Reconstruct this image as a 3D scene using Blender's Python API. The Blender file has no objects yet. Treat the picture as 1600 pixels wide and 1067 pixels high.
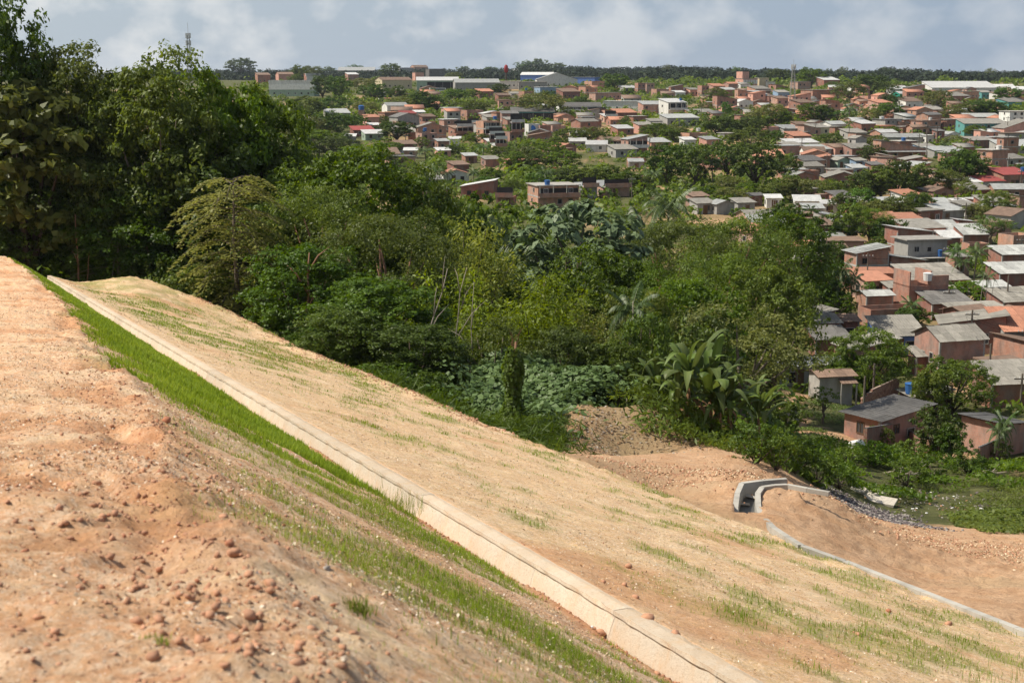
import bpy, math, random
import numpy as np
from mathutils import Vector, Matrix
S = bpy.context.scene
COL = S.collection
RAD = math.radians
# ------------------------------------------------------------------ camera
F = 2222.0                      # focal length in photo pixels (1600 wide)
PITCH = math.atan((533.5 - 112.0) / F)
cd = bpy.data.cameras.new('camera'); cam = bpy.data.objects.new('camera', cd); COL.objects.link(cam)
cd.sensor_width = 36.0; cd.lens = 36.0 * F / 1600.0
cd.clip_start = 0.1; cd.clip_end = 20000
cam.location = (0, 0, 0); cam.rotation_euler = (math.pi / 2 - PITCH, 0, 0)
cd.dof.use_dof = True; cd.dof.focus_distance = 90.0; cd.dof.aperture_fstop = 4.5
S.camera = cam
# ------------------------------------------------------------------ sun, sky, exposure
SUN_AZ, SUN_EL = -88.0, 53.0    # azimuth from +Y (view) towards +X, elevation
S.view_settings.view_transform = 'Standard'; S.view_settings.look = 'None'
S.view_settings.gamma = 1.0; S.view_settings.use_curve_mapping = False
S.view_settings.exposure = 0.27
sd = bpy.data.lights.new('sun', 'SUN'); sd.energy = 5.0; sd.angle = RAD(0.55); sd.color = (1.0, 0.92, 0.78)
sun = bpy.data.objects.new('sun', sd); COL.objects.link(sun)
_sv = Vector((math.sin(RAD(SUN_AZ)) * math.cos(RAD(SUN_EL)), math.cos(RAD(SUN_AZ)) * math.cos(RAD(SUN_EL)), math.sin(RAD(SUN_EL))))
sun.rotation_euler = _sv.to_track_quat('Z', 'Y').to_euler()
w = bpy.data.worlds.new('World'); S.world = w; w.use_nodes = True
nt = w.node_tree; N_ = nt.nodes; L_ = nt.links; N_.clear()
wo = N_.new('ShaderNodeOutputWorld'); bg = N_.new('ShaderNodeBackground'); bg.inputs['Strength'].default_value = 0.065
sky = N_.new('ShaderNodeTexSky'); sky.sky_type = 'NISHITA'; sky.sun_disc = False
sky.sun_elevation = RAD(SUN_EL); sky.sun_rotation = RAD(SUN_AZ)
sky.altitude = 60; sky.air_density = 1.0; sky.dust_density = 1.2; sky.ozone_density = 1.5
tc = N_.new('ShaderNodeTexCoord')
sp = N_.new('ShaderNodeSeparateXYZ'); L_.new(tc.outputs['Generated'], sp.inputs[0])
mp = N_.new('ShaderNodeMapping'); mp.inputs['Scale'].default_value = (1, 1, 1.5); mp.inputs['Location'].default_value = (3.1, 0.4, 0.2)
L_.new(tc.outputs['Generated'], mp.inputs[0])
n1 = N_.new('ShaderNodeTexNoise'); n1.inputs['Scale'].default_value = 15; n1.inputs['Detail'].default_value = 9; n1.inputs['Roughness'].default_value = 0.55
L_.new(mp.outputs[0], n1.inputs['Vector'])
r1 = N_.new('ShaderNodeValToRGB'); r1.color_ramp.elements[0].position = 0.45; r1.color_ramp.elements[1].position = 0.62
L_.new(n1.outputs['Fac'], r1.inputs[0])
# broad cloud banks: brighter towards the left of the view
mr = N_.new('ShaderNodeMapRange'); mr.inputs['From Min'].default_value = -0.3; mr.inputs['From Max'].default_value = 0.34
mr.inputs['To Min'].default_value = 0.8; mr.inputs['To Max'].default_value = 0.3
L_.new(sp.outputs['X'], mr.inputs['Value'])
mu = N_.new('ShaderNodeMath'); mu.operation = 'MULTIPLY'; L_.new(r1.outputs[0], mu.inputs[0]); L_.new(mr.outputs[0], mu.inputs[1])
# the grey-blue hazy air below the clouds
el = N_.new('ShaderNodeMapRange'); el.inputs['From Min'].default_value = 0.02; el.inputs['From Max'].default_value = 0.55
el.inputs['To Min'].default_value = 0.88; el.inputs['To Max'].default_value = 0.12; el.interpolation_type = 'SMOOTHSTEP'
L_.new(sp.outputs['Z'], el.inputs['Value'])
veil = N_.new('ShaderNodeMixRGB'); L_.new(el.outputs[0], veil.inputs[0])
veil.inputs[2].default_value = (5.6, 6.4, 7.4, 1)
L_.new(sky.outputs[0], veil.inputs[1])
vr = N_.new('ShaderNodeMapRange'); vr.inputs['From Min'].default_value = -0.35; vr.inputs['From Max'].default_value = 0.36
L_.new(sp.outputs['X'], vr.inputs['Value'])
vc = N_.new('ShaderNodeMixRGB'); vc.inputs[1].default_value = (6.6, 7.6, 8.5, 1); vc.inputs[2].default_value = (4.3, 5.5, 7.2, 1)
L_.new(vr.outputs[0], vc.inputs[0]); L_.new(vc.outputs[0], veil.inputs[2])
mx = N_.new('ShaderNodeMixRGB'); mx.inputs[2].default_value = (11.2, 11.2, 11.0, 1)
L_.new(mu.outputs[0], mx.inputs[0]); L_.new(veil.outputs[0], mx.inputs[1])
L_.new(mx.outputs[0], bg.inputs['Color']); L_.new(bg.outputs[0], wo.inputs[0])
S.cycles.use_denoising = True
S.cycles.max_bounces = 6; S.cycles.diffuse_bounces = 3; S.cycles.glossy_bounces = 2
S.cycles.transmission_bounces = 3; S.cycles.transparent_max_bounces = 4; S.cycles.volume_bounces = 0
S.cycles.use_adaptive_sampling = True; S.cycles.adaptive_threshold = 0.02
S.cycles.caustics_reflective = False; S.cycles.caustics_refractive = False
# ------------------------------------------------------------------ small maths
SP, CP = math.sin(PITCH), math.cos(PITCH)
def ray(px, py):
    """direction of a photo pixel scaled so that its Y component is 1"""
    x = (px - 800.0) / F; v = (py - 533.5) / F
    y = CP - v * SP; z = -SP - v * CP
    return np.array([x / y, 1.0, z / y])
def proj(p):
    f = p[1] * CP - p[2] * SP; u = p[1] * SP + p[2] * CP
    return 800.0 + F * p[0] / f, 533.5 - F * u / f
def ppm(d): return F / (d * 1.0)          # pixels per metre at forward distance d
def _hash(ix, iy, s):
    h = (ix.astype(np.int64) * 374761393 + iy.astype(np.int64) * 668265263 + s * 974634777) & 0x7fffffff
    h = ((h ^ (h >> 13)) * 1274126177) & 0x7fffffff
    return ((h ^ (h >> 16)) & 0xffff) / 65535.0
def vnoise(x, y, s=0):
    ix = np.floor(x); iy = np.floor(y); fx = x - ix; fy = y - iy
    fx = fx * fx * (3 - 2 * fx); fy = fy * fy * (3 - 2 * fy)
    a = _hash(ix, iy, s); b = _hash(ix + 1, iy, s); c = _hash(ix, iy + 1, s); d = _hash(ix + 1, iy + 1, s)
    return (a * (1 - fx) + b * fx) * (1 - fy) + (c * (1 - fx) + d * fx) * fy
def fbm(x, y, s=0, o=4, g=0.5):
    x = np.asarray(x, float); y = np.asarray(y, float); t = 0; a = 1; n = 0
    for k in range(o):
        t = t + a * (vnoise(x * 2 ** k + 17.3 * k, y * 2 ** k - 9.1 * k, s + k) - 0.5); n += a; a *= g
    return t / n * 2
def sstep(a, b, x):
    t = np.clip((np.asarray(x, float) - a) / (b - a), 0, 1); return t * t * (3 - 2 * t)
# ------------------------------------------------------------------ meshes and objects
def mesh_np(name, V, Fc, mats, fm=None, tint=None, smooth=False):
    V = np.asarray(V, np.float32); me = bpy.data.meshes.new(name)
    groups = Fc if isinstance(Fc, (list, tuple)) and len(Fc) and isinstance(Fc[0], np.ndarray) and Fc[0].ndim == 2 else [np.asarray(Fc)]
    li = np.concatenate([g.ravel() for g in groups]).astype(np.int32)
    tot = np.concatenate([np.full(len(g), g.shape[1], np.int32) for g in groups])
    st = np.concatenate([[0], np.cumsum(tot)[:-1]]).astype(np.int32)
    me.vertices.add(len(V)); me.vertices.foreach_set('co', V.ravel())
    me.loops.add(len(li)); me.loops.foreach_set('vertex_index', li)
    me.polygons.add(len(tot)); me.polygons.foreach_set('loop_start', st)
    try: me.polygons.foreach_set('loop_total', tot)
    except Exception: pass
    for m in (mats if isinstance(mats, (list, tuple)) else [mats]): me.materials.append(m)
    if fm is not None: me.polygons.foreach_set('material_index', np.asarray(fm, np.int32))
    if smooth: me.polygons.foreach_set('use_smooth', np.ones(len(tot), bool))
    if tint is not None:
        a = me.color_attributes.new('tint', 'FLOAT_COLOR', 'POINT')
        t = np.asarray(tint, np.float32)
        if t.ndim == 1: t = np.stack([t, t, t, np.ones_like(t)], 1)
        elif t.shape[1] == 3: t = np.concatenate([t, np.ones((len(t), 1), np.float32)], 1)
        a.data.foreach_set('color', t.ravel())
    me.update(calc_edges=True); me.validate()
    return me
def obj(name, me, parent=None, loc=None, rz=None, scale=None):
    o = bpy.data.objects.new(name, me); COL.objects.link(o)
    if parent is not None: o.parent = parent
    if loc is not None: o.location = loc
    if rz is not None: o.rotation_euler = (0, 0, rz)
    if scale is not None: o.scale = scale
    return o
def tag(o, label=None, cat=None, group=None, kind=None):
    if label: o['label'] = label
    if cat: o['category'] = cat
    if group: o['group'] = group
    if kind: o['kind'] = kind
    return o
def empty(name, loc, rz=0.0, scale=(1, 1, 1)):
    e = bpy.data.objects.new(name, None); COL.objects.link(e); e.empty_display_size = 0.3
    e.location = loc; e.rotation_euler = (0, 0, rz); e.scale = scale
    return e
class MB:
    """collects quads / polygons into one mesh with several materials"""
    def __init__(s): s.v = []; s.f = []; s.m = []
    def poly(s, pts, m=0):
        b = len(s.v); s.v += [tuple(p) for p in pts]; s.f.append(tuple(range(b, b + len(pts)))); s.m.append(m)
    def hexa(s, c, m=0):
        """c: 8 corners, bottom 4 then top 4, counter-clockwise"""
        b = len(s.v); s.v += [tuple(p) for p in c]
        for q in ((3, 2, 1, 0), (4, 5, 6, 7), (0, 1, 5, 4), (1, 2, 6, 5), (2, 3, 7, 6), (3, 0, 4, 7)):
            s.f.append(tuple(b + i for i in q)); s.m.append(m)
    def box(s, x0, x1, y0, y1, z0, z1, m=0):
        s.hexa([(x0, y0, z0), (x1, y0, z0), (x1, y1, z0), (x0, y1, z0), (x0, y0, z1), (x1, y0, z1), (x1, y1, z1), (x0, y1, z1)], m)
    def bar(s, a, b, r, m=0, n=4):
        a = Vector(a); b = Vector(b); d = (b - a).normalized(); t = d.orthogonal().normalized(); u = d.cross(t)
        i = len(s.v)
        for p in (a, b):
            for k in range(n):
                g = 2 * math.pi * (k + .5) / n; s.v.append(tuple(p + (t * math.cos(g) + u * math.sin(g)) * r))
        for k in range(n):
            s.f.append((i + k, i + (k + 1) % n, i + n + (k + 1) % n, i + n + k)); s.m.append(m)
        s.f.append(tuple(i + n - 1 - k for k in range(n))); s.m.append(m)
        s.f.append(tuple(i + n + k for k in range(n))); s.m.append(m)
    def tube(s, pts, rad, m=0, n=6):
        P = [Vector(p) for p in pts]; i0 = len(s.v); t = None
        for k, p in enumerate(P):
            d = (P[min(k + 1, len(P) - 1)] - P[max(k - 1, 0)]).normalized()
            t = d.orthogonal().normalized() if t is None else (t - d * t.dot(d)).normalized()
            u = d.cross(t); r = rad[k] if hasattr(rad, '__len__') else rad
            for q in range(n):
                g = 2 * math.pi * q / n; s.v.append(tuple(p + (t * math.cos(g) + u * math.sin(g)) * r))
        for k in range(len(P) - 1):
            for q in range(n):
                a = i0 + k * n + q; b = i0 + k * n + (q + 1) % n
                s.f.append((a, b, b + n, a + n)); s.m.append(m)
        s.f.append(tuple(i0 + n - 1 - q for q in range(n))); s.m.append(m)
        e = i0 + (len(P) - 1) * n
        s.f.append(tuple(e + q for q in range(n))); s.m.append(m)
    def mesh(s, name, mats, smooth=False):
        me = bpy.data.meshes.new(name); me.from_pydata(s.v, [], s.f)
        for m in (mats if isinstance(mats, (list, tuple)) else [mats]): me.materials.append(m)
        me.polygons.foreach_set('material_index', s.m)
        if smooth: me.polygons.foreach_set('use_smooth', [True] * len(s.f))
        me.update(); return me
# ------------------------------------------------------------------ materials
MAT = {}
class NT:
    def __init__(s, name, rough=0.85, spec=0.25):
        s.m = bpy.data.materials.new(name); s.m.use_nodes = True; s.t = s.m.node_tree; s.t.nodes.clear()
        s.out = s.n('ShaderNodeOutputMaterial'); s.b = s.n('ShaderNodeBsdfPrincipled'); s.l(s.b.outputs[0], s.out.inputs[0])
        s.b.inputs['Roughness'].default_value = rough; s.b.inputs['Specular IOR Level'].default_value = spec
        MAT[name] = s.m
    def n(s, t, **k):
        x = s.t.nodes.new(t)
        for a, v in k.items(): setattr(x, a, v)
        return x
    def l(s, a, b): s.t.links.new(a, b)
    def put(s, sock, v):
        if hasattr(v, 'is_linked') or hasattr(v, 'node'): s.l(v, sock)
        else: sock.default_value = v if not (isinstance(v, tuple) and len(v) == 3 and sock.type == 'RGBA') else (*v, 1)
    def co(s, kind='Object', scale=None):
        c = s.n('ShaderNodeTexCoord').outputs[kind]
        if scale is None: return c
        m = s.n('ShaderNodeMapping'); m.inputs['Scale'].default_value = scale if hasattr(scale, '__len__') else (scale,) * 3
        s.l(c, m.inputs[0]); return m.outputs[0]
    def noise(s, vec, scale, detail=4, rough=0.55):
        x = s.n('ShaderNodeTexNoise'); x.inputs['Scale'].default_value = scale; x.inputs['Detail'].default_value = detail
        x.inputs['Roughness'].default_value = rough; s.l(vec, x.inputs['Vector']); return x.outputs['Fac']
    def voro(s, vec, scale, out='Color'):
        x = s.n('ShaderNodeTexVoronoi'); x.inputs['Scale'].default_value = scale; s.l(vec, x.inputs['Vector']); return x.outputs[out]
    def ramp(s, fac, stops):
        r = s.n('ShaderNodeValToRGB'); e = r.color_ramp.elements
        while len(e) < len(stops): e.new(0.5)
        for q, (p, c) in zip(e, stops):
            q.position = p; q.color = (c, c, c, 1) if not hasattr(c, '__len__') else (*c[:3], 1)
        s.l(fac, r.inputs[0]); return r.outputs[0]
    def mix(s, fac, a, b, mode='MIX'):
        x = s.n('ShaderNodeMixRGB', blend_type=mode); s.put(x.inputs[0], fac); s.put(x.inputs[1], a); s.put(x.inputs[2], b); return x.outputs[0]
    def math(s, op, a, b=0.0):
        x = s.n('ShaderNodeMath', operation=op); s.put(x.inputs[0], a); s.put(x.inputs[1], b); return x.outputs[0]
    def attr(s, name='tint'):
        a = s.n('ShaderNodeAttribute'); a.attribute_name = name; return a
    def rnd(s): return s.n('ShaderNodeObjectInfo').outputs['Random']
    def color(s, c): s.put(s.b.inputs['Base Color'], c)
    def bump(s, h, strength=0.3, dist=0.02):
        b = s.n('ShaderNodeBump'); b.inputs['Strength'].default_value = strength; b.inputs['Distance'].default_value = dist
        s.l(h, b.inputs['Height']); s.l(b.outputs[0], s.b.inputs['Normal'])
def hsv(n, col, h=0.5, sat=1.0, v=1.0):
    x = n.n('ShaderNodeHueSaturation'); n.put(x.inputs['Hue'], h); n.put(x.inputs['Saturation'], sat); n.put(x.inputs['Value'], v)
    n.put(x.inputs['Color'], col); return x.outputs[0]
def wall_vec(n):
    c = n.co('Object'); s = n.n('ShaderNodeSeparateXYZ'); n.l(c, s.inputs[0])
    g = n.math('ADD', s.outputs[0], s.outputs[1]); k = n.n('ShaderNodeCombineXYZ'); n.l(g, k.inputs[0]); n.l(s.outputs[2], k.inputs[1])
    return k.outputs[0], c
def brick_mat(name, c1, c2, mortar, wear=0.35):
    n = NT(name, 0.9, 0.15); v, c = wall_vec(n)
    b = n.n('ShaderNodeTexBrick'); n.l(v, b.inputs['Vector']); b.inputs['Scale'].default_value = 1.0
    b.inputs['Brick Width'].default_value = 0.3; b.inputs['Row Height'].default_value = 0.2; b.inputs['Mortar Size'].default_value = 0.014
    b.inputs['Color1'].default_value = (*c1, 1); b.inputs['Color2'].default_value = (*c2, 1); b.inputs['Mortar'].default_value = (*mortar, 1)
    big = n.noise(c, 0.8, 5); stain = n.ramp(big, [(0.42, 0.0), (0.7, 1.0)])
    col = n.mix(n.math('MULTIPLY', stain, wear), b.outputs[0], tuple(0.55 * x + 0.1 for x in mortar))
    st = n.noise(n.co('Object', (1.1, 1.1, 0.45)), 1.0, 6, .65)
    col = n.mix(n.ramp(st, [(0.45, 0.0), (0.7, 0.55)]), col, (0.12, 0.09, 0.075))
    col = hsv(n, col, n.math('ADD', n.math('MULTIPLY', n.rnd(), 0.016), 0.492), 1.0, n.math('ADD', n.math('MULTIPLY', n.rnd(), 0.45), 0.74))
    n.color(col); n.bump(b.outputs['Fac'], 0.5, -0.01); return n.m
def plaster_mat(name, c, dirt=0.5, rv=0.2):
    n = NT(name, 0.88, 0.2); o = n.co('Object')
    st = n.noise(n.co('Object', (1.2, 1.2, 0.5)), 1.0, 6, .65); blot = n.noise(o, 1.3, 6)
    col = n.mix(n.math('MULTIPLY', n.ramp(st, [(0.45, 0.0), (0.75, 1.0)]), dirt), c, tuple(0.38 * x + 0.02 for x in c))
    col = n.mix(n.ramp(blot, [(0.55, 0.0), (0.72, 0.4 * dirt)]), col, (0.2, 0.17, 0.14))
    col = hsv(n, col, 0.5, 1.0, n.math('ADD', n.math('MULTIPLY', n.rnd(), rv), 1.0 - rv * 0.6))
    n.color(col); n.bump(n.noise(o, 25, 3), 0.15, 0.01); return n.m
def roof_mat(name, c, rough=0.7, stain=0.6, corr=True, metal=0.0):
    n = NT(name, rough, 0.3); n.b.inputs['Metallic'].default_value = metal; o = n.co('Object')
    a = n.noise(n.co('Object', (1.2, 1.2, 1.2)), 1.0, 7, 0.65); f = n.noise(o, 9, 4)
    col = n.mix(n.math('MULTIPLY', n.ramp(a, [(0.38, 0.0), (0.68, 1.0)]), stain), c, tuple(0.32 * x for x in c))
    col = n.mix(n.ramp(f, [(0.5, 0.0), (0.75, 0.3 * stain)]), col, (0.16, 0.13, 0.1))
    col = hsv(n, col, 0.5, 1.0, n.math('ADD', n.math('MULTIPLY', n.rnd(), 0.4), 0.78))
    n.color(col)
    if corr:
        wv = n.n('ShaderNodeTexWave', wave_type='BANDS', bands_direction='X'); wv.inputs['Scale'].default_value = 5.5 / 3.1416 * 0.55
        n.l(o, wv.inputs['Vector']); n.bump(wv.outputs['Fac'], 0.6, 0.04)
    return n.m
def leaf_mat(name, dark, light, hue=0.03, trans=0.32, gloss=0.3):
    n = NT(name, 0.5, gloss); a = n.attr()
    col = n.mix(a.outputs['Fac'], dark, light)
    r = n.rnd()
    col = hsv(n, col, n.math('ADD', n.math('MULTIPLY', r, hue), 0.5 - hue / 2), n.math('ADD', n.math('MULTIPLY', r, 0.15), 0.88),
              n.math('ADD', n.math('MULTIPLY', n.math('FRACT', n.math('MULTIPLY', r, 7.31)), 0.5), 0.75))
    n.color(col); tr = n.n('ShaderNodeBsdfTranslucent'); n.l(hsv(n, col, 0.485, 1.1, 1.25), tr.inputs['Color'])
    ms = n.n('ShaderNodeMixShader'); ms.inputs[0].default_value = trans
    n.l(n.b.outputs[0], ms.inputs[1]); n.l(tr.outputs[0], ms.inputs[2]); n.l(ms.outputs[0], n.out.inputs[0]); return n.m
def plain(name, c, rough=0.7, metal=0.0, spec=0.3, var=0.25):
    n = NT(name, rough, spec); n.b.inputs['Metallic'].default_value = metal
    n.color(n.mix(n.ramp(n.noise(n.co('Object'), 6, 5), [(0.4, 0.0), (0.7, var)]), c, tuple(x * 0.45 for x in c))); return n.m
brick_mat('brick_orange', (.52, .25, .175), (.43, .20, .135), (.36, .28, .23), .75)
brick_mat('brick_red', (.40, .165, .118), (.31, .125, .09), (.32, .24, .19), .7)
brick_mat('brick_pink', (.51, .275, .215), (.45, .235, .18), (.38, .30, .25), .8)
plaster_mat('plaster_white', (.70, .70, .67)); plaster_mat('plaster_grey', (.36, .35, .33), .6); plaster_mat('plaster_cream', (.62, .53, .36))
plaster_mat('plaster_pink', (.60, .33, .26)); plaster_mat('plaster_teal', (.11, .30, .29)); plaster_mat('plaster_blue', (.26, .36, .50))
plaster_mat('plaster_green', (.33, .42, .33)); plaster_mat('paint_teal', (.03, .36, .29), .2); plaster_mat('paint_blue', (.13, .22, .52), .2)
plaster_mat('plaster_ochre', (.55, .33, .07)); plaster_mat('concrete', (.40, .385, .36), .7)
roof_mat('fibre_grey', (.285, .27, .24)); roof_mat('fibre_dark', (.155, .15, .145)); roof_mat('metal_white', (.60, .60, .59), .5, .5)
roof_mat('metal_light', (.40, .41, .40), .5, .55); roof_mat('roof_red', (.33, .07, .06), .6, .4); roof_mat('tile_orange', (.46, .215, .14), .8, .45)
roof_mat('tile_brown', (.23, .155, .115), .8); roof_mat('roof_blue', (.10, .19, .50), .5, .2); roof_mat('slab', (.42, .40, .37), .9, .6, False)
plain('inner_shade', (.022, .02, .02), .6); plain('frame_wood', (.13, .08, .05)); plain('frame_white', (.62, .62, .6)); plain('pane_dark', (.035, .042, .05), .15, 0, .6)  # the first is a near-black colour painting the unlit inside of holes
plain('door_wood', (.16, .09, .05)); plain('door_blue', (.08, .2, .36)); plain('wood_pole', (.15, .125, .10)); plain('steel_grey', (.34, .34, .33), .5, .3)
plain('tank_blue', (.04, .13, .36), .45); plain('tarp_blue', (.04, .20, .62), .5); plain('white_plastic', (.72, .72, .7), .5); plain('red_paint', (.27, .025, .03), .7)
plain('rubber_dark', (.03, .03, .03)); plain('car_white', (.7, .7, .7), .3); plain('glass_dark', (.03, .035, .04), .1, 0, .6)
plain('bark_grey', (.17, .14, .11), .95, 0, .1); plain('bark_red', (.25, .145, .095), .95, 0, .1); plain('bark_dark', (.085, .065, .05), .95, 0, .1)
plain('dead_leaf', (.27, .16, .085), .95, 0, .1, .5); plain('dead_wood', (.36, .31, .26), .95, 0, .1, .4); plain('purple_grit', (.15, .125, .13), .95, 0, .1, .5)
leaf_mat('leaf_dark', (.038, .074, .009), (.12, .185, .018), .03, .4); leaf_mat('leaf_mid', (.055, .098, .009), (.17, .245, .02), .03, .44)
leaf_mat('leaf_bright', (.05, .105, .014), (.15, .25, .028)); leaf_mat('leaf_yellow', (.13, .175, .014), (.29, .35, .035), .03, .45)
leaf_mat('leaf_olive', (.075, .10, .018), (.20, .225, .045), .03, .42); leaf_mat('leaf_pale', (.075, .115, .055), (.185, .25, .125))
leaf_mat('leaf_layer', (.17, .205, .026), (.34, .37, .06), .02, .48); leaf_mat('leaf_palm', (.03, .066, .015), (.105, .165, .035), .02, .22, .4)
leaf_mat('leaf_banana', (.06, .105, .018), (.165, .225, .05), .02, .35, .35); leaf_mat('leaf_vine', (.05, .10, .022), (.15, .235, .07), .02, .25)
leaf_mat('leaf_far', (.014, .024, .013), (.036, .052, .024), .02, .15, .1)
leaf_mat('blade', (.125, .20, .014), (.31, .385, .05), .02, .42, .1)
# ================================================================== THE LAND
T_ = 0.0834                                    # fall of the embankment along its length
DH = np.array([-0.3823, 0.9240]); RH = np.array([0.9240, 0.3823])
A_END = 103.0
CH_B, CH_L, CH_O = (7.5, -5.68), (7.6, -5.335), (7.86, -5.345)     # gutter: foot, lip, outer edge
def au(x, y): return x * DH[0] + y * DH[1], x * RH[0] + y * RH[1]
def xy(a, u): return a * DH[0] + u * RH[0], a * DH[1] + u * RH[1]
_ba = [-20, 8, 16, 30, 55, 85, 140]; _bu = [1.27, 1.27, 2.28, 3.02, 4.4, 4.9, 5.0]; _bw = [-1.65, -1.65, -2.4, -3.0, -3.7, -3.75, -3.9]
def edge_u(a): return 20.4 - 6.5 * sstep(90, 107, a) + 0.35 * fbm(a * .12, a * 0 + 3.3, 5, 3) * sstep(44, 54, a)
def relief(a, u, ub):
    flat = ((u < CH_B[0]) | (u > CH_O[0] - .03)).astype(float); nearch = 1 - np.exp(-((u - 7.75) / .35) ** 2)
    brow = np.exp(-((u - ub + .1) / .55) ** 2); rim = np.exp(-((u - edge_u(a) + .5) / 1.0) ** 2)
    l = .055 * fbm(a * 1.3, u * 1.3, 91, 4, .6) + .034 * fbm(a * 6, u * 6, 95, 3, .65)
    l = l + brow * (.13 * fbm(a * 2.2, u * 2.2, 99, 5, .72) - .12 * sstep(.12, .4, fbm(a * .8, u * 1.3, 103, 3)))
    flatb = sstep(.1, .5, ub - u) * (u < ub); l = l + flatb * (.05 * fbm(a * 3.5, u * 3.5, 121, 4, .7) - .045 * sstep(.12, .34, fbm(a * .9 + 3.1, u * 1.1, 123, 4)))
    rill = .05 * fbm(a * 2.6 + u * .25, u * .18, 107, 3) * sstep(0, 1, u - ub) * (u < CH_B[0])
    return flat * nearch * (l + rill + rim * .16 * fbm(a * 1.6, u * 1.6, 111, 4, .65)) + .13 * flat * np.exp(-((u - 7.35) / .22) ** 2) * sstep(.0, .5, fbm(a * .25, a * 0, 117, 3)) * (u < 7.5)
def emb(a, u, detail=True):
    """profile height (w - T*a) of the embankment in its own along / across frame"""
    a = np.asarray(a, float); u = np.asarray(u, float)
    ub = np.interp(a, _ba, _bu); wb = np.interp(a, _ba, _bw)
    if detail: ub = ub + 0.16 * fbm(a * .55, a * 0, 11, 3)
    plate = wb + 0.05 * (ub - u)
    slope = wb + (CH_B[1] - 0.03 - wb) * (u - ub) / (CH_B[0] - ub)
    z = np.minimum(plate, slope)
    z = z - 0.06 * np.exp(-((u - ub) / 0.5) ** 2)                    # rounded brow
    trench = CH_B[1] - 0.35
    z = np.where((u > CH_B[0] + 0.02) & (u < CH_O[0] - .03), trench, z)
    bench = CH_O[1] - 0.035 - 0.34 * (u - CH_O[0])
    z = np.where(u >= CH_O[0] - .03, bench, z)
    ue = edge_u(a)
    we = CH_O[1] - 0.035 - 0.34 * (ue - CH_O[0])
    rim = 0.22 * np.exp(-((u - ue + .8) / .9) ** 2) * sstep(50, 62, a) + 1.35 * np.exp(-((a - 103) / 13.0) ** 2) * sstep(9, 13.5, u) * (1 - sstep(17.5, 24.5, u))
    z = np.where(u > ue, we - (0.75 + .3 * sstep(44, 60, a)) * (u - ue), z) + rim
    end = np.clip(a - A_END - 1.5 * fbm(u * .18, u * 0 + 1, 3, 3), 0, None)
    z = z + (relief(a, u, ub) if detail else 0) - 0.62 * end
    return z - T_ * a
_cp = []
def cp(px, py, d): r = ray(px, py); _cp.append((r[0], math.log(d), r[2] * d))
def cz(px, d, z): _cp.append(((px - 800) / F, math.log(d), z))
for px, lst in {
    1600: [(962, 28), (905, 39), (830, 62), (765, 87), (730, 104), (705, 113)],
    1760: [(905, 39), (830, 64), (765, 87), (730, 104)],
    1400: [(882, 40), (838, 49), (806, 74), (742, 94), (700, 116), (640, 139)],
    1280: [(850, 37.5), (802, 42.5), (772, 46.5), (768, 70), (722, 90), (682, 110), (640, 128)],
    1190: [(792, 41.5), (745, 52), (725, 60), (700, 72)],
    1120: [(776, 45), (735, 55), (700, 67)],
    1040: [(752, 49), (712, 60)], 1000: [(706, 64), (684, 69), (672, 73)], 930: [(712, 55), (692, 66), (676, 72)]}.items():
    for py, d in lst: cp(px, py, d)
for px, d, z in [(1280, 53, -16.9), (1400, 57, -18.6), (1150, 90, -23.5), (1150, 115, -30), (1050, 85, -22), (1050, 115, -29), (930, 85, -21.5), (930, 110, -27), (930, 140, -31),
                 (800, 62, -17.5), (800, 75, -19), (800, 100, -24), (800, 140, -30), (700, 62, -18), (700, 90, -22.5), (700, 140, -29.5),
                 (560, 70, -17.5), (560, 100, -22.5), (560, 150, -29), (400, 80, -18), (400, 110, -22), (400, 160, -28.5), (200, 95, -18), (200, 130, -22.5), (200, 200, -28),
                 (60, 105, -16.5), (60, 140, -21), (-200, 60, -6.5), (-200, 100, -10), (-200, 150, -17), (-200, 220, -25), (-700, 60, -4), (-700, 150, -14), (-700, 300, -25),
                 (800, 25, -12), (1600, 22, -11.5), (2200, 30, -13.5), (2200, 70, -22), (2200, 120, -30)]: cz(px, d, z)
for px in (-700, 100, 500, 900, 1300, 1700, 2300):
    for py, d in ((540, 165), (450, 205), (380, 250), (300, 330), (250, 420), (200, 550), (160, 760), (133, 1050)): cz(px, d, ray(800, py)[2] * d)
    for d, z in ((1500, -9), (2200, -10), (3200, -4), (6000, -10), (9000, -30)): cz(px, d, z)
for a in (14, 24, 34, 44):                                          # soil meets the lower drain
    X, Y = xy(a, 20.9); _cp.append((X / Y, math.log(Y), float(emb(a, 20.4, False)) - .12))
for a in (58, 70, 84, 96):
    X, Y = xy(a, 30.0); _cp.append((X / Y, math.log(Y), float(emb(a, 20.4, False)) - 4.2 - (a - 58) * .02))
_cp = np.array(_cp); _C = np.stack([_cp[:, 0] * 1.6, _cp[:, 1]], 1)
def _phi(r): return np.sqrt(r * r + .07 ** 2)
_n = len(_C); _A = np.zeros((_n + 3, _n + 3)); _A[:_n, :_n] = _phi(np.linalg.norm(_C[:, None] - _C[None], axis=2)) - np.eye(_n) * 1e-3
_A[:_n, _n] = 1; _A[:_n, _n + 1:] = _C; _A[_n:, :_n] = _A[:_n, _n:].T
_W = np.linalg.solve(_A, np.concatenate([_cp[:, 2], np.zeros(3)]))
def on_z(px, py, z): r = ray(px, py); d = z / r[2]; return (float(r[0] * d), float(d), float(z))
DZ = -13.1                                                          # top of the lower drain's walls
D_OUT = [on_z(*p, DZ) for p in ((1149, 818), (1149, 792), (1152, 770), (1159, 754), (1190, 750), (1229, 747))]
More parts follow.
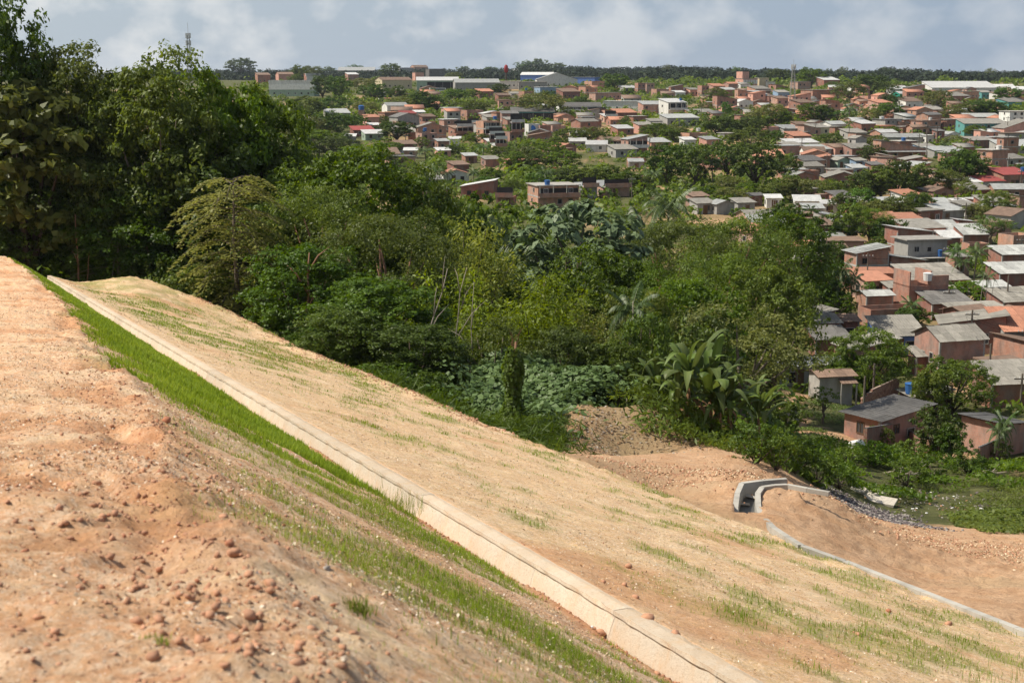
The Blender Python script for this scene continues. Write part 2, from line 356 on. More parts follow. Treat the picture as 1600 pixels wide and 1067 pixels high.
D_IN = [on_z(1252, 857, -11.8), on_z(1230, 843, -12.12), on_z(1208, 828, -12.47)] + [on_z(*p, DZ) for p in ((1191, 810), (1185, 790), (1184, 770), (1191, 760), (1210, 757), (1230, 756), (1262, 762), (1296, 768))]
def seg_dist(X, Y, pts):
    best = np.full(X.shape, 1e9); side = np.zeros(X.shape)
    for (ax, ay, _), (bx, by, _) in zip(pts[:-1], pts[1:]):
        t = np.clip(((X - ax) * (bx - ax) + (Y - ay) * (by - ay)) / ((bx - ax) ** 2 + (by - ay) ** 2), 0, 1)
        d = np.hypot(X - ax - t * (bx - ax), Y - ay - t * (by - ay)); s = (bx - ax) * (Y - ay) - (by - ay) * (X - ax); k = d < best
        best = np.where(k, d, best); side = np.where(k, s, side)
    return best, side
def nat(x, y, detail=True):
    x = np.asarray(x, float); y = np.maximum(np.asarray(y, float), 14.0)
    sh = np.broadcast(x, y).shape; X = np.broadcast_to(x, sh).ravel(); Y = np.broadcast_to(y, sh).ravel()
    P = np.stack([np.clip(X / Y, -1.6, 1.6) * 1.6, np.log(Y)], 1); out = np.empty(len(P))
    for i in range(0, len(P), 20000):
        q = P[i:i + 20000]
        out[i:i + 20000] = _phi(np.linalg.norm(q[:, None] - _C[None], axis=2)) @ _W[:_n] + _W[_n] + q @ _W[_n + 1:]
    if detail:
        out = out + 0.5 * fbm(X * .05, Y * .05, 21, 3) * sstep(50, 90, Y) + .16 * fbm(X * .5, Y * .5, 23, 4)
        out = out + 1.35 * np.exp(-((((X - 5.0) / 3.9) ** 2 + ((Y - 70.5) / 4.2) ** 2)) ** 2) * (1 + .15 * fbm(X * .9, Y * .9, 29, 3))            # weedy mound
    A_, U_ = au(X, Y); lim = CH_O[1] - .035 - .34 * (20.4 - CH_O[0]) - T_ * A_ - .14 - .16 * (U_ - 20.4)
    k = (A_ < 33) & (U_ > 17) & (U_ < 30); out[k] = np.minimum(out[k], lim[k])
    near = (X > 4) & (X < 14) & (Y > 36) & (Y < 56)
    if near.any():
        d, s = seg_dist(X[near], Y[near], D_IN); o_, s2 = seg_dist(X[near], Y[near], D_OUT); z = out[near]
        bank = np.where((s < 0) & (Y[near] > 38.5), DZ - .05 - .40 * np.maximum(d - .4, 0) ** 1.2 - .9 * np.maximum(Y[near] - 44.3, 0) - 1.8 * np.maximum(X[near] - 9.2, 0), -99)          # earth banked against the inner wall
        bank2 = np.where(s2 > 0, DZ - .10 - .25 * np.maximum(o_ - .4, 0) - 1.3 * np.maximum(X[near] - 8.3, 0) - .5 * np.maximum(Y[near] - 46, 0), -99)               # and against the outer one
        z = np.where(o_ < 3, np.maximum(z, bank2 + .08 * fbm(X[near] * 2, Y[near] * 2, 33, 3)), z)
        out[near] = np.maximum(z, bank + .05 * fbm(X[near] * 1.7, Y[near] * 1.7, 31, 4) - .04)
    return out.reshape(sh)
def inside(x, y):
    a, u = au(x, y)
    return (u < edge_u(a)) & (a < A_END)
def height(x, y):
    a, u = au(x, y); return np.maximum(emb(a, u), nat(x, y))
_DS = np.exp(np.linspace(math.log(3.0), math.log(5500.0), 2600))
def hit(px, py, natural=False, dmin=3.0):
    """where the line of sight through a photo pixel meets the land"""
    r = ray(px, py); D = _DS[_DS >= dmin]
    h = nat(r[0] * D, D) if natural else height(r[0] * D, D)
    k = np.nonzero(r[2] * D <= h)[0]
    if len(k) == 0: d = D[-1]
    else: d = D[k[0]]
    x, y = r[0] * d, d
    return float(x), float(y), float(nat(x, y) if natural else height(x, y))
# ---- ground sheet
_az = np.concatenate([np.linspace(-1.5, -.5, 24)[:-1], np.linspace(-.5, .5, 380), np.linspace(.5, 1.5, 24)[1:]])
_ds = np.concatenate([np.exp(np.linspace(math.log(14), math.log(150), 330))[:-1], np.exp(np.linspace(math.log(150), math.log(9000), 190))])
GX = _az[None, :] * _ds[:, None]; GY = np.repeat(_ds[:, None], len(_az), 1)
GZ = nat(GX, GY); _a, _u = au(GX, GY); _e = emb(_a, _u, False)
_in = (_u < 20.1) & (_a < A_END + 10)
GZ = np.where(_in, np.minimum(GZ, _e - .6), GZ)
_rough = np.exp(-((GX - 18) / 14) ** 2 - ((GY - 45) / 16) ** 2)
_pl = np.array([q[:2] for q in D_OUT] + [q[:2] for q in reversed(D_IN[3:9])]); _ins = np.zeros(GX.shape, bool); _j = len(_pl) - 1
for _i in range(len(_pl)):
    a, b = _pl[_i], _pl[_j]; _ins ^= ((a[1] > GY) != (b[1] > GY)) & (GX < (b[0] - a[0]) * (GY - a[1]) / (b[1] - a[1] + 1e-9) + a[0]); _j = _i
GZ = np.where(_ins, np.minimum(GZ, DZ - .75), GZ)
GZ = GZ + _rough * .26 * (1 - _ins) * fbm(GX * 1.9, GY * 1.9, 41, 5, .72)
def grid_faces(nr, nc):
    i = np.arange(nr - 1)[:, None] * nc + np.arange(nc - 1)[None]; i = i.ravel()
    return np.stack([i, i + 1, i + nc + 1, i + nc], 1)
# tint: R bare soil, G green cover, B pale sand
_px = 800 + F * GX / GY
_bare = sstep(30, 14, np.hypot((GX - 26) * .8, GY - 52)) + sstep(9, 4, np.hypot(GX - 9, (GY - 60))) + sstep(4.5, 2.6, np.hypot(GX - 4.6, GY - 68.5)) * .8
_bare = np.clip(_bare + .9 * sstep(.15, .5, fbm(GX * .08, GY * .08, 61, 4)) * sstep(85, 110, GY) * sstep(8, 20, GX), 0, 1)
_bare = np.clip(_bare - 1.2 * sstep(62, 78, GY) * sstep(.0, .25, fbm(GX * .16, GY * .16, 66, 4)) * sstep(12, 20, GX), 0, 1)
_bare = np.maximum(_bare, .45 * sstep(.05, .35, fbm(GX * .035, GY * .035, 71, 4)) * sstep(140, 170, GY) * (1 - sstep(900, 1300, GY)))
_bare = np.where(np.hypot(GX - 5, GY - 70) < 5, _bare * .6, _bare)
_bare = np.maximum(_bare, sstep(64, 58, GY) * sstep(4, 7, GX))
_sand = sstep(.0, .5, fbm(GX * .21, GY * .21, 81, 4)) * sstep(95, 60, GY)
gm = NT('ground_soil', .95, .1); gc = gm.co('Object'); ga = gm.attr(); gs = gm.n('ShaderNodeSeparateXYZ'); gm.l(ga.outputs['Vector'], gs.inputs[0])
soil = gm.mix(gm.ramp(gm.noise(gc, .9, 8, .65), [(.35, 0.), (.65, 1.)]), (.50, .295, .165), (.60, .40, .255))
soil = gm.mix(gm.ramp(gm.noise(gc, 5., 6, .7), [(.5, 0.), (.72, .75)]), soil, (.33, .18, .105))
soil = gm.mix(gm.ramp(gm.noise(gc, 11., 4, .75), [(.60, 0.), (.70, .55)]), soil, (.60, .47, .34))
soil = gm.mix(gm.math('MULTIPLY', gs.outputs[2], .5), soil, (.50, .37, .23))
green = gm.mix(gm.ramp(gm.noise(gc, .5, 8, .7), [(.35, 0.), (.65, 1.)]), (.055, .062, .022), (.13, .135, .055))
green = gm.mix(gm.ramp(gm.noise(gc, 2.2, 5, .7), [(.55, 0.), (.75, .7)]), green, (.16, .125, .07))
gm.color(gm.mix(gs.outputs[0], green, soil)); gm.bump(gm.noise(gc, 4., 8, .75), .9, .16)
me = mesh_np('ground', np.stack([GX, GY, GZ], 2).reshape(-1, 3), grid_faces(*GX.shape), gm.m,
             tint=np.stack([_bare, 1 - _bare, _sand], 2).reshape(-1, 3), smooth=True)
tag(obj('ground', me), 'valley ground of bare soil and weeds running up to the town', kind='structure')
# ---- embankment sheet
_aa = np.concatenate([np.linspace(-8, 2.4, 20), 2.4 + (np.exp(np.linspace(0, math.log(131), 620)) - 1) * .9])
_uu = np.concatenate([np.linspace(-30, -1.5, 24), np.linspace(-1.4, CH_B[0], 170), [CH_B[0] + .021, CH_B[0] + .2, CH_O[0] - .031, CH_O[0] - .029], np.linspace(8.05, 28, 180), np.linspace(28.4, 46, 24)])
A2, U2 = np.meshgrid(_aa, _uu, indexing='ij'); EX, EY = xy(A2, U2); EZ = emb(A2, U2)
UB = np.interp(A2, _ba, _bu)
_flat = ((U2 < CH_B[0]) | (U2 > CH_O[0] - .03)).astype(float)
_nearch = 1 - np.exp(-((U2 - 7.75) / .35) ** 2)
_brow = np.exp(-((U2 - UB + .1) / .55) ** 2)
_rim = np.exp(-((U2 - edge_u(A2) + .5) / 1.0) ** 2)
def grassness(a, u):
    """how much grass grows at a place of the embankment"""
    ub = np.interp(a, _ba, _bu); t = (u - ub) / (CH_B[0] - ub)
    strip = sstep(-.12, .5, t + .3 * fbm(a * .35, u * .8, 131, 3)) * (u < CH_B[0] - .34 + .12 * fbm(a * 1.3, a * 0, 135, 3))
    dens = np.where(a > 22.5 + 2.2 * fbm(u * .9, u * 0, 133, 2), .55 + .9 * sstep(-.3, .3, fbm(a * .6, u * .8, 139, 4)), .75 * sstep(-.25, .35, fbm(a * .9, u * .5, 137, 4)))
    strip = strip * dens
    bench = sstep(-.12, .42, fbm(a * .55, u * .85, 141, 5, .65) + .35 * fbm(a * .12, u * .15, 142, 2)) * sstep(CH_O[0] + .7, CH_O[0] + 1.6, u) * (u < edge_u(a)) * .8
    bench = bench + .5 * sstep(55, 75, a) * sstep(.0, .4, fbm(a * .25, u * .6, 143, 4)) * (u > CH_O[0] + .6) * (u < edge_u(a))
    top = .035 * sstep(.1, .5, fbm(a * .5, u * .5, 147, 3)) * (u < ub)
    return np.clip(strip + bench + top, 0, 1)
GR = grassness(A2, U2)
_bare_hollowE = np.clip(sstep(.08, .3, fbm(A2 * .9 + 3.1, U2 * 1.1, 123, 4)) * (U2 < UB) * .8 + _brow * sstep(-.1, .3, fbm(A2 * .7, U2 * .9, 151, 3)) + sstep(.2, .5, fbm(A2 * .22, U2 * .3, 153, 4)) * .7 + np.exp(-((U2 - 7.35) / .22) ** 2) * (U2 < 7.5), 0, 1)  # bare earth, and a darker redder tone in the hollows of the brow
_ben = sstep(7.9, 8.1, U2)
em = NT('embankment_soil', .95, .1); ec = em.co('Object'); ea = em.attr(); es = em.n('ShaderNodeSeparateXYZ'); em.l(ea.outputs['Vector'], es.inputs[0])
base = em.mix(es.outputs[2], (.66, .405, .225), (.64, .445, .235))
base = em.mix(em.ramp(em.noise(ec, .45, 8, .7), [(.46, 0.), (.56, .7)]), base, (.69, .54, .35))
base = em.mix(em.ramp(em.noise(ec, 1.7, 9, .68), [(.40, 0.), (.60, .85)]), base, em.mix(es.outputs[2], (.56, .30, .165), (.55, .33, .165)))
base = em.mix(em.ramp(em.noise(ec, 14., 6, .75), [(.44, 0.), (.60, .75)]), base, (.71, .55, .40))
base = em.mix(em.ramp(em.noise(ec, 27., 4, .75), [(.56, 0.), (.66, .8)]), base, (.25, .13, .075))
base = em.mix(em.ramp(em.voro(ec, 34., 'Distance'), [(.12, .62), (.2, 0.)]), base, (.80, .72, .62))
base = em.mix(em.math('MULTIPLY', es.outputs[1], .75), base, em.mix(em.ramp(em.noise(ec, 3., 5), [(.4, 0.), (.65, .7)]), (.52, .26, .13), (.40, .18, .09)))
base = em.mix(em.math('MULTIPLY', es.outputs[0], em.ramp(em.noise(ec, 11., 4, .7), [(.3, .35), (.6, .85)])), base, (.15, .19, .035))
base = hsv(em, base, .5, 1.0, em.math('ADD', em.math('MULTIPLY', em.ramp(em.noise(ec, 9., 6, .85), [(.34, 0.), (.66, 1.)]),   .46), .84)); em.color(base); em.bump(em.math('ADD', em.noise(ec, 12., 8, .8), em.math('MULTIPLY', em.noise(ec, 45., 4), .4)), 0.8, .055)
me = mesh_np('embankment', np.stack([EX, EY, EZ], 2).reshape(-1, 3), grid_faces(*EX.shape), em.m,
             tint=np.stack([GR, _bare_hollowE, _ben], 2).reshape(-1, 3), smooth=True)
tag(obj('embankment', me), 'cut earth slope with a flat brow and a lower bench of straw-strewn soil', kind='structure')
def esurf(a, u): X, Y = xy(a, u); return X, Y, emb(a, u)
# ---- concrete gutter: one cast length after another
conc = NT('gutter_concrete', .9, .2); c0 = conc.co('Object')
k0 = conc.mix(conc.ramp(conc.noise(c0, 1.2, 8, .65), [(.38, 0.), (.66, 1.)]), (.60, .56, .49), (.53, .46, .37))
k0 = conc.mix(conc.ramp(conc.noise(c0, 26., 5, .7), [(.52, 0.), (.66, .7)]), k0, (.36, .29, .22))
k0 = conc.mix(conc.ramp(conc.noise(conc.co('Object', (6, 6, 1.5)), 1.0, 6), [(.52, 0.), (.72, .55)]), k0, (.55, .36, .20))
cn = conc.n('ShaderNodeNewGeometry'); cs = conc.n('ShaderNodeSeparateXYZ'); ca = conc.attr(); conc.l(ca.outputs['Vector'], cs.inputs[0])
k0 = conc.mix(conc.math('MULTIPLY', conc.math('MULTIPLY', cs.outputs[0], .62), conc.ramp(conc.noise(c0, 3.5, 7, .7), [(.3, .35), (.6, .95)])), k0, (.56, .385, .23))
k0 = hsv(conc, k0, .5, 1.0, conc.math('ADD', conc.math('MULTIPLY', conc.rnd(), .2), .88)); conc.color(k0); conc.bump(conc.noise(c0, 30., 7, .75), .6, .03)
rs = random.Random(5)
gut = empty('drainage_gutter', (*xy(10, CH_B[0]), float(CH_B[1] - T_ * 10)))
tag(gut, 'long pale concrete gutter running down the slope between grass strip and bench', 'gutter')
def gutter_mesh(seed, ln):
    r = np.random.default_rng(seed)
    prof = [(-.95, -.40), (-.06, -.33), (.0, 0.0), (.095, .282), (.068, .298), (.076, .352), (.26, .352), (.36, .33), (.36, -.3), (-.95, -.5)]
    n = 12; V = []
    for i in range(n + 1):
        t = ln * (i / n * .9972 + .0014)
        for j, (u, w_) in enumerate(prof):
            q = .005 * r.standard_normal() if (1 < j < 8 and 0 < i < n) else 0
            V.append((t * DH[0] + (u + q) * RH[0], t * DH[1] + (u + q) * RH[1], w_ + .55 * q - T_ * t))
    k = len(prof); Fq = []
    for i in range(n):
        for j in range(k):
            b = (j + 1) % k; Fq.append((i * k + j, i * k + b, (i + 1) * k + b, (i + 1) * k + j))
    m = MB(); m.v = V; m.f = Fq + [tuple(range(k)), tuple(n * k + k - 1 - j for j in range(k))]; m.m = [0] * len(m.f)
    g = m.mesh('gutter_length', conc.m); at = g.color_attributes.new('tint', 'FLOAT_COLOR', 'POINT')     # earth dust lies on the top and the foot
    at.data.foreach_set('color', np.array([[v, v, v, 1.] for i in range(n + 1) for v in (1, 1, .8, 0, .1, .6, .9, 1, 1, 1)], np.float32).ravel()); return g
_gl = [gutter_mesh(s, 2.5) for s in range(6)]
for i, a in enumerate(np.arange(5.0, A_END - 1, 2.5)):
    X, Y = xy(a, CH_B[0]); o = obj('gutter_length', _gl[rs.randrange(6)])
    o.parent = gut; o.location = Vector((X, Y, CH_B[1] - T_ * a + rs.uniform(-.003, .003))) - gut.location
# ================================================================== PLANT BUILDING
def unit(v): return v / np.maximum(np.linalg.norm(v, axis=-1, keepdims=True), 1e-9)
def leaves(C, Nn, L, Wd, rng, dirs=None, fold=.18):
    """rhombic leaves: centres C, normals Nn, lengths L, widths Wd -> verts, quads"""
    n = len(C); Nn = unit(Nn)
    t = rng.standard_normal((n, 3)) if dirs is None else dirs
    t = unit(t - Nn * (t * Nn).sum(1, keepdims=True)); b = np.cross(Nn, t)
    L = np.broadcast_to(L, n)[:, None]; Wd = np.broadcast_to(Wd, n)[:, None]
    V = np.stack([C - t * L * .5, C + b * Wd * .5 + Nn * Wd * fold, C + t * L * .5, C - b * Wd * .5 + Nn * Wd * fold], 1).reshape(-1, 3)
    return V, np.arange(4 * n).reshape(n, 4)
def ball(n, rng): return unit(rng.standard_normal((n, 3)))
def crown_pts(rng, lobes, nsub, nleaf, spread=.30, up=.45, loose=.55):
    """leaf centres, normals and tints from lobes [(centre, radii)], each of leaf clumps"""
    Cs, Ns, Ts = [], [], []
    for c, r in lobes:
        c = np.asarray(c, float); r = np.asarray(r, float) * np.ones(3); lt = rng.uniform(-.12, .12)
        d = ball(nsub, rng); d[:, 2] = np.abs(d[:, 2]) * np.where(rng.random(nsub) < .72, 1, -.8)
        sc = c + d * r * rng.uniform(.55, 1.05, (nsub, 1)); sr = r.mean() * spread * rng.uniform(.6, 1.35, nsub)
        for q in range(nsub):
            m = max(4, int(nleaf * rng.uniform(.55, 1.4))); e = ball(m, rng) * rng.random((m, 1)) ** .45
            Cs.append(sc[q] + e * sr[q] * np.array([1.15, 1.15, .75]))
            Ns.append(d[q] * .45 + e * .5 + np.array([0, 0, up]) + rng.standard_normal((m, 3)) * loose)
            Ts.append(np.clip(.42 + lt + rng.uniform(-.16, .16) + rng.uniform(-.28, .28, m), 0, 1))
    return np.concatenate(Cs), np.concatenate(Ns), np.concatenate(Ts)
def limbs(rng, top, base_r, forks, wob=.04):
    """trunk and limbs as one mesh: up to a fork, then out to each target"""
    m = MB(); fz = top
    P = [(0, 0, -.8)]; 
    for k in range(1, 6): P.append((rng.normal(0, wob) * top, rng.normal(0, wob) * top, top * k / 5))
    m.tube(P, [base_r * (1.25 - .11 * k) for k in range(6)], n=7)
    e = np.array(P[-1]); lo = np.array(P[-2])
    for i, f in enumerate(forks):
        f = np.asarray(f, float); s = e if i % 2 else lo
        mid1 = s * .65 + f * .35 + np.array([0, 0, .05 * top]) + rng.normal(0, .03, 3) * top
        mid2 = s * .3 + f * .7 + rng.normal(0, .04, 3) * top
        m.tube([s, mid1, mid2, f], [base_r * .5, base_r * .36, base_r * .22, base_r * .08], n=5)
    return m
class Proto:
    def __init__(s, H, W, parts): s.H = H; s.W = W; s.parts = parts       # parts: (name, mesh)
PROTO = {}
def finish(kind, V, Fq, T, mat, trunk, bark, H, W):
    tt = np.repeat(T, 4) if len(T) * 4 == len(V) else T
    # scale to nominal bounds
    cr = mesh_np('crown', V, Fq, MAT[mat], tint=np.asarray(tt))
    tr = trunk.mesh('trunk', MAT[bark], True)
    PROTO.setdefault(kind, []).append(Proto(H, W, [('trunk', tr), ('crown', cr)]))
def broad(kind, seed, H=12., W=9., cb=3.2, nl=13, nsub=16, nleaf=34, leaf=.26, asp=.5, mat='leaf_dark', bark='bark_grey', up=.45, spread=.30, lobr=.36, flat=1.0, loose=.55):
    rng = np.random.default_rng(seed); lob = []; R = W / 2; cz_ = (H + cb) / 2; hz = (H - cb) / 2
    for k in range(nl):
        g = 2.39996 * k + rng.uniform(-.4, .4); v = 1 - 1.75 * (k + .5) / nl; h = math.sqrt(max(0, 1 - v * v))
        f = rng.uniform(.58, .8); rr = R * lobr * rng.uniform(.75, 1.25)
        lob.append(((math.cos(g) * h * R * f, math.sin(g) * h * R * f, cz_ + v * hz * (.72 if v > 0 else .8)), (rr, rr, rr * .8 * flat)))
    C, Nn, T = crown_pts(rng, lob, nsub, nleaf, spread, up, loose)
    sh = .7 + .6 * rng.random(len(C)); V, Fq = leaves(C, Nn, leaf * sh, leaf * asp * sh, rng)
    mx = V[:, 2].max(); sc = H / mx
    tk = limbs(rng, cb * 1.15, .018 * H + .02 * W, [np.array(l[0]) * .92 for l in lob[:9]])
    finish(kind, V, Fq, T, mat, tk, bark, mx, np.percentile(np.abs(V[:, :2]), 97) * 2)
def bamboo(kind, seed, H=11., W=8.5, mat='leaf_yellow', ns=15, nleaf=560, leaf=.30):
    """plumes of fine leaves on many thin arching stems"""
    rng = np.random.default_rng(seed); m = MB(); Cs, Ds, Ts = [], [], []
    for k in range(ns):
        g = rng.uniform(0, 6.283); R = W / 2 * rng.uniform(.15, .85); hh = H * rng.uniform(.62, 1.0) * (1 - .35 * (R / W * 2) ** 2)
        pts = [(R * math.cos(g) * t ** 1.6, R * math.sin(g) * t ** 1.6, -.6 + (hh + .6) * (t - .12 * t ** 3)) for t in np.linspace(0, 1, 8)]
        m.tube(pts, [.07 * (1.1 - t) + .008 for t in np.linspace(0, 1, 8)], n=5); P = np.array(pts)
        t = rng.uniform(.42, 1, nleaf) ** .8; q = t * 7; i = np.minimum(q.astype(int), 6); fr = (q - i)[:, None]
        c = P[i] * (1 - fr) + P[i + 1] * fr; sp_ = (.28 + 1.15 * (1 - np.abs(t - .72) * 1.9).clip(.1))[:, None]
        off = rng.standard_normal((nleaf, 3)) * sp_ * np.array([.62, .62, .42])
        Cs.append(c + off); Ds.append(unit(off) * .7 + np.array([0, 0, -.5]) + rng.standard_normal((nleaf, 3)) * .3); Ts.append(np.clip(.5 + rng.uniform(-.15, .15) + rng.uniform(-.3, .3, nleaf), 0, 1))
    C = np.concatenate(Cs); D = np.concatenate(Ds); T = np.concatenate(Ts)
    Nn = rng.standard_normal(C.shape) * .6 + np.array([0, 0, .8]); sh = .7 + .6 * rng.random(len(C))
    V, Fq = leaves(C, Nn, leaf * sh, leaf * .34 * sh, rng, dirs=D)
    finish(kind, V, Fq, T, mat, m, 'bark_grey', V[:, 2].max(), np.percentile(np.abs(V[:, :2]), 97) * 2)
def layered(kind, seed, H=10.5, W=6.4, mat='leaf_layer', nb=92, per=150, leaf=.17):
    """flat sprays of small leaves in drooping tiers round one straight trunk"""
    rng = np.random.default_rng(seed); m = MB()
    m.tube([(0, 0, -1), (.05, 0, H * .3), (-.04, .05, H * .65), (0, 0, H * .98)], [.17, .14, .09, .02], n=7); Cs, Ns, Ds, Ts = [], [], [], []
    for k in range(nb):
        h = .07 + .92 * (k + rng.random()) / nb; g = 2.39996 * k + rng.uniform(-.5, .5)
        prof = math.sin(math.pi * min(1, .16 + .84 * (1 - h) ** .75)) ** .6 if h > .3 else .55 + h
        R = W / 2 * max(.2, prof) * rng.uniform(.72, 1.12); z0 = h * H; rise = rng.uniform(.04, .26) * R; drop = rng.uniform(.32, .62) * R
        tt = np.linspace(0, 1, 7); br = np.stack([R * tt * math.cos(g), R * tt * math.sin(g), z0 + rise * np.sin(tt * 2.2) - drop * tt ** 2.2], 1)
        m.tube([tuple(p) for p in br], [.035 * (1 - .85 * t) for t in tt], n=4)
        t = rng.uniform(.22, 1.0, per); i = np.minimum((t * 6).astype(int), 5); fr = (t * 6 - i)[:, None]; c = br[i] * (1 - fr) + br[i + 1] * fr
        side = np.array([-math.sin(g), math.cos(g), 0]); wd = R * .34 * np.sin(math.pi * (t * .8 + .14)); s = np.clip(rng.normal(0, .55, per), -1.1, 1.1)
        c = c + side * (s * wd)[:, None]; c[:, 2] -= .32 * np.abs(s) * wd + rng.normal(0, .045, per)
        out = np.array([math.cos(g), math.sin(g), -.5]); Cs.append(c); Ds.append(out[None] * .6 + side[None] * s[:, None] + rng.standard_normal((per, 3)) * .2)
        Ns.append(np.array([.25 * math.cos(g), .25 * math.sin(g), 1]) + rng.standard_normal((per, 3)) * .3); Ts.append(np.clip(.5 + rng.uniform(-.12, .12) + rng.uniform(-.3, .3, per), 0, 1))
    C, Nn, D, T = map(np.concatenate, (Cs, Ns, Ds, Ts)); sh = .7 + .6 * rng.random(len(C))
    V, Fq = leaves(C, Nn, leaf * sh * 1.25, leaf * .55 * sh, rng, dirs=D)
    finish(kind, V, Fq, T, mat, m, 'bark_grey', V[:, 2].max(), np.percentile(np.abs(V[:, :2]), 97) * 2)
def frond(rng, L, droop, rise, nl=22, leaf=.62, w_=.07, hang=.5):
    """one palm frond along +X from the origin"""
    t = np.linspace(0, 1, 9); ax = L * (t - .12 * t ** 3); az_ = L * (rise * t - droop * t ** 2.2); P = np.stack([ax, t * 0, az_], 1)
    V, T = [], []
    for k in range(nl):
        s = .12 + .88 * (k + .5) / nl; i = min(int(s * 8), 7); f = s * 8 - i; c = P[i] * (1 - f) + P[i + 1] * f
        tg = unit(P[i + 1] - P[i]); ll = leaf * math.sin(math.pi * (.18 + .78 * s)) ** .7
        for sg in (-1, 1):
            d = unit(tg * .62 + np.array([0, sg * .95, -.18 - hang * rng.uniform(.4, 1)])); e = c + d * ll; u_ = unit(np.cross(d, [0, 0, 1.]))
            mid = c * .5 + e * .5 + np.array([0, 0, .05 * ll])
            V += [c, mid + tg * w_, e + np.array([0, 0, -.14 * ll]), mid - tg * w_]; T += [.5 + rng.uniform(-.3, .3)] * 4
    r = .022; b = len(V)
    for p in P: V += [p + [0, -r, 0], p + [0, r, 0]]; T += [.75, .75]
    Fq = [(4 * k, 4 * k + 1, 4 * k + 2, 4 * k + 3) for k in range(b // 4)] + [(b + 2 * k, b + 2 * k + 1, b + 2 * k + 3, b + 2 * k + 2) for k in range(8)]
    return np.array(V), np.array(Fq), np.array(T)
def rotz(V, g): c, s = math.cos(g), math.sin(g); return np.stack([V[:, 0] * c - V[:, 1] * s, V[:, 0] * s + V[:, 1] * c, V[:, 2]], 1)
def palm(kind, seed, H=9., L=3.0, n=15, nl=22, leaf=.7, bend=.5, thick=.13):
    """far palms: all fronds joined into the crown"""
    rng = np.random.default_rng(seed); m = MB(); tz = H - L * .35
    P = [(bend * t ** 2, 0, -.8 + (tz + .8) * t) for t in np.linspace(0, 1, 7)]; m.tube(P, [thick * (1.3 - .5 * t) for t in np.linspace(0, 1, 7)], n=7)
    Vs, Fs, Ts = [], [], []; o = 0
    for k in range(n):
        e = (k + .5) / n; V, Fq, T = frond(rng, L * rng.uniform(.85, 1.1), .35 + .75 * e, 1.05 - 1.05 * e, nl, leaf)
        V = rotz(V, 2.39996 * k + rng.uniform(-.2, .2)) + np.array([bend, 0, tz]); Vs.append(V); Fs.append(Fq + o); Ts.append(T + rng.uniform(-.1, .1)); o += len(V)
    V = np.concatenate(Vs); cr = mesh_np('crown', V, np.concatenate(Fs), MAT['leaf_palm'], tint=np.clip(np.concatenate(Ts), 0, 1))
    PROTO.setdefault(kind, []).append(Proto(V[:, 2].max(), 2 * L * .95, [('trunk', m.mesh('trunk', MAT['bark_grey'], True)), ('crown', cr)]))
# near-forest kinds (fine leaves) ------------------------------------------------
for s in range(3): broad('dark', 10 + s, 13, 9.5, 2.4, 19, 24, 40, .29, .55, 'leaf_dark', 'bark_dark', lobr=.42)
for s in range(3): broad('green', 20 + s, 13, 9.5, 2.8, 19, 24, 40, .29, .52, 'leaf_mid', 'bark_grey', .55, .29, .42)
for s in range(2): broad('feather', 30 + s, 12, 10.5, 3.0, 19, 24, 46, .20, .42, 'leaf_mid', 'bark_red', .5, .36, .34, .62, .4)
for s in range(2): broad('pale', 40 + s, 9, 9, 2.2, 14, 18, 32, .22, .5, 'leaf_olive', 'bark_grey', .5, .34, .36, .8)
for s in range(2): bamboo('bamboo', 50 + s)
for s in range(1): layered('layered', 60 + s)
layered('layered_dark', 66, 8., 7.5, 'leaf_dark', 44, 130, .2)
broad('bigleaf', 70, 13, 9, .4, 22, 16, 16, .62, .62, 'leaf_olive', 'bark_dark', .35, .34, .36, 1., .6)
broad('cecropia', 80, 11, 10, 4.5, 17, 12, 13, .62, .62, 'leaf_pale', 'bark_grey', .9, .30, .30, .55, .35)
# town kinds (coarser leaves, seen from farther away) ------------------------------
for s in range(3): broad('round', 100 + s, 8, 8, 1.2, 12, 15, 26, .43, .55, 'leaf_dark', 'bark_dark', .5, .30, .40)
for s in range(3): broad('mid', 110 + s, 8, 8, 1.6, 12, 14, 24, .43, .55, 'leaf_mid', 'bark_grey', .5, .32, .38)
for s in range(2): broad('light', 120 + s, 7, 7, 1.2, 11, 14, 24, .39, .5, 'leaf_bright', 'bark_grey', .5, .34, .38)
for s in range(2): broad('olive', 130 + s, 7, 8, 1.0, 12, 14, 24, .39, .5, 'leaf_olive', 'bark_grey', .5, .36, .38)
broad('umbrella', 140, 6, 8, 3.0, 12, 14, 24, .22, .45, 'leaf_bright', 'bark_grey', .9, .34, .36, .45)
for s in range(2): broad('mango', 150 + s, 8, 9, .9, 20, 22, 34, .27, .42, 'leaf_mid', 'bark_dark', .5, .26, .34)
for s in range(3): broad('shrub', 160 + s, 2.6, 3.2, .15, 9, 11, 22, .17, .55, 'leaf_mid', 'bark_grey', .5, .34, .42)
for s in range(2): broad('shrub_dark', 170 + s, 3.4, 3.8, .15, 10, 12, 24, .19, .55, 'leaf_dark', 'bark_dark', .5, .34, .42)
for s in range(2): broad('sapling', 180 + s, 3.2, 2.4, 1.2, 9, 9, 14, .15, .5, 'leaf_mid', 'bark_grey', .5, .34, .36)
for s in range(2): palm('palm', 190 + s)
for s in range(2): palm('palm_low', 195 + s, 5.5, 3.2, 17, 22, .7, .3)
PR = random.Random(77)
def grow(name, kind, loc, H, W=None, rz=None, tilt=0.0):
    """one plant: an Empty with its own trunk and crown objects (shared meshes)"""
    p = PR.choice(PROTO[kind]); sz = H / p.H; sx = (W / p.W) if W else sz
    sx = min(max(sx, sz * .55), sz * 1.9)
    e = empty(name, loc, PR.uniform(0, 6.28) if rz is None else rz, (sx, sx, sz))
    for nm, me in p.parts: obj(nm, me, e)
    return e
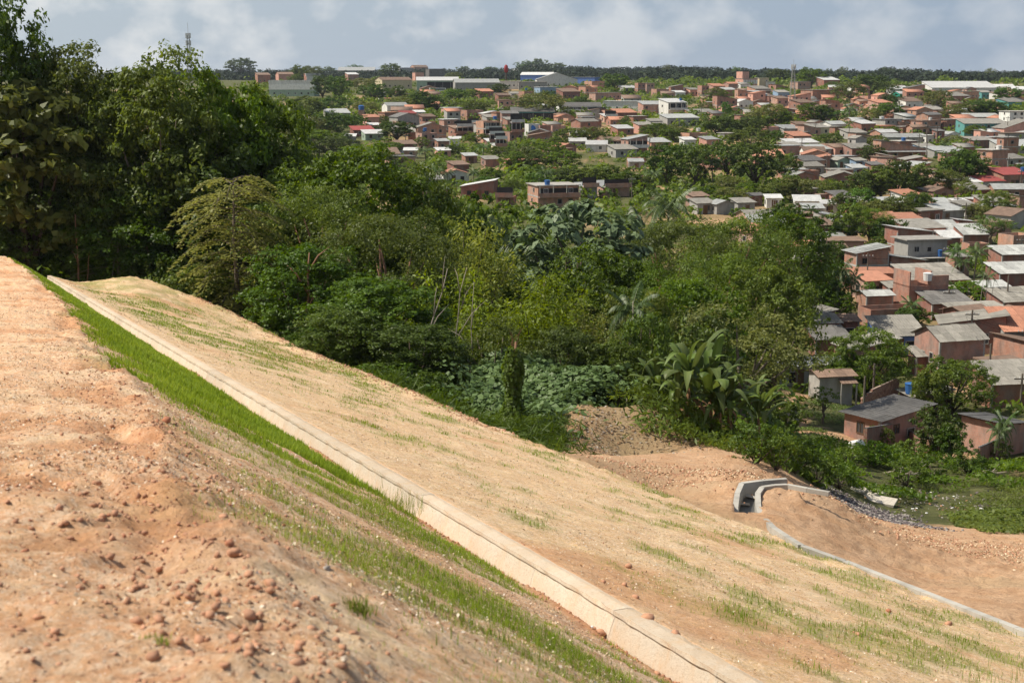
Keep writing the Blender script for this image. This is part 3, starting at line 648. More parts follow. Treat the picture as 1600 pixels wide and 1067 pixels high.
TREES = []      # (empty, px, ytop, width px, words)
LOOK = {'dark': 'dark broadleaf tree', 'green': 'mid green broadleaf tree', 'feather': 'spreading fine-leaved green tree', 'pale': 'greyish green loose tree', 'bamboo': 'yellow-green feathery tree',
        'layered': 'yellow-green drooping tree', 'layered_dark': 'dark drooping tree', 'bigleaf': 'large-leaved olive tree', 'cecropia': 'pale big-leaved tree',
        'round': 'round dark green tree', 'mid': 'mid green leafy tree', 'light': 'bright green tree', 'olive': 'olive green bushy tree', 'umbrella': 'flat-topped bright green tree',
        'mango': 'dense domed green tree', 'shrub': 'low green shrub', 'shrub_dark': 'dark green shrub', 'sapling': 'thin young tree', 'palm': 'tall slender palm', 'palm_low': 'low bushy palm'}
def at_d(px, d, z): return ((px - 800.0) / F * d, d, z)
def tree_at(px, ytop, wpx, d, kind, label=None, group=None, name='tree', hmin=None):
    """a tree rooted on the land at forward distance d whose top reaches a photo row"""
    X = (px - 800.0) / F * d; g = float(height(X, d)); top = ray(px, ytop)[2] * d
    H = max(top - g, hmin or 2.0); Wm = wpx / F * d
    e = grow(name, kind, (X, d, g - .15), H, Wm)
    TREES.append([e, px, ytop, wpx, kind, label]); tag(e, label, 'palm' if 'palm' in kind else ('shrub' if 'shrub' in kind else 'tree'), group)
    return e
def town_tree(px, ytop, ybase, wpx, kind, label=None):
    X, Y, Z = hit(px, ybase, True, 60); return tree_at(px, ytop, wpx, Y, kind, label, 'trees standing among the town houses', 'palm_tree' if 'palm' in kind else 'tree')
# ================================================================== THE NEAR FOREST
FG = 'trees of the wood below the embankment'
for px, yt, wp, d, k, lb in [
    (-5, -40, 175, 113, 'dark', 'tallest dark tree cut by the top left corner of the view'),
    (100, 57, 175, 114, 'green', 'dark green tree whose crown meets the sky beside the tallest tree'),
    (40, 118, 215, 110, 'bigleaf', 'olive tree with large leaves standing at the left edge of the wood'),
    (150, 170, 180, 112, 'dark', 'dark tree below the notch of sky between two tall crowns'),
    (62, 240, 180, 113, 'dark', 'dark tree standing behind the lower leaves of the large-leaved olive tree'),
    (248, 57, 200, 112, 'green', 'tall green tree whose sunlit top stands below the thin distant mast'),
    (335, 94, 165, 116, 'green', 'green tree with its sunlit crown just under the distant mast'),
    (408, 116, 160, 119, 'green', 'green tree whose right flank slopes down to the white fortress-like wall'),
    (305, 180, 240, 113, 'dark', 'dark tree filling the wood behind the yellow-green drooping tree'),
    (435, 205, 150, 118, 'dark', 'dark tree on the slope of the crown line above the twisted trunk'),
    (366, 270, 158, 100, 'layered', 'yellow-green drooping tree with tiered sprays at the embankment edge'),
    (182, 352, 170, 108, 'layered_dark', 'dark drooping tree with tiered sprays near the thin bare trunk'),
    (232, 280, 200, 110, 'dark', 'dark tree between the two drooping trees'),
    (120, 300, 160, 113, 'dark', 'dark tree right behind the thin bare trunk at the gutter end'),
    (170, 110, 150, 117, 'green', 'green tree closing the gap between the two tallest crowns'),
    (200, 215, 170, 115, 'feather', 'fine-leaved tree in the dark wood left of the tall sunlit tree'),
    (395, 300, 170, 108, 'dark', 'dark tree right behind the yellow-green drooping tree'),
    (470, 240, 160, 113, 'green', 'green tree above the twisted reddish trunk'),
    (545, 335, 190, 106, 'green', 'green tree left of the broad fine-leaved tree'),
    (660, 400, 150, 98, 'green', 'green tree between the broad fine-leaved tree and the yellow plume'),
    (775, 380, 140, 112, 'green', 'green tree between the two yellow-green plumes'),
    (560, 214, 210, 112, 'green', 'wide green tree with a rounded top in front of the low pale roofs'),
    (645, 246, 140, 120, 'green', 'sunlit green tree standing before the small white car'),
    (500, 280, 195, 105, 'feather', 'fine-leaved tree with a twisted reddish trunk'),
    (600, 325, 240, 98, 'feather', 'broad fine-leaved tree with long low reddish limbs'),
    (690, 318, 130, 110, 'green', 'green tree to the left of the brightest yellow-green plume'),
    (470, 375, 180, 94, 'dark', 'dark tree below the twisted reddish trunk'),
    (590, 425, 210, 86, 'dark', 'dark tree under the long low limbs of the broad fine-leaved tree'),
    (535, 470, 150, 82, 'dark', 'low dark tree directly behind the embankment edge'),
    (725, 328, 140, 106, 'bamboo', 'brightest yellow-green plume of the wood, highest of its kind'),
    (695, 412, 150, 93, 'bamboo', 'yellow-green feathery tree below the brightest plume'),
    (836, 404, 150, 93, 'bamboo', 'yellow-green feathery tree in the middle of the wood'),
    (905, 452, 120, 98, 'bamboo', 'smaller yellow-green feathery tree right of the middle one'),
    (735, 290, 145, 150, 'round', 'round dark tree in front of the long brick wall'),
    (815, 312, 95, 142, 'palm_low', 'dark palm in a shaded gap before the brick house with flags'),
    (858, 330, 80, 138, 'palm_low', 'second dark palm in the shaded gap, next to the pale big-leaved tree'),
    (905, 310, 190, 136, 'cecropia', 'pale big-leaved tree rising before the grey-roofed house'),
    (945, 372, 170, 119, 'green', 'green tree below the pale big-leaved tree'),
    (1000, 305, 110, 170, 'palm_low', 'feathery palm right of the long white roof'),
    (1050, 280, 90, 190, 'palm', 'tall palm beside the dark grove in the middle distance'),
    (1062, 335, 190, 142, 'feather', 'fine-leaved green tree before the cluster of low pale roofs'),
    (1160, 332, 190, 150, 'feather', 'wide fine-leaved tree in front of the white roof strips'),
    (1238, 325, 120, 168, 'green', 'dark leafy tree at the right shoulder of the wood'),
    (1128, 385, 170, 122, 'feather', 'fine-leaved tree in the right middle of the wood'),
    (1010, 395, 150, 118, 'feather', 'fine-leaved tree in the centre of the wood right of the yellow plumes'),
    (1005, 448, 130, 105, 'pale', 'greyish loose tree in the hollow behind the banana clump'),
    (1090, 425, 150, 108, 'green', 'green tree standing behind the banana clump'),
    (1165, 452, 210, 96, 'pale', 'large greyish green tree hanging over the grey-roofed sheds'),
    (1215, 405, 130, 118, 'green', 'green tree over the ribbed metal roof'),
    (985, 442, 90, 101, 'palm', 'slim palm in the hollow behind the leafy mound'),
    (765, 478, 150, 84, 'pale', 'thin-stemmed tree rising above the vine cover'),
    (640, 495, 190, 80, 'dark', 'dark bushy tree above the tall grass of the wood edge'),
    (880, 505, 120, 84, 'dark', 'dark bushy tree just behind the vine cover'),
    (960, 515, 130, 84, 'green', 'leafy tree between vine cover and banana clump')]:
    if not lb: lb = 'dark tree standing at the left border of the wood'
    tree_at(px, yt, wp, d, k, lb, FG, 'palm_tree' if 'palm' in k else 'tree')
# thickets of the wood floor along the embankment edge: each shrub its own thing
_fr = random.Random(3); UNDER = []
for i in range(95):
    if i < 62:
        px = _fr.uniform(130, 745); t = (px - 200) / 700
        edge = np.interp(px, [100, 200, 300, 420, 560, 700, 880], [432, 434, 462, 515, 580, 640, 722])
        d = np.interp(px, [100, 300, 420, 550, 700, 900], [109, 101, 94, 80, 71, 66]) + _fr.uniform(0, 12); yt = edge - _fr.uniform(8, 62)
    else:
        px = _fr.uniform(430, 1180); d = _fr.uniform(84, 125); yt = _fr.uniform(470, 560)
    e = tree_at(px, yt, _fr.uniform(70, 130), d, 'shrub_dark' if i % 3 else 'shrub', None, 'shrubs on the floor of the wood', 'shrub')
    UNDER.append(e)
for px, yt in ((-20, 330), (10, 300), (30, 345), (60, 330), (85, 372), (105, 350), (150, 385), (-5, 280)): UNDER.append(tree_at(px, yt, 110, _fr.uniform(108, 114), 'shrub_dark', None, 'shrubs on the floor of the wood', 'shrub'))
# thin bare trunks
def bare_trunk(px, yb, yt, d, r, lab, lean=.3, mat='bark_red', forks=2):
    X = (px - 800) / F * d; g = float(height(X, d)); z1 = ray(px, yt)[2] * d; H = z1 - g; m = MB(); q = random.Random(int(px))
    P = [(lean * (k / 6) ** 2 * H * .3 + q.uniform(-.05, .05) * H * .3, q.uniform(-.02, .02) * H, -.4 + (H + .4) * k / 6) for k in range(7)]
    m.tube(P, [r * (1.1 - .13 * k) for k in range(7)], n=6)
    e = empty('bare_tree', (X, d, g)); obj('trunk', m.mesh('trunk', MAT[mat], True), e)
    for f in range(forks):
        b = MB(); s = Vector(P[3 + f % 3]); s2 = s + Vector((q.uniform(-.25, .25) * H, q.uniform(-.1, .1) * H, q.uniform(.15, .3) * H))
        b.tube([s, (s + s2) / 2 + Vector((0, 0, .04 * H)), s2], [r * .55, r * .4, r * .12], n=5); obj('branch', b.mesh('branch', MAT[mat], True), e)
    tag(e, lab, 'bare tree', 'bare trunks at the edge of the wood')
bare_trunk(117, 432, 335, 107, .11, 'thin bare reddish trunk standing at the upper end of the gutter', .02, 'bark_red', 1)
bare_trunk(127, 440, 392, 106, .06, 'thin bare stem leaning beside the reddish trunk at the gutter end', .3, 'bark_red', 0)
bare_trunk(473, 470, 395, 92, .15, 'twisted reddish trunk with a forked limb in the dark of the wood', .15, 'bark_red', 4)
bare_trunk(655, 545, 420, 80, .06, 'pale bare stem slanting through the dark wood', .7, 'dead_wood', 3)
bare_trunk(702, 560, 418, 82, .05, 'pale bare forked stem beneath the yellow-green feathery tree', .35, 'dead_wood', 3)
bare_trunk(735, 560, 440, 83, .045, 'pale thin upright stem left of the thin-stemmed tree', .1, 'dead_wood', 2)
bare_trunk(985, 560, 470, 88, .06, 'pale bare stem before the hollow behind the vine cover', .1, 'dead_wood', 2)
# ---- vine cover on the slope below the wood
def patch_leaves(name, lab, pts, n, size, asp, mat, seed, lift=(.0, .5), hump=1.6, hs=.16, up=1.1, kind='stuff', gap=None, surf=None):
    """a blanket of leaves over humps standing on the land inside a polygon of photo pixels"""
    rng = np.random.default_rng(seed); poly = np.array([((p[0] - 800) / F * p[1], p[1]) if surf else hit(*p, natural=True, dmin=50)[:2] for p in pts])
    lo, hi = poly.min(0), poly.max(0); out = []
    while sum(map(len, out)) < n:
        q = rng.uniform(lo, hi, (n, 2)); ins = np.zeros(n, bool); j = len(poly) - 1
        for i in range(len(poly)):
            a, b = poly[i], poly[j]
            ins ^= ((a[1] > q[:, 1]) != (b[1] > q[:, 1])) & (q[:, 0] < (b[0] - a[0]) * (q[:, 1] - a[1]) / (b[1] - a[1] + 1e-12) + a[0]); j = i
        if gap is not None: ins &= fbm(q[:, 0] * .3, q[:, 1] * .3, seed + 9, 4) > gap
        out.append(q[ins])
        if not ins.any(): break
    q = np.concatenate(out)[:n] + (rng.normal(0, 1.0, (n, 2)) if surf else 0) * (rng.random((n, 1)) < .4); hmp = hump * np.clip(.55 + fbm(q[:, 0] * hs, q[:, 1] * hs, seed, 4), 0, 2); e = .4
    hx = hump * np.clip(.55 + fbm((q[:, 0] + e) * hs, q[:, 1] * hs, seed, 4), 0, 2); hy = hump * np.clip(.55 + fbm(q[:, 0] * hs, (q[:, 1] + e) * hs, seed, 4), 0, 2)
    if surf:
        hmp = surf(q[:, 0], q[:, 1]); hx = surf(q[:, 0] + e, q[:, 1]); hy = surf(q[:, 0], q[:, 1] + e); g0 = nat(q[:, 0], q[:, 1]); z = np.maximum(hmp, g0) + rng.uniform(*lift, len(q)) - rng.random(len(q)) ** 3 * .5
    else: z = nat(q[:, 0], q[:, 1]) + hmp + rng.uniform(*lift, len(q)) - rng.random(len(q)) ** 2 * .5 * hmp
    Nn = np.stack([-(hx - hmp) / e, -(hy - hmp) / e, np.full(len(q), up)], 1) + rng.standard_normal((len(q), 3)) * .42
    sh = .45 + 1.3 * rng.random(len(q)) ** 1.5; C = np.stack([q[:, 0], q[:, 1], z], 1)
    V, Fq = leaves(C, Nn, size * sh, size * asp * sh, rng, fold=.1)
    T = np.repeat(np.clip(.45 + .45 * fbm(q[:, 0] * .4, q[:, 1] * .4, seed + 5, 3) + rng.uniform(-.22, .22, len(q)), 0, 1), 4)
    o = obj(name, mesh_np(name, V, Fq, MAT[mat], tint=T)); tag(o, lab, None, None, kind); return o
patch_leaves('vine_cover', 'blanket of broad pale green vine leaves over the slope', [(735, 67), (790, 65), (870, 65.5), (915, 72.5), (960, 77), (950, 85), (790, 86), (735, 78)], 24000, .27, .85, 'leaf_vine', 201, (-.1, .25), 0, .13, surf=lambda x, y: -16.5 + 2.1 * fbm(x * .2, y * .2, 201, 4) - .12 * np.abs(y - 76) - .12 * np.maximum(x - 3, 0))
patch_leaves('tall_grass', 'dark rank grass and weeds along the edge of the wood', [(540, 69), (640, 64), (760, 61.5), (880, 61), (890, 66), (760, 67), (650, 72), (560, 78)], 16000, .6, .07, 'leaf_mid', 203, (0, .7), 0, .25, .25, surf=lambda x, y: -16.6 + .6 * fbm(x * .3, y * .3, 203, 3) - .25 * np.maximum(66 - y, 0))
patch_leaves('weeds', 'weeds and creepers over the mound beside the banana clump', [(880, 648), (960, 628), (1010, 640), (1060, 668), (1110, 690), (1080, 655), (1000, 612), (930, 612), (880, 626)], 7000, .24, .55, 'leaf_mid', 205, (0, .4), .6, .4, .7, gap=-.05)
patch_leaves('weeds', 'green weeds sprawling round the soil bank and the yard walls', [(1180, 735), (1250, 745), (1330, 770), (1420, 790), (1480, 776), (1540, 765), (1600, 770), (1640, 740), (1600, 722), (1500, 735), (1440, 705), (1330, 715), (1240, 690), (1180, 700)], 14000, .26, .42, 'leaf_mid', 207, (0, .35), .75, .35, .5, gap=.0)
patch_leaves('weeds', 'low weeds on the open ground before the grey-roofed house', [(1200, 690), (1320, 690), (1345, 650), (1320, 618), (1230, 612), (1200, 640)], 6000, .2, .3, 'leaf_bright', 209, (0, .2), .25, .4, .5, gap=.05)
patch_leaves('weeds', 'mat of low green weeds on the brown soil at the right', [(1478, 812), (1540, 835), (1620, 835), (1640, 805), (1560, 800)], 6000, .22, .55, 'leaf_mid', 211, (0, .15), .35, .5, .8)
patch_leaves('weeds', 'short rough weeds over the open plots before the yard walls', [(1390, 806), (1500, 806), (1640, 800), (1660, 735), (1520, 735), (1400, 745)], 11000, .15, .3, 'leaf_olive', 217, (0, .2), .25, .6, .5, gap=.06)
# ---- vine-covered stump
rg = np.random.default_rng(8); d = 68.0; X = (802 - 800) / F * d; g = float(height(X, d)); zt = ray(802, 528)[2] * d; hh = zt - g
st = empty('vine_covered_stump', (X, d, g)); m = MB(); m.tube([(0, 0, -.4), (.05, 0, hh * .5), (.12, 0, hh * .96)], [.2, .14, .05], n=7); obj('trunk', m.mesh('trunk', MAT['bark_red'], True), st)
for k in range(4):
    m = MB(); m.tube([(.1, 0, hh * .75), (rg.uniform(-.3, .3), 0, hh * .95), (rg.uniform(-.4, .5), 0, hh * rg.uniform(1.05, 1.2))], [.03, .02, .008], n=4); obj('branch', m.mesh('branch', MAT['bark_red']), st)
n = 2600; z = rg.random(n) ** 1.1 * hh * .9; rr = (.75 - .45 * z / hh) * rg.random(n) ** .35 * (1 + .3 * np.sin(z * 2.3)); gg = rg.uniform(0, 6.283, n)
C = np.stack([rr * np.cos(gg), rr * np.sin(gg), z], 1); V, Fq = leaves(C, np.stack([np.cos(gg), np.sin(gg), .5 + 0 * gg], 1) + rg.standard_normal((n, 3)) * .4, .2, .16, rg)
o = obj('vines', mesh_np('vines', V, Fq, MAT['leaf_mid'], tint=np.repeat(rg.uniform(.1, .7, n), 4)), st)
tag(st, 'upright dead stump wrapped in dark green vines at the wood edge', 'stump')
# ---- banana plants: each leaf a part
def banana_leaf(seed, L):
    r = np.random.default_rng(seed); n = 11; V, T = [], []; rise = r.uniform(.85, 1.3); drop = r.uniform(.35, 1.25); wmax = L * r.uniform(.065, .09)
    for k in range(n):
        t = k / (n - 1); c = np.array([L * (t - .22 * t ** 3) * .85, 0, L * (rise * t - drop * t ** 2.3)]); wd = wmax * (math.sin(math.pi * min(1, max(0, (t - .13) / .87)) ** .75) ** .6 if t > .13 else .02)
        tear = .8 + .3 * r.random()
        for s, w_, dz in ((-1, wd * tear, .32), (-.45, wd, .06), (0, 0, 0), (.45, wd, .06), (1, wd * tear, .32)):
            V.append(c + np.array([-.1 * abs(s) * w_, s * w_, dz * w_ * (1 if seed % 2 else -.9)])); T.append(.75 if s == 0 else .42 + r.uniform(-.2, .2))
    Fq = [(k * 5 + j, k * 5 + j + 1, k * 5 + j + 6, k * 5 + j + 5) for k in range(n - 1) for j in range(4)]
    return mesh_np('leaf', np.array(V), np.array(Fq), MAT['leaf_banana'], tint=np.array(T), smooth=True)
BL = [banana_leaf(s, 3.1) for s in range(8)]; BLD = []
for s in range(3):
    b = banana_leaf(20 + s, 1.7); b.materials.clear(); b.materials.append(MAT['dead_leaf']); BLD.append(b)
_bm = MB(); _bm.tube([(0, 0, -.5), (.03, 0, .5), (0, .03, 1.1), (0, 0, 1.7)], [.17, .15, .11, .06], n=8); BSTEM = _bm.mesh('stem', MAT['dead_leaf'], True)
def banana(px, yb, yt, lab, seed, dd=0, n=8):
    n += 9; Y = 69.5 + dd; X = (px - 800) / F * Y; Z = float(height(X, Y)); top = ray(px, yt)[2] * Y; sc = (top - Z) / 3.9; q = random.Random(seed)
    e = empty('banana_plant', (X, Y, Z - .1), q.uniform(0, 6.28), (sc, sc, sc)); obj('stem', BSTEM, e)
    for k in range(n):
        o = obj('leaf', BL[(k + seed) % 8], e, (0, 0, 1.25 + .35 * (k % 3)), 2.4 * k + q.uniform(-.3, .3), [q.uniform(.8, 1.1)] * 3); o.rotation_euler[1] = -.75 + 1.15 * k / n + q.uniform(-.15, .15)
    for k in range(4):
        o = obj('dead_leaf', BLD[k % 3], e, (0, 0, 1.35), q.uniform(0, 6.28)); o.rotation_euler[1] = q.uniform(.9, 1.3); o['label'] = 'withered brown hanging leaf'
    tag(e, lab, 'banana plant', 'banana plants of the clump by the soil bank')
banana(1083, 668, 520, 'tallest banana plant, its upright leaves topping the clump', 1, 1.5, 10)
banana(1032, 655, 560, 'banana plant leaning out over the weedy mound', 2, 2, 9); banana(1118, 672, 545, 'banana plant right of the tallest one in the clump', 3, 1, 10)
banana(1150, 690, 570, 'banana plant with withered leaves towards the soil bank', 4, 1.5, 9); banana(1196, 698, 590, 'outermost banana plant of the clump on the village side', 5, 3, 9)
banana(1100, 660, 560, 'half hidden banana plant in the middle of the clump', 6, 4, 8); banana(1065, 662, 575, 'small banana plant at the foot of the tallest one', 7, 0, 7)
banana(1135, 680, 585, 'small banana plant low in the front of the clump', 8, .5, 8)
patch_leaves('weeds', 'rank weeds round the feet of the banana plants', [(1000, 67.5), (1100, 66.5), (1230, 66.5), (1230, 74), (1000, 76)], 9000, .3, .3, 'leaf_mid', 215, (0, .6), 1.0, .5, .5, surf=lambda x, y: nat(x, y) + .35 + .9 * fbm(x * .5, y * .5, 215, 3))
# ================================================================== THE TOWN
_sh = {}
def unit_window(kind):
    """a window one metre square: frame standing proud of a dark, set-back pane"""
    if kind in _sh: return _sh[kind]
    fm, pm = {'hole': ('slab', 'inner_shade'), 'wood': ('frame_wood', 'pane_dark'), 'white': ('frame_white', 'pane_dark'), 'steel': ('steel_grey', 'glass_dark')}[kind]  # a hole has no glass: its dark sheet paints the unlit inside
    m = MB(); b = .08
    for x0, x1, z0, z1 in ((-.5, .5, -.5, -.5 + b), (-.5, .5, .5 - b, .5), (-.5, -.5 + b, -.5 + b, .5 - b), (.5 - b, .5, -.5 + b, .5 - b)): m.box(x0, x1, -.06, .02, z0, z1)
    if kind != 'hole': m.box(-.02, .02, -.05, .01, -.5 + b, .5 - b)
    fr = m.mesh('window', MAT[fm]); p = MB(); p.box(-.47, .47, -.012, .01, -.47, .47); _sh[kind] = (fr, p.mesh('pane', MAT[pm])); return _sh[kind]
def unit_door(mat):
    if ('d', mat) not in _sh:
        m = MB(); m.box(-.5, .5, -.03, .02, 0, 1); m.box(-.55, -.5, -.06, .02, 0, 1.03); m.box(.5, .55, -.06, .02, 0, 1.03); m.box(-.5, .5, -.06, .02, 1.0, 1.03); _sh[('d', mat)] = m.mesh('door', MAT[mat])
    return _sh[('d', mat)]
WORDS = {'brick_orange': 'orange brick', 'brick_red': 'dark red brick', 'brick_pink': 'pinkish brick', 'plaster_white': 'white', 'plaster_grey': 'grey', 'plaster_cream': 'cream', 'plaster_pink': 'pink', 'plaster_teal': 'dull teal',
         'plaster_blue': 'pale blue', 'plaster_green': 'pale green', 'paint_teal': 'bright teal', 'paint_blue': 'blue', 'plaster_ochre': 'ochre', 'concrete': 'raw concrete'}
RW = {'fibre_grey': 'grey roof', 'fibre_dark': 'dark grey roof', 'metal_white': 'white roof', 'metal_light': 'pale metal roof', 'roof_red': 'red roof', 'tile_orange': 'orange roof', 'tile_brown': 'brown roof', 'roof_blue': 'blue roof', 'slab': 'flat slab roof'}
HOUSES = []
CORR = {}
def sheet_mesh(wd, ln, mat):
    """one corrugated roofing sheet, wd across x ln down the slope (local x, y)"""
    k = (round(wd, 2), round(ln, 2), mat)
    if k not in CORR:
        n = int(round(wd / .0885)); V = []; c = 0
        for t in (0, .012):
            for j in (0, ln):
                for i in range(n + 1): V.append((wd * i / n, j, .024 * math.cos(math.pi * i) + t))
        Fq = [(i, i + 1, n + 2 + i, n + 1 + i) for i in range(n)]; o = 2 * (n + 1); Fq = [tuple(o + q for q in f) for f in Fq] + [tuple(reversed(f)) for f in Fq]
        Fq += [(i, o + i, o + i + 1, i + 1) for i in range(n)]
        m = MB(); m.v = V; m.f = Fq; m.m = [0] * len(Fq); CORR[k] = m.mesh('roof_sheet', MAT[mat])
    return CORR[k]
def house(x0, x1, yb, ye, yaw, wall, roof, rmat, st=1, kd=.85, win=None, side=None, pitch=.2, det=0, ov=.35, door=None, name='house', label=None, nick=None, cat='house', extra=None, d=None, H=None, front=None, group='houses of the town below'):
    """box house seen between photo columns x0..x1 with its foot on row yb and front eave at row ye"""
    pc = (x0 + x1) / 2
    if d is None: X, D_, Z = hit(pc, yb, True, 60)
    else: D_ = d; X = (pc - 800) / F * d; Z = float(nat(X, d))
    a = RAD(yaw); eff = a - math.atan((pc - 800) / F)          # yaw relative to the line of sight
    eff = a + math.atan((pc - 800) / F)
    vis = (x1 - x0) / F * D_; W = (1.12 if det else 1.05) * vis / (math.cos(eff) + kd * abs(math.sin(eff))); Dp = kd * W
    if H is None: H = max((yb - ye) / F * D_, 2.2)
    # push back so that the near wall foot stands on the row
    cx = X; cy = D_ + (Dp * abs(math.cos(a)) + W * abs(math.sin(a))) / 2 * .8; cx = X * cy / D_; W *= cy / D_; Dp *= cy / D_; H *= cy / D_
    e = empty(name, (cx, cy, Z), a); hw, hd = W / 2, Dp / 2; base = -2.2
    def zt(x, y):
        if roof == 'f': return H + pitch * (y + hd)
        if roof == 'b': return H + pitch * (hd - y)
        if roof == 'l': return H + pitch * (x + hw)
        if roof == 'r': return H + pitch * (hw - x)
        if roof == 'gx': return H + pitch * (hd - abs(y))
        if roof == 'gy': return H + pitch * (hw - abs(x))
        return H
    m = MB()
    if roof == 'gx':
        m.poly([(-hw, -hd, base), (hw, -hd, base), (hw, -hd, H), (-hw, -hd, H)]); m.poly([(hw, hd, base), (-hw, hd, base), (-hw, hd, H), (hw, hd, H)])
        for s in (-1, 1): q = [(s * hw, -s * -hd, base), (s * hw, -s * hd, base), (s * hw, -s * hd, H), (s * hw, 0, zt(0, 0)), (s * hw, s * hd, H)]; m.poly(q if s < 0 else [(hw, -hd, base), (hw, hd, base), (hw, hd, H), (hw, 0, zt(0, 0)), (hw, -hd, H)])
    elif roof == 'gy':
        for s in (-1, 1): m.poly([(s * hw, hd * s * -1, base), (s * hw, hd * s, base), (s * hw, hd * s, H), (s * hw, -hd * s, H)])
        m.poly([(-hw, -hd, base), (hw, -hd, base), (hw, -hd, H), (0, -hd, zt(0, 0)), (-hw, -hd, H)]); m.poly([(hw, hd, base), (-hw, hd, base), (-hw, hd, H), (0, hd, zt(0, 0)), (hw, hd, H)])
    else:
        c = [(-hw, -hd), (hw, -hd), (hw, hd), (-hw, hd)]
        for i in range(4): p, q = c[i], c[(i + 1) % 4]; m.poly([(*p, base), (*q, base), (*q, zt(*q)), (*p, zt(*p))])
        if roof == 'p': # parapet: a slab below a broken wall top
            t = .14
            for i in range(4):
                p, q = c[i], c[(i + 1) % 4]; n_ = ((c[(i + 2) % 4][0] - q[0]), (c[(i + 2) % 4][1] - q[1])); l = math.hypot(*n_); n_ = (n_[0] / l * t, n_[1] / l * t)
                ins = lambda k: (k[0] * (1 - t / hw), k[1] * (1 - t / hd)); m.poly([(*p, H), (*q, H), (*ins(q), H), (*ins(p), H)]); m.poly([(*ins(p), H), (*ins(q), H), (*ins(q), H - .95), (*ins(p), H - .95)])
    if roof != 'p' and roof != 'flat': m.poly([(-hw, -hd, H - .02), (hw, -hd, H - .02), (hw, hd, H - .02), (-hw, hd, H - .02)])
    obj('wall', m.mesh('wall', MAT[wall]), e)
    # roof
    rr = MB(); th = .07
    def slab(x0_, x1_, y0_, y1_, f, t=th):
        P = [(x0_, y0_), (x1_, y0_), (x1_, y1_), (x0_, y1_)]; rr.hexa([(x, y, f(x, y) + .012) for x, y in P] + [(x, y, f(x, y) + .012 + t) for x, y in P])
    if roof == 'flat': slab(-hw - ov, hw + ov, -hd - ov, hd + ov, zt, .16)
    elif roof == 'p': slab(-hw + .16, hw - .16, -hd + .16, hd - .16, lambda x, y: H - 1.0, .05)
    elif roof == 'gx':
        slab(-hw - ov, hw + ov, -hd - ov, -.0, lambda x, y: H + pitch * (hd + y)); slab(-hw - ov, hw + ov, .0, hd + ov, lambda x, y: H + pitch * (hd - y))
    elif roof == 'gy':
        slab(-hw - ov, 0, -hd - ov, hd + ov, lambda x, y: H + pitch * (hw + x)); slab(0, hw + ov, -hd - ov, hd + ov, lambda x, y: H + pitch * (hw - x))
    elif roof in 'fblr': slab(-hw - ov, hw + ov, -hd - ov, hd + ov, zt)
    W_ = W
    if det and roof in ('f', 'gx', 'l', 'r', 'b'):
        ro = MB(); q = random.Random(int(x0 * 7 + yb)); faces = []
        if roof == 'f': faces = [((-hw - ov, -hd - ov), 0, 2 * (hw + ov), 2 * (hd + ov), pitch)]
        elif roof == 'b': faces = [((hw + ov, hd + ov), math.pi, 2 * (hw + ov), 2 * (hd + ov), pitch)]
        elif roof == 'l': faces = [((-hw - ov, hd + ov), -math.pi / 2, 2 * (hd + ov), 2 * (hw + ov), pitch)]
        elif roof == 'r': faces = [((hw + ov, -hd - ov), math.pi / 2, 2 * (hd + ov), 2 * (hw + ov), pitch)]
        else: faces = [((-hw - ov, -hd - ov), 0, 2 * (hw + ov), hd + ov, pitch), ((hw + ov, hd + ov), math.pi, 2 * (hw + ov), hd + ov, pitch)]
        for (ox, oy), g, wd, run, pt in faces:      # purlins carry the sheets
            for k in range(4):
                t = .05 + .9 * k / 3; A = Matrix.Rotation(g, 3, 'Z'); p0 = A @ Vector((.05, run * t, 0)); p1 = A @ Vector((wd - .05, run * t, 0)); zz = H - pitch * ov + pt * run * t - .035
                ro.bar((ox + p0.x, oy + p0.y, zz), (ox + p1.x, oy + p1.y, zz), .035)
        R = obj('roof', ro.mesh('roof', MAT['frame_wood']), e)
        for (ox, oy), g, wd, run, pt in faces:
            nx = max(1, round(wd / 1.05)); ny = max(1, round(run * math.hypot(1, pt) / 1.9)); sw, sl = wd / nx, run / ny; me = sheet_mesh(sw + .06, sl * math.hypot(1, pt) + .14, rmat); tl = math.atan(pt)
            for i in range(nx):
                for j in range(ny):
                    p = Matrix.Rotation(g, 3, 'Z') @ Vector((sw * i - .02, sl * j - .07, 0)); o = obj('roof_sheet', me, R)
                    o.location = (ox + p.x, oy + p.y, H - pitch * ov + pt * sl * j + .035 + .012 * (i % 2) + .016 * (j % 2) + q.uniform(0, .006)); o.rotation_euler = (tl + q.uniform(-.008, .008), 0, g + q.uniform(-.006, .006))
    else: obj('roof', rr.mesh('roof', MAT[rmat]), e)
    # ring beams between storeys
    if st > 1 and 'brick' in wall:
        for k in range(1, st):
            b = MB(); z = H * k / st; g = .015; b.box(-hw - g, hw + g, -hd - g, hd + g, z - .14, z + .14); obj('ring_beam', b.mesh('ring_beam', MAT['concrete']), e)
    if det and 'brick' in wall:
        for sx in (-1, 1): b = MB(); b.box(sx * hw - .1, sx * hw + .1, -hd - .012, -hd + .2, base, H - .01); obj('corner_post', b.mesh('corner_post', MAT['concrete']), e)
    # openings: (position along the wall 0..1, sill height as a share of H, width m, height m, kind)
    if win is None:
        q = random.Random(int(x0 * 31 + yb * 17)); n = max(1, min(6, int(W / 2.5))); win = [((i + .5 + q.uniform(-.12, .12)) / n, (.32 + s) / st + .0, 1.0, 1.05, q.choice(['hole', 'wood', 'white', 'hole'])) for s in range(st) for i in range(n) if q.random() < .85]
        win = [(u, v if st == 1 else v, w_, h_, k) for u, v, w_, h_, k in win]
        if side is None: side = [(.35 + .3 * q.random(), (.34 + s) / st, .95, 1.0, 'hole') for s in range(st) if q.random() < .6]
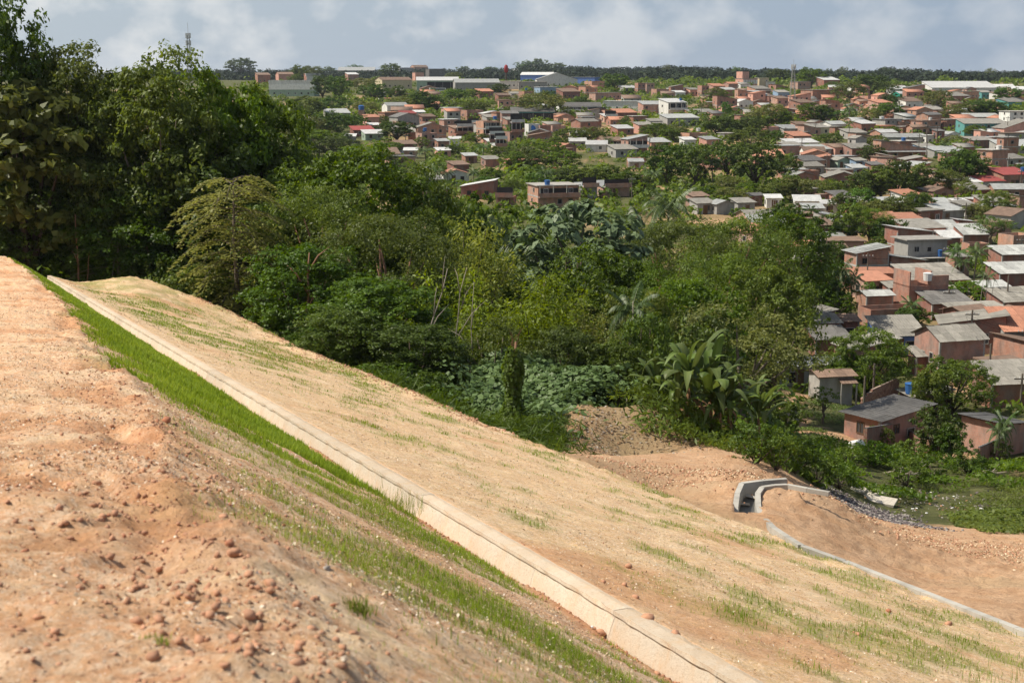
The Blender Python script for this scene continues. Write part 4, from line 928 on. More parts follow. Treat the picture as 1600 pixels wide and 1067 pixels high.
    def put(u, v, w_, h_, k, sd):
        h_ = min(h_, H / st * .55); fr, pn = unit_window(k); z = v * H + h_ / 2
        if sd == 'f': loc, g = ((u * 2 - 1) * hw * .92, -hd, z), 0
        elif sd == 'l': loc, g = (-hw, (1 - u * 2) * hd * .9, z), -math.pi / 2
        else: loc, g = (hw, (u * 2 - 1) * hd * .9, z), math.pi / 2
        o = obj('window', fr, e, loc, g, (w_, 1, h_)); obj('pane', pn, o)
    for v in win or (): put(*v, 'f')
    for v in side or (): put(*v, 'l' if eff > -.02 else 'r')
    for v in front or (): put(*v, 'r')
    if door is None and win and len(win) and st == 1 and D_ < 420: door = ((x0 * 13 % 10) / 10 * .6 + .2, 'door_wood')
    if door: o = obj('door', unit_door(door[1]), e, ((door[0] * 2 - 1) * hw * .9, -hd - .004, 0), 0, (.9, 1, min(2.1, H / st * .8)))
    info = dict(e=e, x=pc, y=(yb + ye) / 2, x0=x0, x1=x1, yb=yb, ye=ye, W=W, D=Dp, H=H, wall=wall, rmat=rmat, st=st, label=label, nick=nick, cat=cat, roof=roof, win=len(win or ()), yaw=yaw, name=name)
    HOUSES.append(info); tag(e, label, cat, group)
    if extra: extra(info, MB)
    return info
def porch(h, mat='fibre_grey', depth=2.0, z=None, n=4, drop=.35, u0=0, u1=1):
    """lean-to roof on posts along the front"""
    e = h['e']; hw, hd = h['W'] / 2, h['D'] / 2; z = z or h['H'] * .86; x0, x1 = -hw + 2 * hw * u0, -hw + 2 * hw * u1; m = MB()
    m.hexa([(x0, -hd - depth, z - drop), (x1, -hd - depth, z - drop), (x1, -hd - .01, z), (x0, -hd - .01, z), (x0, -hd - depth, z - drop + .07), (x1, -hd - depth, z - drop + .07), (x1, -hd - .01, z + .07), (x0, -hd - .01, z + .07)])
    obj('porch_roof', m.mesh('porch_roof', MAT[mat]), e)
    for k in range(n):
        b = MB(); x = x0 + .1 + (x1 - x0 - .2) * k / (n - 1); b.box(x - .07, x + .07, -hd - depth + .15, -hd - depth + .29, -1.5, z - drop); obj('post', b.mesh('post', MAT['concrete']), e)
def balcony(h, st=1, mat='plaster_white', depth=1.4, gap=True):
    e = h['e']; hw, hd = h['W'] / 2, h['D'] / 2; z = h['H'] * st / h['st']; m = MB(); m.box(-hw, hw, -hd - depth, -hd - .02, z - .12, z); m.box(-hw, hw, -hd - depth, -hd - depth + .1, z, z + .85)
    obj('balcony', m.mesh('balcony', MAT[mat]), e); b = MB(); b.box(-hw + .2, hw - .2, -hd - .03, -hd - .005, z + .25, z + h['H'] / h['st'] - .5); obj('opening_shade', b.mesh('opening_shade', MAT['inner_shade']), e)  # dark panel on the wall paints the shade behind the balcony
    for k in range(4): p = MB(); x = -hw + .1 + (2 * hw - .2) * k / 3; p.box(x - .08, x + .08, -hd - depth + .01, -hd - depth + .17, z + .85, h['H']); obj('post', p.mesh('post', MAT['concrete']), e)
def open_front(h, u0=0, u1=1, z0=.0, z1=.85, mat='inner_shade'):
    e = h['e']; hw, hd = h['W'] / 2, h['D'] / 2; b = MB(); b.box(-hw + 2 * hw * u0, -hw + 2 * hw * u1, -hd - .03, -hd - .005, h['H'] * z0, h['H'] * z1); obj('opening_shade', b.mesh('opening_shade', MAT[mat]), e)  # thin dark panel paints the shaded inside; the wall stays closed
    k = max(2, int(h['W'] * (u1 - u0) / 4))
    for i in range(k + 1): p = MB(); x = -hw + 2 * hw * (u0 + (u1 - u0) * i / k); p.box(x - .09, x + .09, -hd - .12, -hd - .032, -1, h['H'] * z1 + .1); obj('post', p.mesh('post', MAT['concrete']), e)
def tank_on(h, u=.5, v=.5, mat='tank_blue', r=.6, z=None):
    m = MB(); n = 10; z = (h['H'] if z is None else z) + .1; x, y = (u * 2 - 1) * h['W'] / 2, (v * 2 - 1) * h['D'] / 2; m.tube([(0, 0, 0), (0, 0, .9), (0, 0, 1.0), (0, 0, 1.08)], [r * .86, r, r * 1.06, r * .5], n=12)
    c = h['e'].matrix_basis @ Vector((x, y, z)); o = obj('water_tank', m.mesh('water_tank', MAT[mat]), None, c); tag(o, None, 'water tank', 'water tanks on the roofs'); TANKS.append((o, h)); return o
TANKS = []
B, R_, K = 'brick_orange', 'brick_red', 'brick_pink'
Wt, Gy, Cr, Pk, Te, Bl, Gn = 'plaster_white', 'plaster_grey', 'plaster_cream', 'plaster_pink', 'plaster_teal', 'plaster_blue', 'plaster_green'
fg, fd, mw, ml, rd, to, tb, rb, sl = 'fibre_grey', 'fibre_dark', 'metal_white', 'metal_light', 'roof_red', 'tile_orange', 'tile_brown', 'roof_blue', 'slab'
HS = house
# ---------------- the nearest houses
h = HS(1325, 1444, 697, 652, 36, K, 'l', fd, 1, .6, [(.3, .4, .7, .8, 'wood'), (.62, .2, 1., .7, 'hole')], [(.45, .35, .8, 1., 'wood')], .07, 1, label='small pinkish brick house with a low dark roof at the near edge of town', nick='the small pinkish house', door=False)
h = HS(1408, 1478, 653, 622, 10, B, 'l', fg, 1, .8, [(.55, .35, 1.0, 1.1, 'hole')], [], .12, 1, label='orange brick house behind the small pinkish house with one dark window', nick='the one-window brick house')
tank_on(h, .05, .3, 'tank_blue', .65)
h = HS(1432, 1527, 592, 556, 16, K, 'gx', fg, 1, .95, [(.25, .3, .7, .8, 'hole')], [(.35, .3, .75, 1.3, 'hole'), (.7, .35, .75, 1.2, 'hole')], .42, 1, H=4.2, label='pink brick house with a steep ribbed grey roof above the domed tree', nick='the steep-roofed house', door=False)
h = HS(1468, 1560, 556, 507, -12, R_, 'l', fg, 1, .8, [(.3, .38, 1.2, 1.3, 'hole'), (.68, .38, 1.2, 1.3, 'hole')], None, .16, 1, label='red brick house with two dark windows right of the steep-roofed house', nick='the two-window brick house', door=False)
h = HS(1545, 1640, 556, 515, 4, Gy, 'f', to, 1, .9, [(.5, .35, 1.2, 1.1, 'white')], None, .3, 1, label='grey walled house under a wide orange roof at the right edge', nick='the orange-roofed house')
h = HS(1525, 1640, 636, 598, 10, R_, 'f', fg, 1, .6, [], None, .3, 1, label='long brick house with a big pale grey ribbed roof behind the domed tree', nick='the big ribbed roof')
h = HS(1505, 1592, 712, 665, 36, K, 'r', fd, 1, 1.2, [], [], .12, 1, label='pink walled shed with patched plaster and a dark sloping roof', nick='the patched pink shed', door=False)
h = HS(1420, 1456, 586, 572, 14, R_, 'f', fg, 1, .9, [], [], .28, 1, label='low shed with a ribbed roof under the steep-roofed house', nick='the low ribbed shed')
h = HS(1358, 1436, 556, 524, 8, 'paint_blue', 'f', fg, 1, .8, [(.75, .2, 1.6, 1.2, 'hole')], None, .33, 1, label='blue walled house with a grey ribbed roof and a dish', nick='the blue-walled house')
h = HS(1196, 1313, 606, 570, 14, Gy, 'gx', ml, 1, .5, [(.2, .2, 1.0, 2.0, 'hole'), (.66, .4, 1.0, 1.1, 'hole')], None, .2, 1, label='long grey house with a bright ridged metal roof beside the greyish tree', nick='the long grey house', door=(.3, 'door_wood'))
h = HS(1266, 1327, 628, 586, 10, Gy, 'gx', tb, 1, .8, [], [], .2, 1, label='little grey outhouse with a brown ribbed lean-to before the long grey house', nick='the little outhouse', door=False)
porch(h, 'tile_brown', 1.0, None, 2, .3, .55, 1.05)
h = HS(1262, 1322, 560, 536, 6, R_, 'f', fd, 1, 1, [], None, .18, 1, label='brick shed under a dark patched roof behind the long grey house', nick='the dark patched roof')
h = HS(1248, 1300, 523, 500, 22, R_, 'l', fg, 1, 1, [], None, .2, 1, label='brick house with a smooth grey roof above the dark patched roof', nick='the smooth grey roof', door=False)
h = HS(1262, 1308, 534, 520, 8, R_, 'f', fg, 1, .9, [], None, .18, 1, label='low house with a weathered grey roof just before the smooth grey roof', nick='the weathered roof')
h = HS(1300, 1338, 530, 516, 4, R_, 'f', tb, 1, .9, [(.5, .1, 1.8, 1.2, 'hole')], None, .14, 1, label='brown roofed shed with a dark open front left of the blue-walled house', nick='the open brown shed')
h = HS(1212, 1264, 476, 456, 8, Gy, 'f', ml, 1, .8, [], None, .26, 1, label='house with a pale ribbed metal roof left of the palm thicket', nick='the ribbed metal roof')
h = HS(1213, 1262, 448, 441, 4, Wt, 'flat', mw, 1, .8, [], None, .1, label='low white roof directly behind the ribbed metal roof')
h = HS(1340, 1390, 488, 466, 12, R_, 'gx', ml, 1, .9, [], None, .25, 1, label='house with a pale metal roof right of the palm thicket', nick='the thicket-side metal roof')
h = HS(1342, 1432, 512, 484, 14, R_, 'p', fg, 1, .5, [], None, label='long low brick yard building below the unfinished upper storey', nick='the low yard building', door=False)
h = HS(1396, 1476, 490, 447, 14, R_, 'p', sl, 1, .75, [], None, label='brick house with an unfinished upper storey of half-built orange walls', nick='the unfinished house', door=False)
def unfin(h, _):
    e = h['e']; hw, hd, z = h['W'] / 2, h['D'] / 2, h['H']
    for x0, x1, y0, y1, a, b in ((-hw, -hw + .16, -hd, hd, -.2, 1.9), (hw * .1, hw, -hd, -hd + .16, 0, 1.3), (hw * .1, hw * .1 + .16, -hd + .17, hd, 0, 1.9), (-hw * .3, hw * .05, hd * .5, hd * .5 + .16, -.9, .3)):
        m = MB(); m.box(x0, x1, y0, y1, z + a, z + b); o = obj('half_built_wall', m.mesh('half_built_wall', MAT[B]), e)
unfin(h, 0)
for x0, x1, yb, ye, rm, lb in [(1380, 1412, 474, 462, fg, 'grey sheet roof left of the unfinished house'), (1400, 1502, 462, 440, fg, 'large grey sheet roof behind the unfinished house'), (1472, 1506, 482, 462, fg, 'weathered sheet roof right of the unfinished house'),
                               (1436, 1510, 500, 478, fd, 'dark torn roof below the unfinished house')]:
    HS(x0, x1, yb, ye, 12, R_, 'f', rm, 1, .8, [], None, .2, 1, label=lb)
h = HS(1525, 1582, 484, 462, 16, B, 'f', ml, 1, .9, [], None, .26, 1, label='orange brick house with a white-grey sloping roof behind the blue tank', nick='the tank-side house')
h = HS(1547, 1640, 498, 470, 16, R_, 'f', fg, 1, .5, [], None, .26, 1, label='long brick house with a grey roof right of the blue tank')
h = HS(1478, 1560, 510, 490, 14, R_, 'f', fg, 1, .35, [], None, .12, 1, label='long narrow pale roof above the orange-roofed house')
h = HS(1322, 1382, 436, 396, 14, R_, 'l', ml, 2, .8, [(.22, .58, .9, .9, 'wood')], [], .16, 1, label='tall red brick house with one small window and a white slanting roof', nick='the tall red brick house', door=False)
h = HS(1378, 1440, 432, 408, 14, R_, 'r', ml, 1, .6, [], None, .14, 1, label='long brick house with a white slanting roof right of the tall red brick house', nick='the long slanting roof', door=False)
h = HS(1398, 1474, 424, 376, 12, Gy, 'flat', sl, 2, .7, [(.2, .62, .9, .9, 'steel'), (.55, .62, .8, .8, 'hole')], None, ov=.5, label='raw grey two-storey house with an open terrace and two square windows', nick='the raw grey terrace house', door=False)
porch(h, 'slab', 1.8, h['H'] * .45, 4, 0)
h = HS(1385, 1450, 404, 364, 14, R_, 'r', mw, 2, .7, [], [], .12, 1, label='brick house with a bright white roof behind the raw grey terrace house', nick='the bright white roof', door=False)
h = HS(1236, 1290, 410, 388, 16, R_, 'p', fg, 1, 1., [], None, label='roofless dark brick shell beside the round bushy tree', nick='the roofless brick shell', door=False)
h = HS(1262, 1326, 398, 384, 8, Gy, 'f', ml, 1, 1., [], None, .15, label='pale sheet roof behind the roofless brick shell')
h = HS(1443, 1490, 366, 352, 6, R_, 'p', fg, 1, 1., [], None, label='brick house with plants growing inside its flat roof', nick='the overgrown roof')
h = HS(1488, 1522, 366, 354, 10, R_, 'r', mw, 1, .8, [], None, .12, label='low brick house with a white slanting top right of the overgrown roof')
h = HS(1450, 1496, 378, 367, 6, R_, 'f', ml, 1, 1., [], None, .24, 1, label='brick house with a pale grey pitched roof under the overgrown roof')
h = HS(1492, 1541, 386, 374, 6, R_, 'f', ml, 1, 1., [], None, .26, 1, label='wide pale metal roof left of the tall palms')
h = HS(1463, 1498, 392, 380, 10, R_, 'f', mw, 1, 1., [], None, .26, label='white roof just below the wide pale metal roof')
h = HS(1503, 1542, 402, 386, 10, B, 'p', fg, 1, .8, [], None, label='roofless orange brick house left of the palm crowns')
h = HS(1560, 1610, 402, 368, 22, B, 'p', fd, 1, .9, [(.3, .2, 1.2, 1.6, 'hole')], None, label='orange brick ruin with leaning beams at the right edge', nick='the orange ruin')
h = HS(1550, 1640, 428, 398, 10, R_, 'f', ml, 1, .5, [], None, .16, 1, label='long brick house with a white slanting roof right of the tall palms')
h = HS(1546, 1640, 450, 428, 10, R_, 'f', ml, 1, .5, [], None, .2, 1, label='low house with a pale roof behind the tank-side house')
h = HS(1477, 1512, 436, 402, 20, B, 'f', fg, 1, .8, [(.5, .3, .9, 1., 'hole')], None, .12, label='narrow orange brick house behind the palm trunks')
# ---------------- middle distance, right
MID = [
 (1447, 1503, 348, 334, 8, Gy, 'f', ml, 1, 'low house with a wide grey roof left of the big domed tree', 'the wide grey roof'), (1452, 1486, 334, 319, 6, K, 'f', ml, 1, 'pink walled house with a pale roof behind the wide grey roof', None), (1484, 1512, 334, 316, 6, Pk, 'f', mw, 1, 'pink house with a white roof and a pole before it', None),
 (1508, 1538, 331, 312, 12, B, 'flat', mw, 1, 'orange brick house with a flat white top left of the big domed tree', None), (1572, 1640, 336, 316, 8, K, 'r', mw, 1, 'orange-pink house with a white roof right of the big domed tree', None), (1493, 1548, 313, 299, 8, R_, 'f', fg, 1, 'brick house with a broad grey roof above the white cluster', None),
 (1544, 1606, 296, 274, 18, B, 'f', rd, 1, 'orange brick house with a bright red roof', 'the red-roofed house'), (1518, 1566, 299, 290, 6, Gy, 'f', rd, 1, 'low shed with a dark pink-red awning beside the red-roofed house', None), (1506, 1545, 300, 291, 6, Wt, 'f', mw, 1, 'small white roof left of the dark pink-red awning', None), (1570, 1640, 308, 292, 6, Wt, 'p', fg, 1, 'white walled yard at the right edge below the red-roofed house', None),
 (1527, 1570, 277, 236, 16, B, 'flat', sl, 3, 'three-storey orange brick tower house with grey bands', 'the brick tower house'), (1505, 1550, 234, 220, 16, B, 'f', fg, 1, 'orange brick house with a pale roof left of the coloured roofs', None), (1550, 1640, 240, 229, 6, Gy, 'f', ml, 1, 'house under pale and coloured sheets right of the brick tower house', None), (1536, 1582, 228, 216, 8, B, 'flat', ml, 1, 'orange house with flat top above the coloured sheets', None), (1554, 1640, 216, 201, 8, Pk, 'gy', fg, 1, 'pink gabled house at the right edge', None),
 (1496, 1568, 213, 194, 6, Te, 'f', fg, 2, 'large teal house with an overhanging grey roof', 'the large teal house'), (1464, 1498, 203, 188, 10, B, 'flat', fg, 1, 'orange brick house left of the large teal house', None), (1564, 1640, 200, 176, 8, Wt, 'flat', sl, 3, 'white apartment block of three storeys at the right edge', 'the white apartment block'),
 (1471, 1498, 220, 210, 6, Wt, 'gy', ml, 1, 'small white house with a hipped metal roof', None), (1440, 1458, 228, 213, 8, Wt, 'flat', mw, 1, 'small bright white house with one dark window', 'the bright white house'), (1456, 1474, 228, 206, 8, R_, 'f', fd, 2, 'brick house with grey base right of the bright white house', None), (1427, 1463, 243, 231, 4, Bl, 'f', fg, 1, 'slate blue house left of the round trees', None),
 (1392, 1430, 240, 222, 20, R_, 'flat', sl, 1, 'box-like red brick house with a flat top', 'the box-like brick house'), (1366, 1442, 252, 234, 6, B, 'r', ml, 1, 'long orange brick house with a pale roof and open veranda', 'the long orange house'), (1376, 1442, 226, 215, 4, Gy, 'gx', ml, 1, 'wide pale warehouse roof behind the box-like brick house', 'the pale warehouse roof'),
 (1424, 1466, 209, 190, 22, B, 'flat', tb, 2, 'two-storey orange brick house with a lit left wall', 'the lit brick house'), (1401, 1424, 209, 199, 8, B, 'flat', sl, 1, 'small brick house left of the lit brick house', None), (1364, 1406, 205, 188, 14, Gy, 'flat', fd, 2, 'raw grey concrete house with dark round windows', 'the raw concrete house'), (1368, 1384, 213, 203, 6, Cr, 'flat', sl, 1, 'small cream house under the raw concrete house', None),
 (1330, 1366, 210, 194, 14, R_, 'f', mw, 1, 'brick house with a bright white roof left of the raw concrete house', None), (1281, 1320, 207, 195, 16, Wt, 'gx', ml, 1, 'white gabled house behind the bushy tree', None), (1258, 1294, 212, 200, 10, Cr, 'f', fg, 1, 'pale house with a dark roof left of the white gabled house', None), (1236, 1262, 206, 195, 6, Pk, 'f', tb, 1, 'pink-grey house behind a row of posts', None), (1212, 1250, 212, 202, 6, Gy, 'f', ml, 1, 'wide pale roof left of the pink-grey house', None), (1228, 1262, 217, 209, 6, B, 'flat', fg, 1, 'low orange wall-like house under the pink-grey house', None),
 (1284, 1337, 242, 226, 10, B, 'p', fg, 1, 'ruined orange brick front with square openings', 'the ruined brick front'), (1325, 1352, 240, 217, 12, Gy, 'gy', fg, 2, 'tall pale grey gable beside the ruined brick front', 'the pale grey gable'), (1254, 1297, 246, 235, 8, Gy, 'f', ml, 1, 'house with a pale fan-shaped roof under the ruined brick front', None), (1205, 1247, 246, 229, 20, K, 'flat', ml, 1, 'boxy pink brick house with a pale roof beside a dark round tree', 'the boxy pink house'), (1222, 1276, 236, 224, 4, Wt, 'f', mw, 1, 'bright white roofs behind the boxy pink house', None), (1313, 1352, 218, 210, 4, Gy, 'f', fg, 1, 'grey shed roof below the brick house with white roof', None),
 (1240, 1286, 272, 252, 8, B, 'f', fd, 1, 'orange terrace house with dark roof and a blue cloth', 'the terrace with the blue cloth'), (1241, 1278, 286, 268, 20, R_, 'p', fg, 1, 'dark brick basement house under the terrace with the blue cloth', None), (1297, 1328, 266, 251, 8, Gn, 'gy', fg, 1, 'pale green gabled house right of the terrace', None), (1328, 1352, 267, 252, 8, Bl, 'f', fg, 1, 'pale blue house right of the pale green gable', None), (1294, 1337, 290, 276, 16, R_, 'f', fg, 1, 'brick house with a grey roof below the pale green gable', None), (1352, 1378, 272, 258, 8, R_, 'f', fd, 1, 'dark roofed shed right of the pale blue house', None), (1322, 1352, 277, 268, 4, Bl, 'f', ml, 1, 'light blue low house under the pale blue house', None),
 (1290, 1334, 324, 308, 12, Pk, 'f', fd, 1, 'house with a dark roof among the bushes below the terrace', None), (1274, 1291, 322, 315, 4, B, 'flat', tb, 1, 'tiny orange house beside the white roof strips', None), (1240, 1280, 331, 322, -6, Wt, 'f', mw, 1, 'long bright white roof strip behind the leafy trees', 'the white roof strips'), (1282, 1307, 336, 327, -6, Wt, 'f', mw, 1, 'shorter bright white roof strip', None), (1252, 1285, 343, 335, 0, Gy, 'f', ml, 1, 'grey roofs below the white roof strips', None),
 (1368, 1410, 334, 322, 8, Gy, 'f', ml, 1, 'pale roof among olive bushes', None), (1436, 1468, 316, 305, 10, R_, 'f', fd, 1, 'brick house with dark roof left of the broad grey roof', None), (1556, 1600, 262, 249, 6, Gy, 'f', fg, 1, 'grey roofed house right of the brick tower house', None), (1420, 1446, 262, 250, 12, B, 'gx', to, 1, 'orange roofed small house under the long orange house', None), (1446, 1500, 248, 238, 6, Gy, 'f', ml, 1, 'pale low roofs left of the big dark tree', None), (1384, 1410, 348, 340, 4, Gy, 'f', fd, 1, 'dark shed among the olive bushes', None), (1412, 1440, 362, 346, 20, B, 'f', to, 1, 'orange roofed narrow house left of the overgrown roof', None),
 (1400, 1432, 298, 288, 6, R_, 'f', fg, 1, 'half hidden brick house below the big dark tree', None), (1195, 1220, 326, 316, 0, Wt, 'f', mw, 1, 'single white curved roof left of the white roof strips', None), (1072, 1106, 324, 310, 10, K, 'f', tb, 1, 'pinkish house with a brown roof at the clearing', None), (1078, 1116, 335, 320, 6, Gy, 'f', fg, 1, 'low grey roofs at the clearing', None), (1108, 1146, 336, 322, 6, Gy, 'gy', ml, 1, 'pale blue-white gabled roof in the clearing', 'the clearing roof'), (1142, 1178, 334, 322, 4, Gy, 'f', fg, 1, 'grey roof right of the clearing roof', None), (1162, 1190, 322, 314, 6, R_, 'gx', fd, 1, 'dark hipped roof behind the clearing', None)]
# ---------------- middle distance, centre and left
MID += [
 (826, 902, 325, 292, 16, B, 'flat', sl, 2, 'two-storey orange brick house with open upper floor by the flags', 'the house by the flags'), (900, 932, 310, 292, 6, Gy, 'f', ml, 1, 'grey concrete house right of the house by the flags', None), (928, 982, 308, 294, 6, K, 'f', ml, 1, 'long white-roofed house right of the house by the flags', 'the long white roof'), (647, 702, 322, 297, 4, K, 'flat', ml, 1, 'long plain pinkish brick wall with a pale flat top', 'the long brick wall'), (722, 777, 312, 292, -8, R_, 'l', mw, 1, 'brick house with a bright white streaked roof', 'the streaked white roof'), (776, 806, 326, 308, -10, R_, 'p', fg, 1, 'stepped brick wall under the round tree left of the flags', None),
 (656, 674, 284, 266, 18, R_, 'f', ml, 1, 'tiny red brick hut with a white roof among palms', 'the tiny red hut'), (700, 732, 276, 259, 16, R_, 'f', tb, 1, 'brick house with a brown slanted roof among palms', None), (722, 745, 256, 246, 8, R_, 'f', ml, 1, 'small brick house with a pale roof behind the brown slanted roof', None), (752, 780, 262, 250, 8, K, 'f', fg, 1, 'brick house with a grey roof half hidden by palms', None), (680, 704, 247, 236, 6, Pk, 'f', mw, 1, 'house with a pinkish white roof above the palms', None), (616, 650, 242, 226, 6, R_, 'f', tb, 1, 'dark brick house behind the small white car', None), (632, 652, 248, 236, 0, K, 'f', mw, 1, 'low pale-topped brick house right of the white car', None), (660, 690, 296, 284, 6, Gy, 'f', fd, 1, 'dark low shed below the tiny red hut', None),
 (971, 1010, 244, 219, 20, K, 'l', ml, 2, 'tall pink house with balconies and a pale slanted roof', 'the tall pink house'), (1006, 1046, 238, 223, 6, B, 'f', ml, 1, 'house with a wide pale roof right of the tall pink house', None), (930, 972, 232, 221, 10, K, 'gx', tb, 1, 'open sided house with a brown roof left of the tall pink house', None), (950, 994, 247, 234, 6, Gy, 'f', fg, 1, 'grey roofs in front of the tall pink house', None), (917, 947, 238, 229, -4, Wt, 'f', mw, 1, 'white roof strip left of the grey roofs', None), (890, 915, 232, 226, 0, Gy, 'f', mw, 1, 'small white roof left of the white roof strip', None), (980, 1008, 262, 248, 16, B, 'p', mw, 1, 'small orange brick house with arched openings', 'the arched orange house'), (982, 1004, 266, 256, 0, Gy, 'f', ml, 1, 'white awning roof in front of the arched orange house', None),
 (1064, 1106, 224, 209, 22, B, 'p', tb, 1, 'bright orange brick block with flat top above the dark grove', 'the orange block'), (1062, 1086, 231, 219, 6, Wt, 'f', mw, 1, 'white roof below the orange block', None), (1093, 1122, 231, 219, 14, Pk, 'f', ml, 1, 'pink walled house with a pale roof right of the orange block', None), (1122, 1146, 221, 209, 14, Gy, 'flat', sl, 1, 'grey concrete house behind the yellow-green bush', None), (1032, 1090, 198, 185, 6, Gy, 'f', ml, 1, 'long low house with purple-grey front and white roof', 'the long veranda house'), (1070, 1116, 185, 176, 6, B, 'f', fg, 1, 'orange brick house with a long grey roof behind the long veranda house', None), (1030, 1070, 184, 161, 12, Wt, 'f', mw, 2, 'white two-storey house with balconies', 'the white balcony house'), (1190, 1216, 212, 199, 16, Pk, 'p', fg, 1, 'small pink house left of the row of posts', None),
 (945, 1032, 176, 160, -14, Wt, 'flat', ml, 1, 'big white warehouse with a bluish end wall', 'the big white warehouse'), (871, 937, 182, 167, 6, Wt, 'gx', fd, 2, 'long dark-roofed hall with a white balcony', 'the balcony hall'), (911, 946, 183, 175, 4, R_, 'flat', fg, 1, 'brick base right of the balcony hall', None), (881, 906, 197, 186, 8, B, 'p', fg, 1, 'orange brick house left of a covered terrace', None), (904, 929, 198, 184, 6, Gy, 'flat', ml, 2, 'grey house with a covered terrace', None), (857, 883, 212, 197, 20, K, 'p', fg, 1, 'pinkish roofless brick house right of the mural house', None), (955, 994, 189, 177, 6, R_, 'f', to, 1, 'orange-roofed brick house below the big white warehouse', None), (981, 1010, 196, 183, 8, R_, 'flat', sl, 1, 'brick house with a white doorway wall', None), (955, 989, 211, 202, 8, R_, 'f', mw, 1, 'brick house with a white awning', None), (990, 1018, 209, 196, 8, Pk, 'f', fg, 1, 'pink house right of the white awning', None), (938, 962, 192, 182, 6, K, 'f', mw, 1, 'pale roofed house under the balcony hall', None), (1010, 1034, 200, 190, 6, Gy, 'f', fg, 1, 'grey shed left of the long veranda house', None),
 (745, 780, 224, 191, 14, B, 'p', mw, 3, 'three-storey brick house with open galleries', 'the gallery house'), (722, 748, 210, 193, 14, B, 'flat', fg, 2, 'two-storey brick house left of the gallery house', None), (651, 682, 232, 209, 14, K, 'p', fg, 2, 'two-storey pinkish house with two small windows', 'the two small windows house'), (680, 701, 235, 221, 8, R_, 'f', ml, 1, 'brick house with a pale roof right of the two small windows house', None), (788, 816, 222, 207, 14, K, 'p', fg, 1, 'pinkish brick house right of the gallery house', None), (820, 843, 214, 195, 8, Wt, 'p', fg, 1, 'white house with a blue painted wall picture', 'the mural house'), (838, 860, 214, 197, 8, R_, 'p', fg, 1, 'brick frame house right of the mural house', None), (800, 864, 189, 176, 2, Te, 'f', fd, 1, 'wide open shed with a dark flat roof', 'the wide dark shed'), (690, 722, 184, 170, 22, K, 'flat', mw, 1, 'boxy house with a white flat roof and grey front', 'the white-topped box'), (719, 754, 187, 173, 16, B, 'p', fd, 1, 'orange brick house right of the white-topped box', None), (769, 789, 179, 171, 6, Wt, 'flat', ml, 1, 'small white house above the wide dark shed', None), (687, 716, 207, 188, 10, K, 'flat', mw, 2, 'house with a white canopy on thin posts', None), (654, 680, 194, 183, 10, R_, 'f', tb, 1, 'red brick house right of the grey gabled shed', None), (657, 680, 207, 191, 18, B, 'p', fg, 1, 'orange brick house below the red brick house', None), (610, 654, 203, 184, 14, Gy, 'gy', fd, 1, 'grey gabled shed with a black roof edge', 'the grey gabled shed'), (592, 624, 193, 177, 18, B, 'flat', to, 1, 'orange house below the white gabled house', None), (598, 636, 179, 166, 22, Wt, 'gx', ml, 1, 'white gabled house with a row of dark windows', 'the white windowed gable'),
 (680, 697, 216, 204, 8, R_, 'flat', mw, 1, 'small red brick house above the palms', None), (706, 737, 220, 209, 6, R_, 'p', fg, 1, 'low red brick yard house left of the gallery house', None), (702, 719, 228, 221, 0, Wt, 'f', mw, 1, 'tiny white roof above the palms', None), (758, 785, 234, 222, 4, R_, 'f', mw, 1, 'house with a white roof below the gallery house', None), (768, 790, 240, 233, 4, Cr, 'f', mw, 1, 'cream house with white roof strip below the gallery house', None), (624, 650, 190, 178, 10, K, 'f', rd, 1, 'brick house with a red roof right of the white windowed gable', None), (646, 664, 184, 177, 4, Wt, 'f', mw, 1, 'low white roof left of the white-topped box', None), (754, 780, 195, 184, 10, Gy, 'f', fg, 1, 'grey house below the orange brick house', None), (786, 812, 205, 188, 10, R_, 'f', fg, 1, 'dark brick house under the wide dark shed', None),
 (548, 584, 214, 206, 4, R_, 'f', rd, 1, 'house with a dull red roof at the wood edge', 'the dull red roof'), (566, 600, 220, 211, 4, Gn, 'f', mw, 1, 'pale house with a white roof below the dull red roof', None), (535, 556, 224, 216, 0, Gy, 'f', mw, 1, 'white roof sliver left of the dull red roof', None), (568, 592, 199, 184, 10, Pk, 'f', to, 1, 'pink house with an orange roof right of the round dark tree', None), (575, 594, 206, 196, 10, B, 'f', mw, 1, 'peach house with white roof below the pink house', None), (507, 546, 188, 178, 4, Gy, 'f', ml, 1, 'long pale low roof left of the tank pillar', 'the long pale roof'), (470, 486, 194, 187, 0, Gy, 'f', ml, 1, 'small grey roof at the crown of the wood', None)]
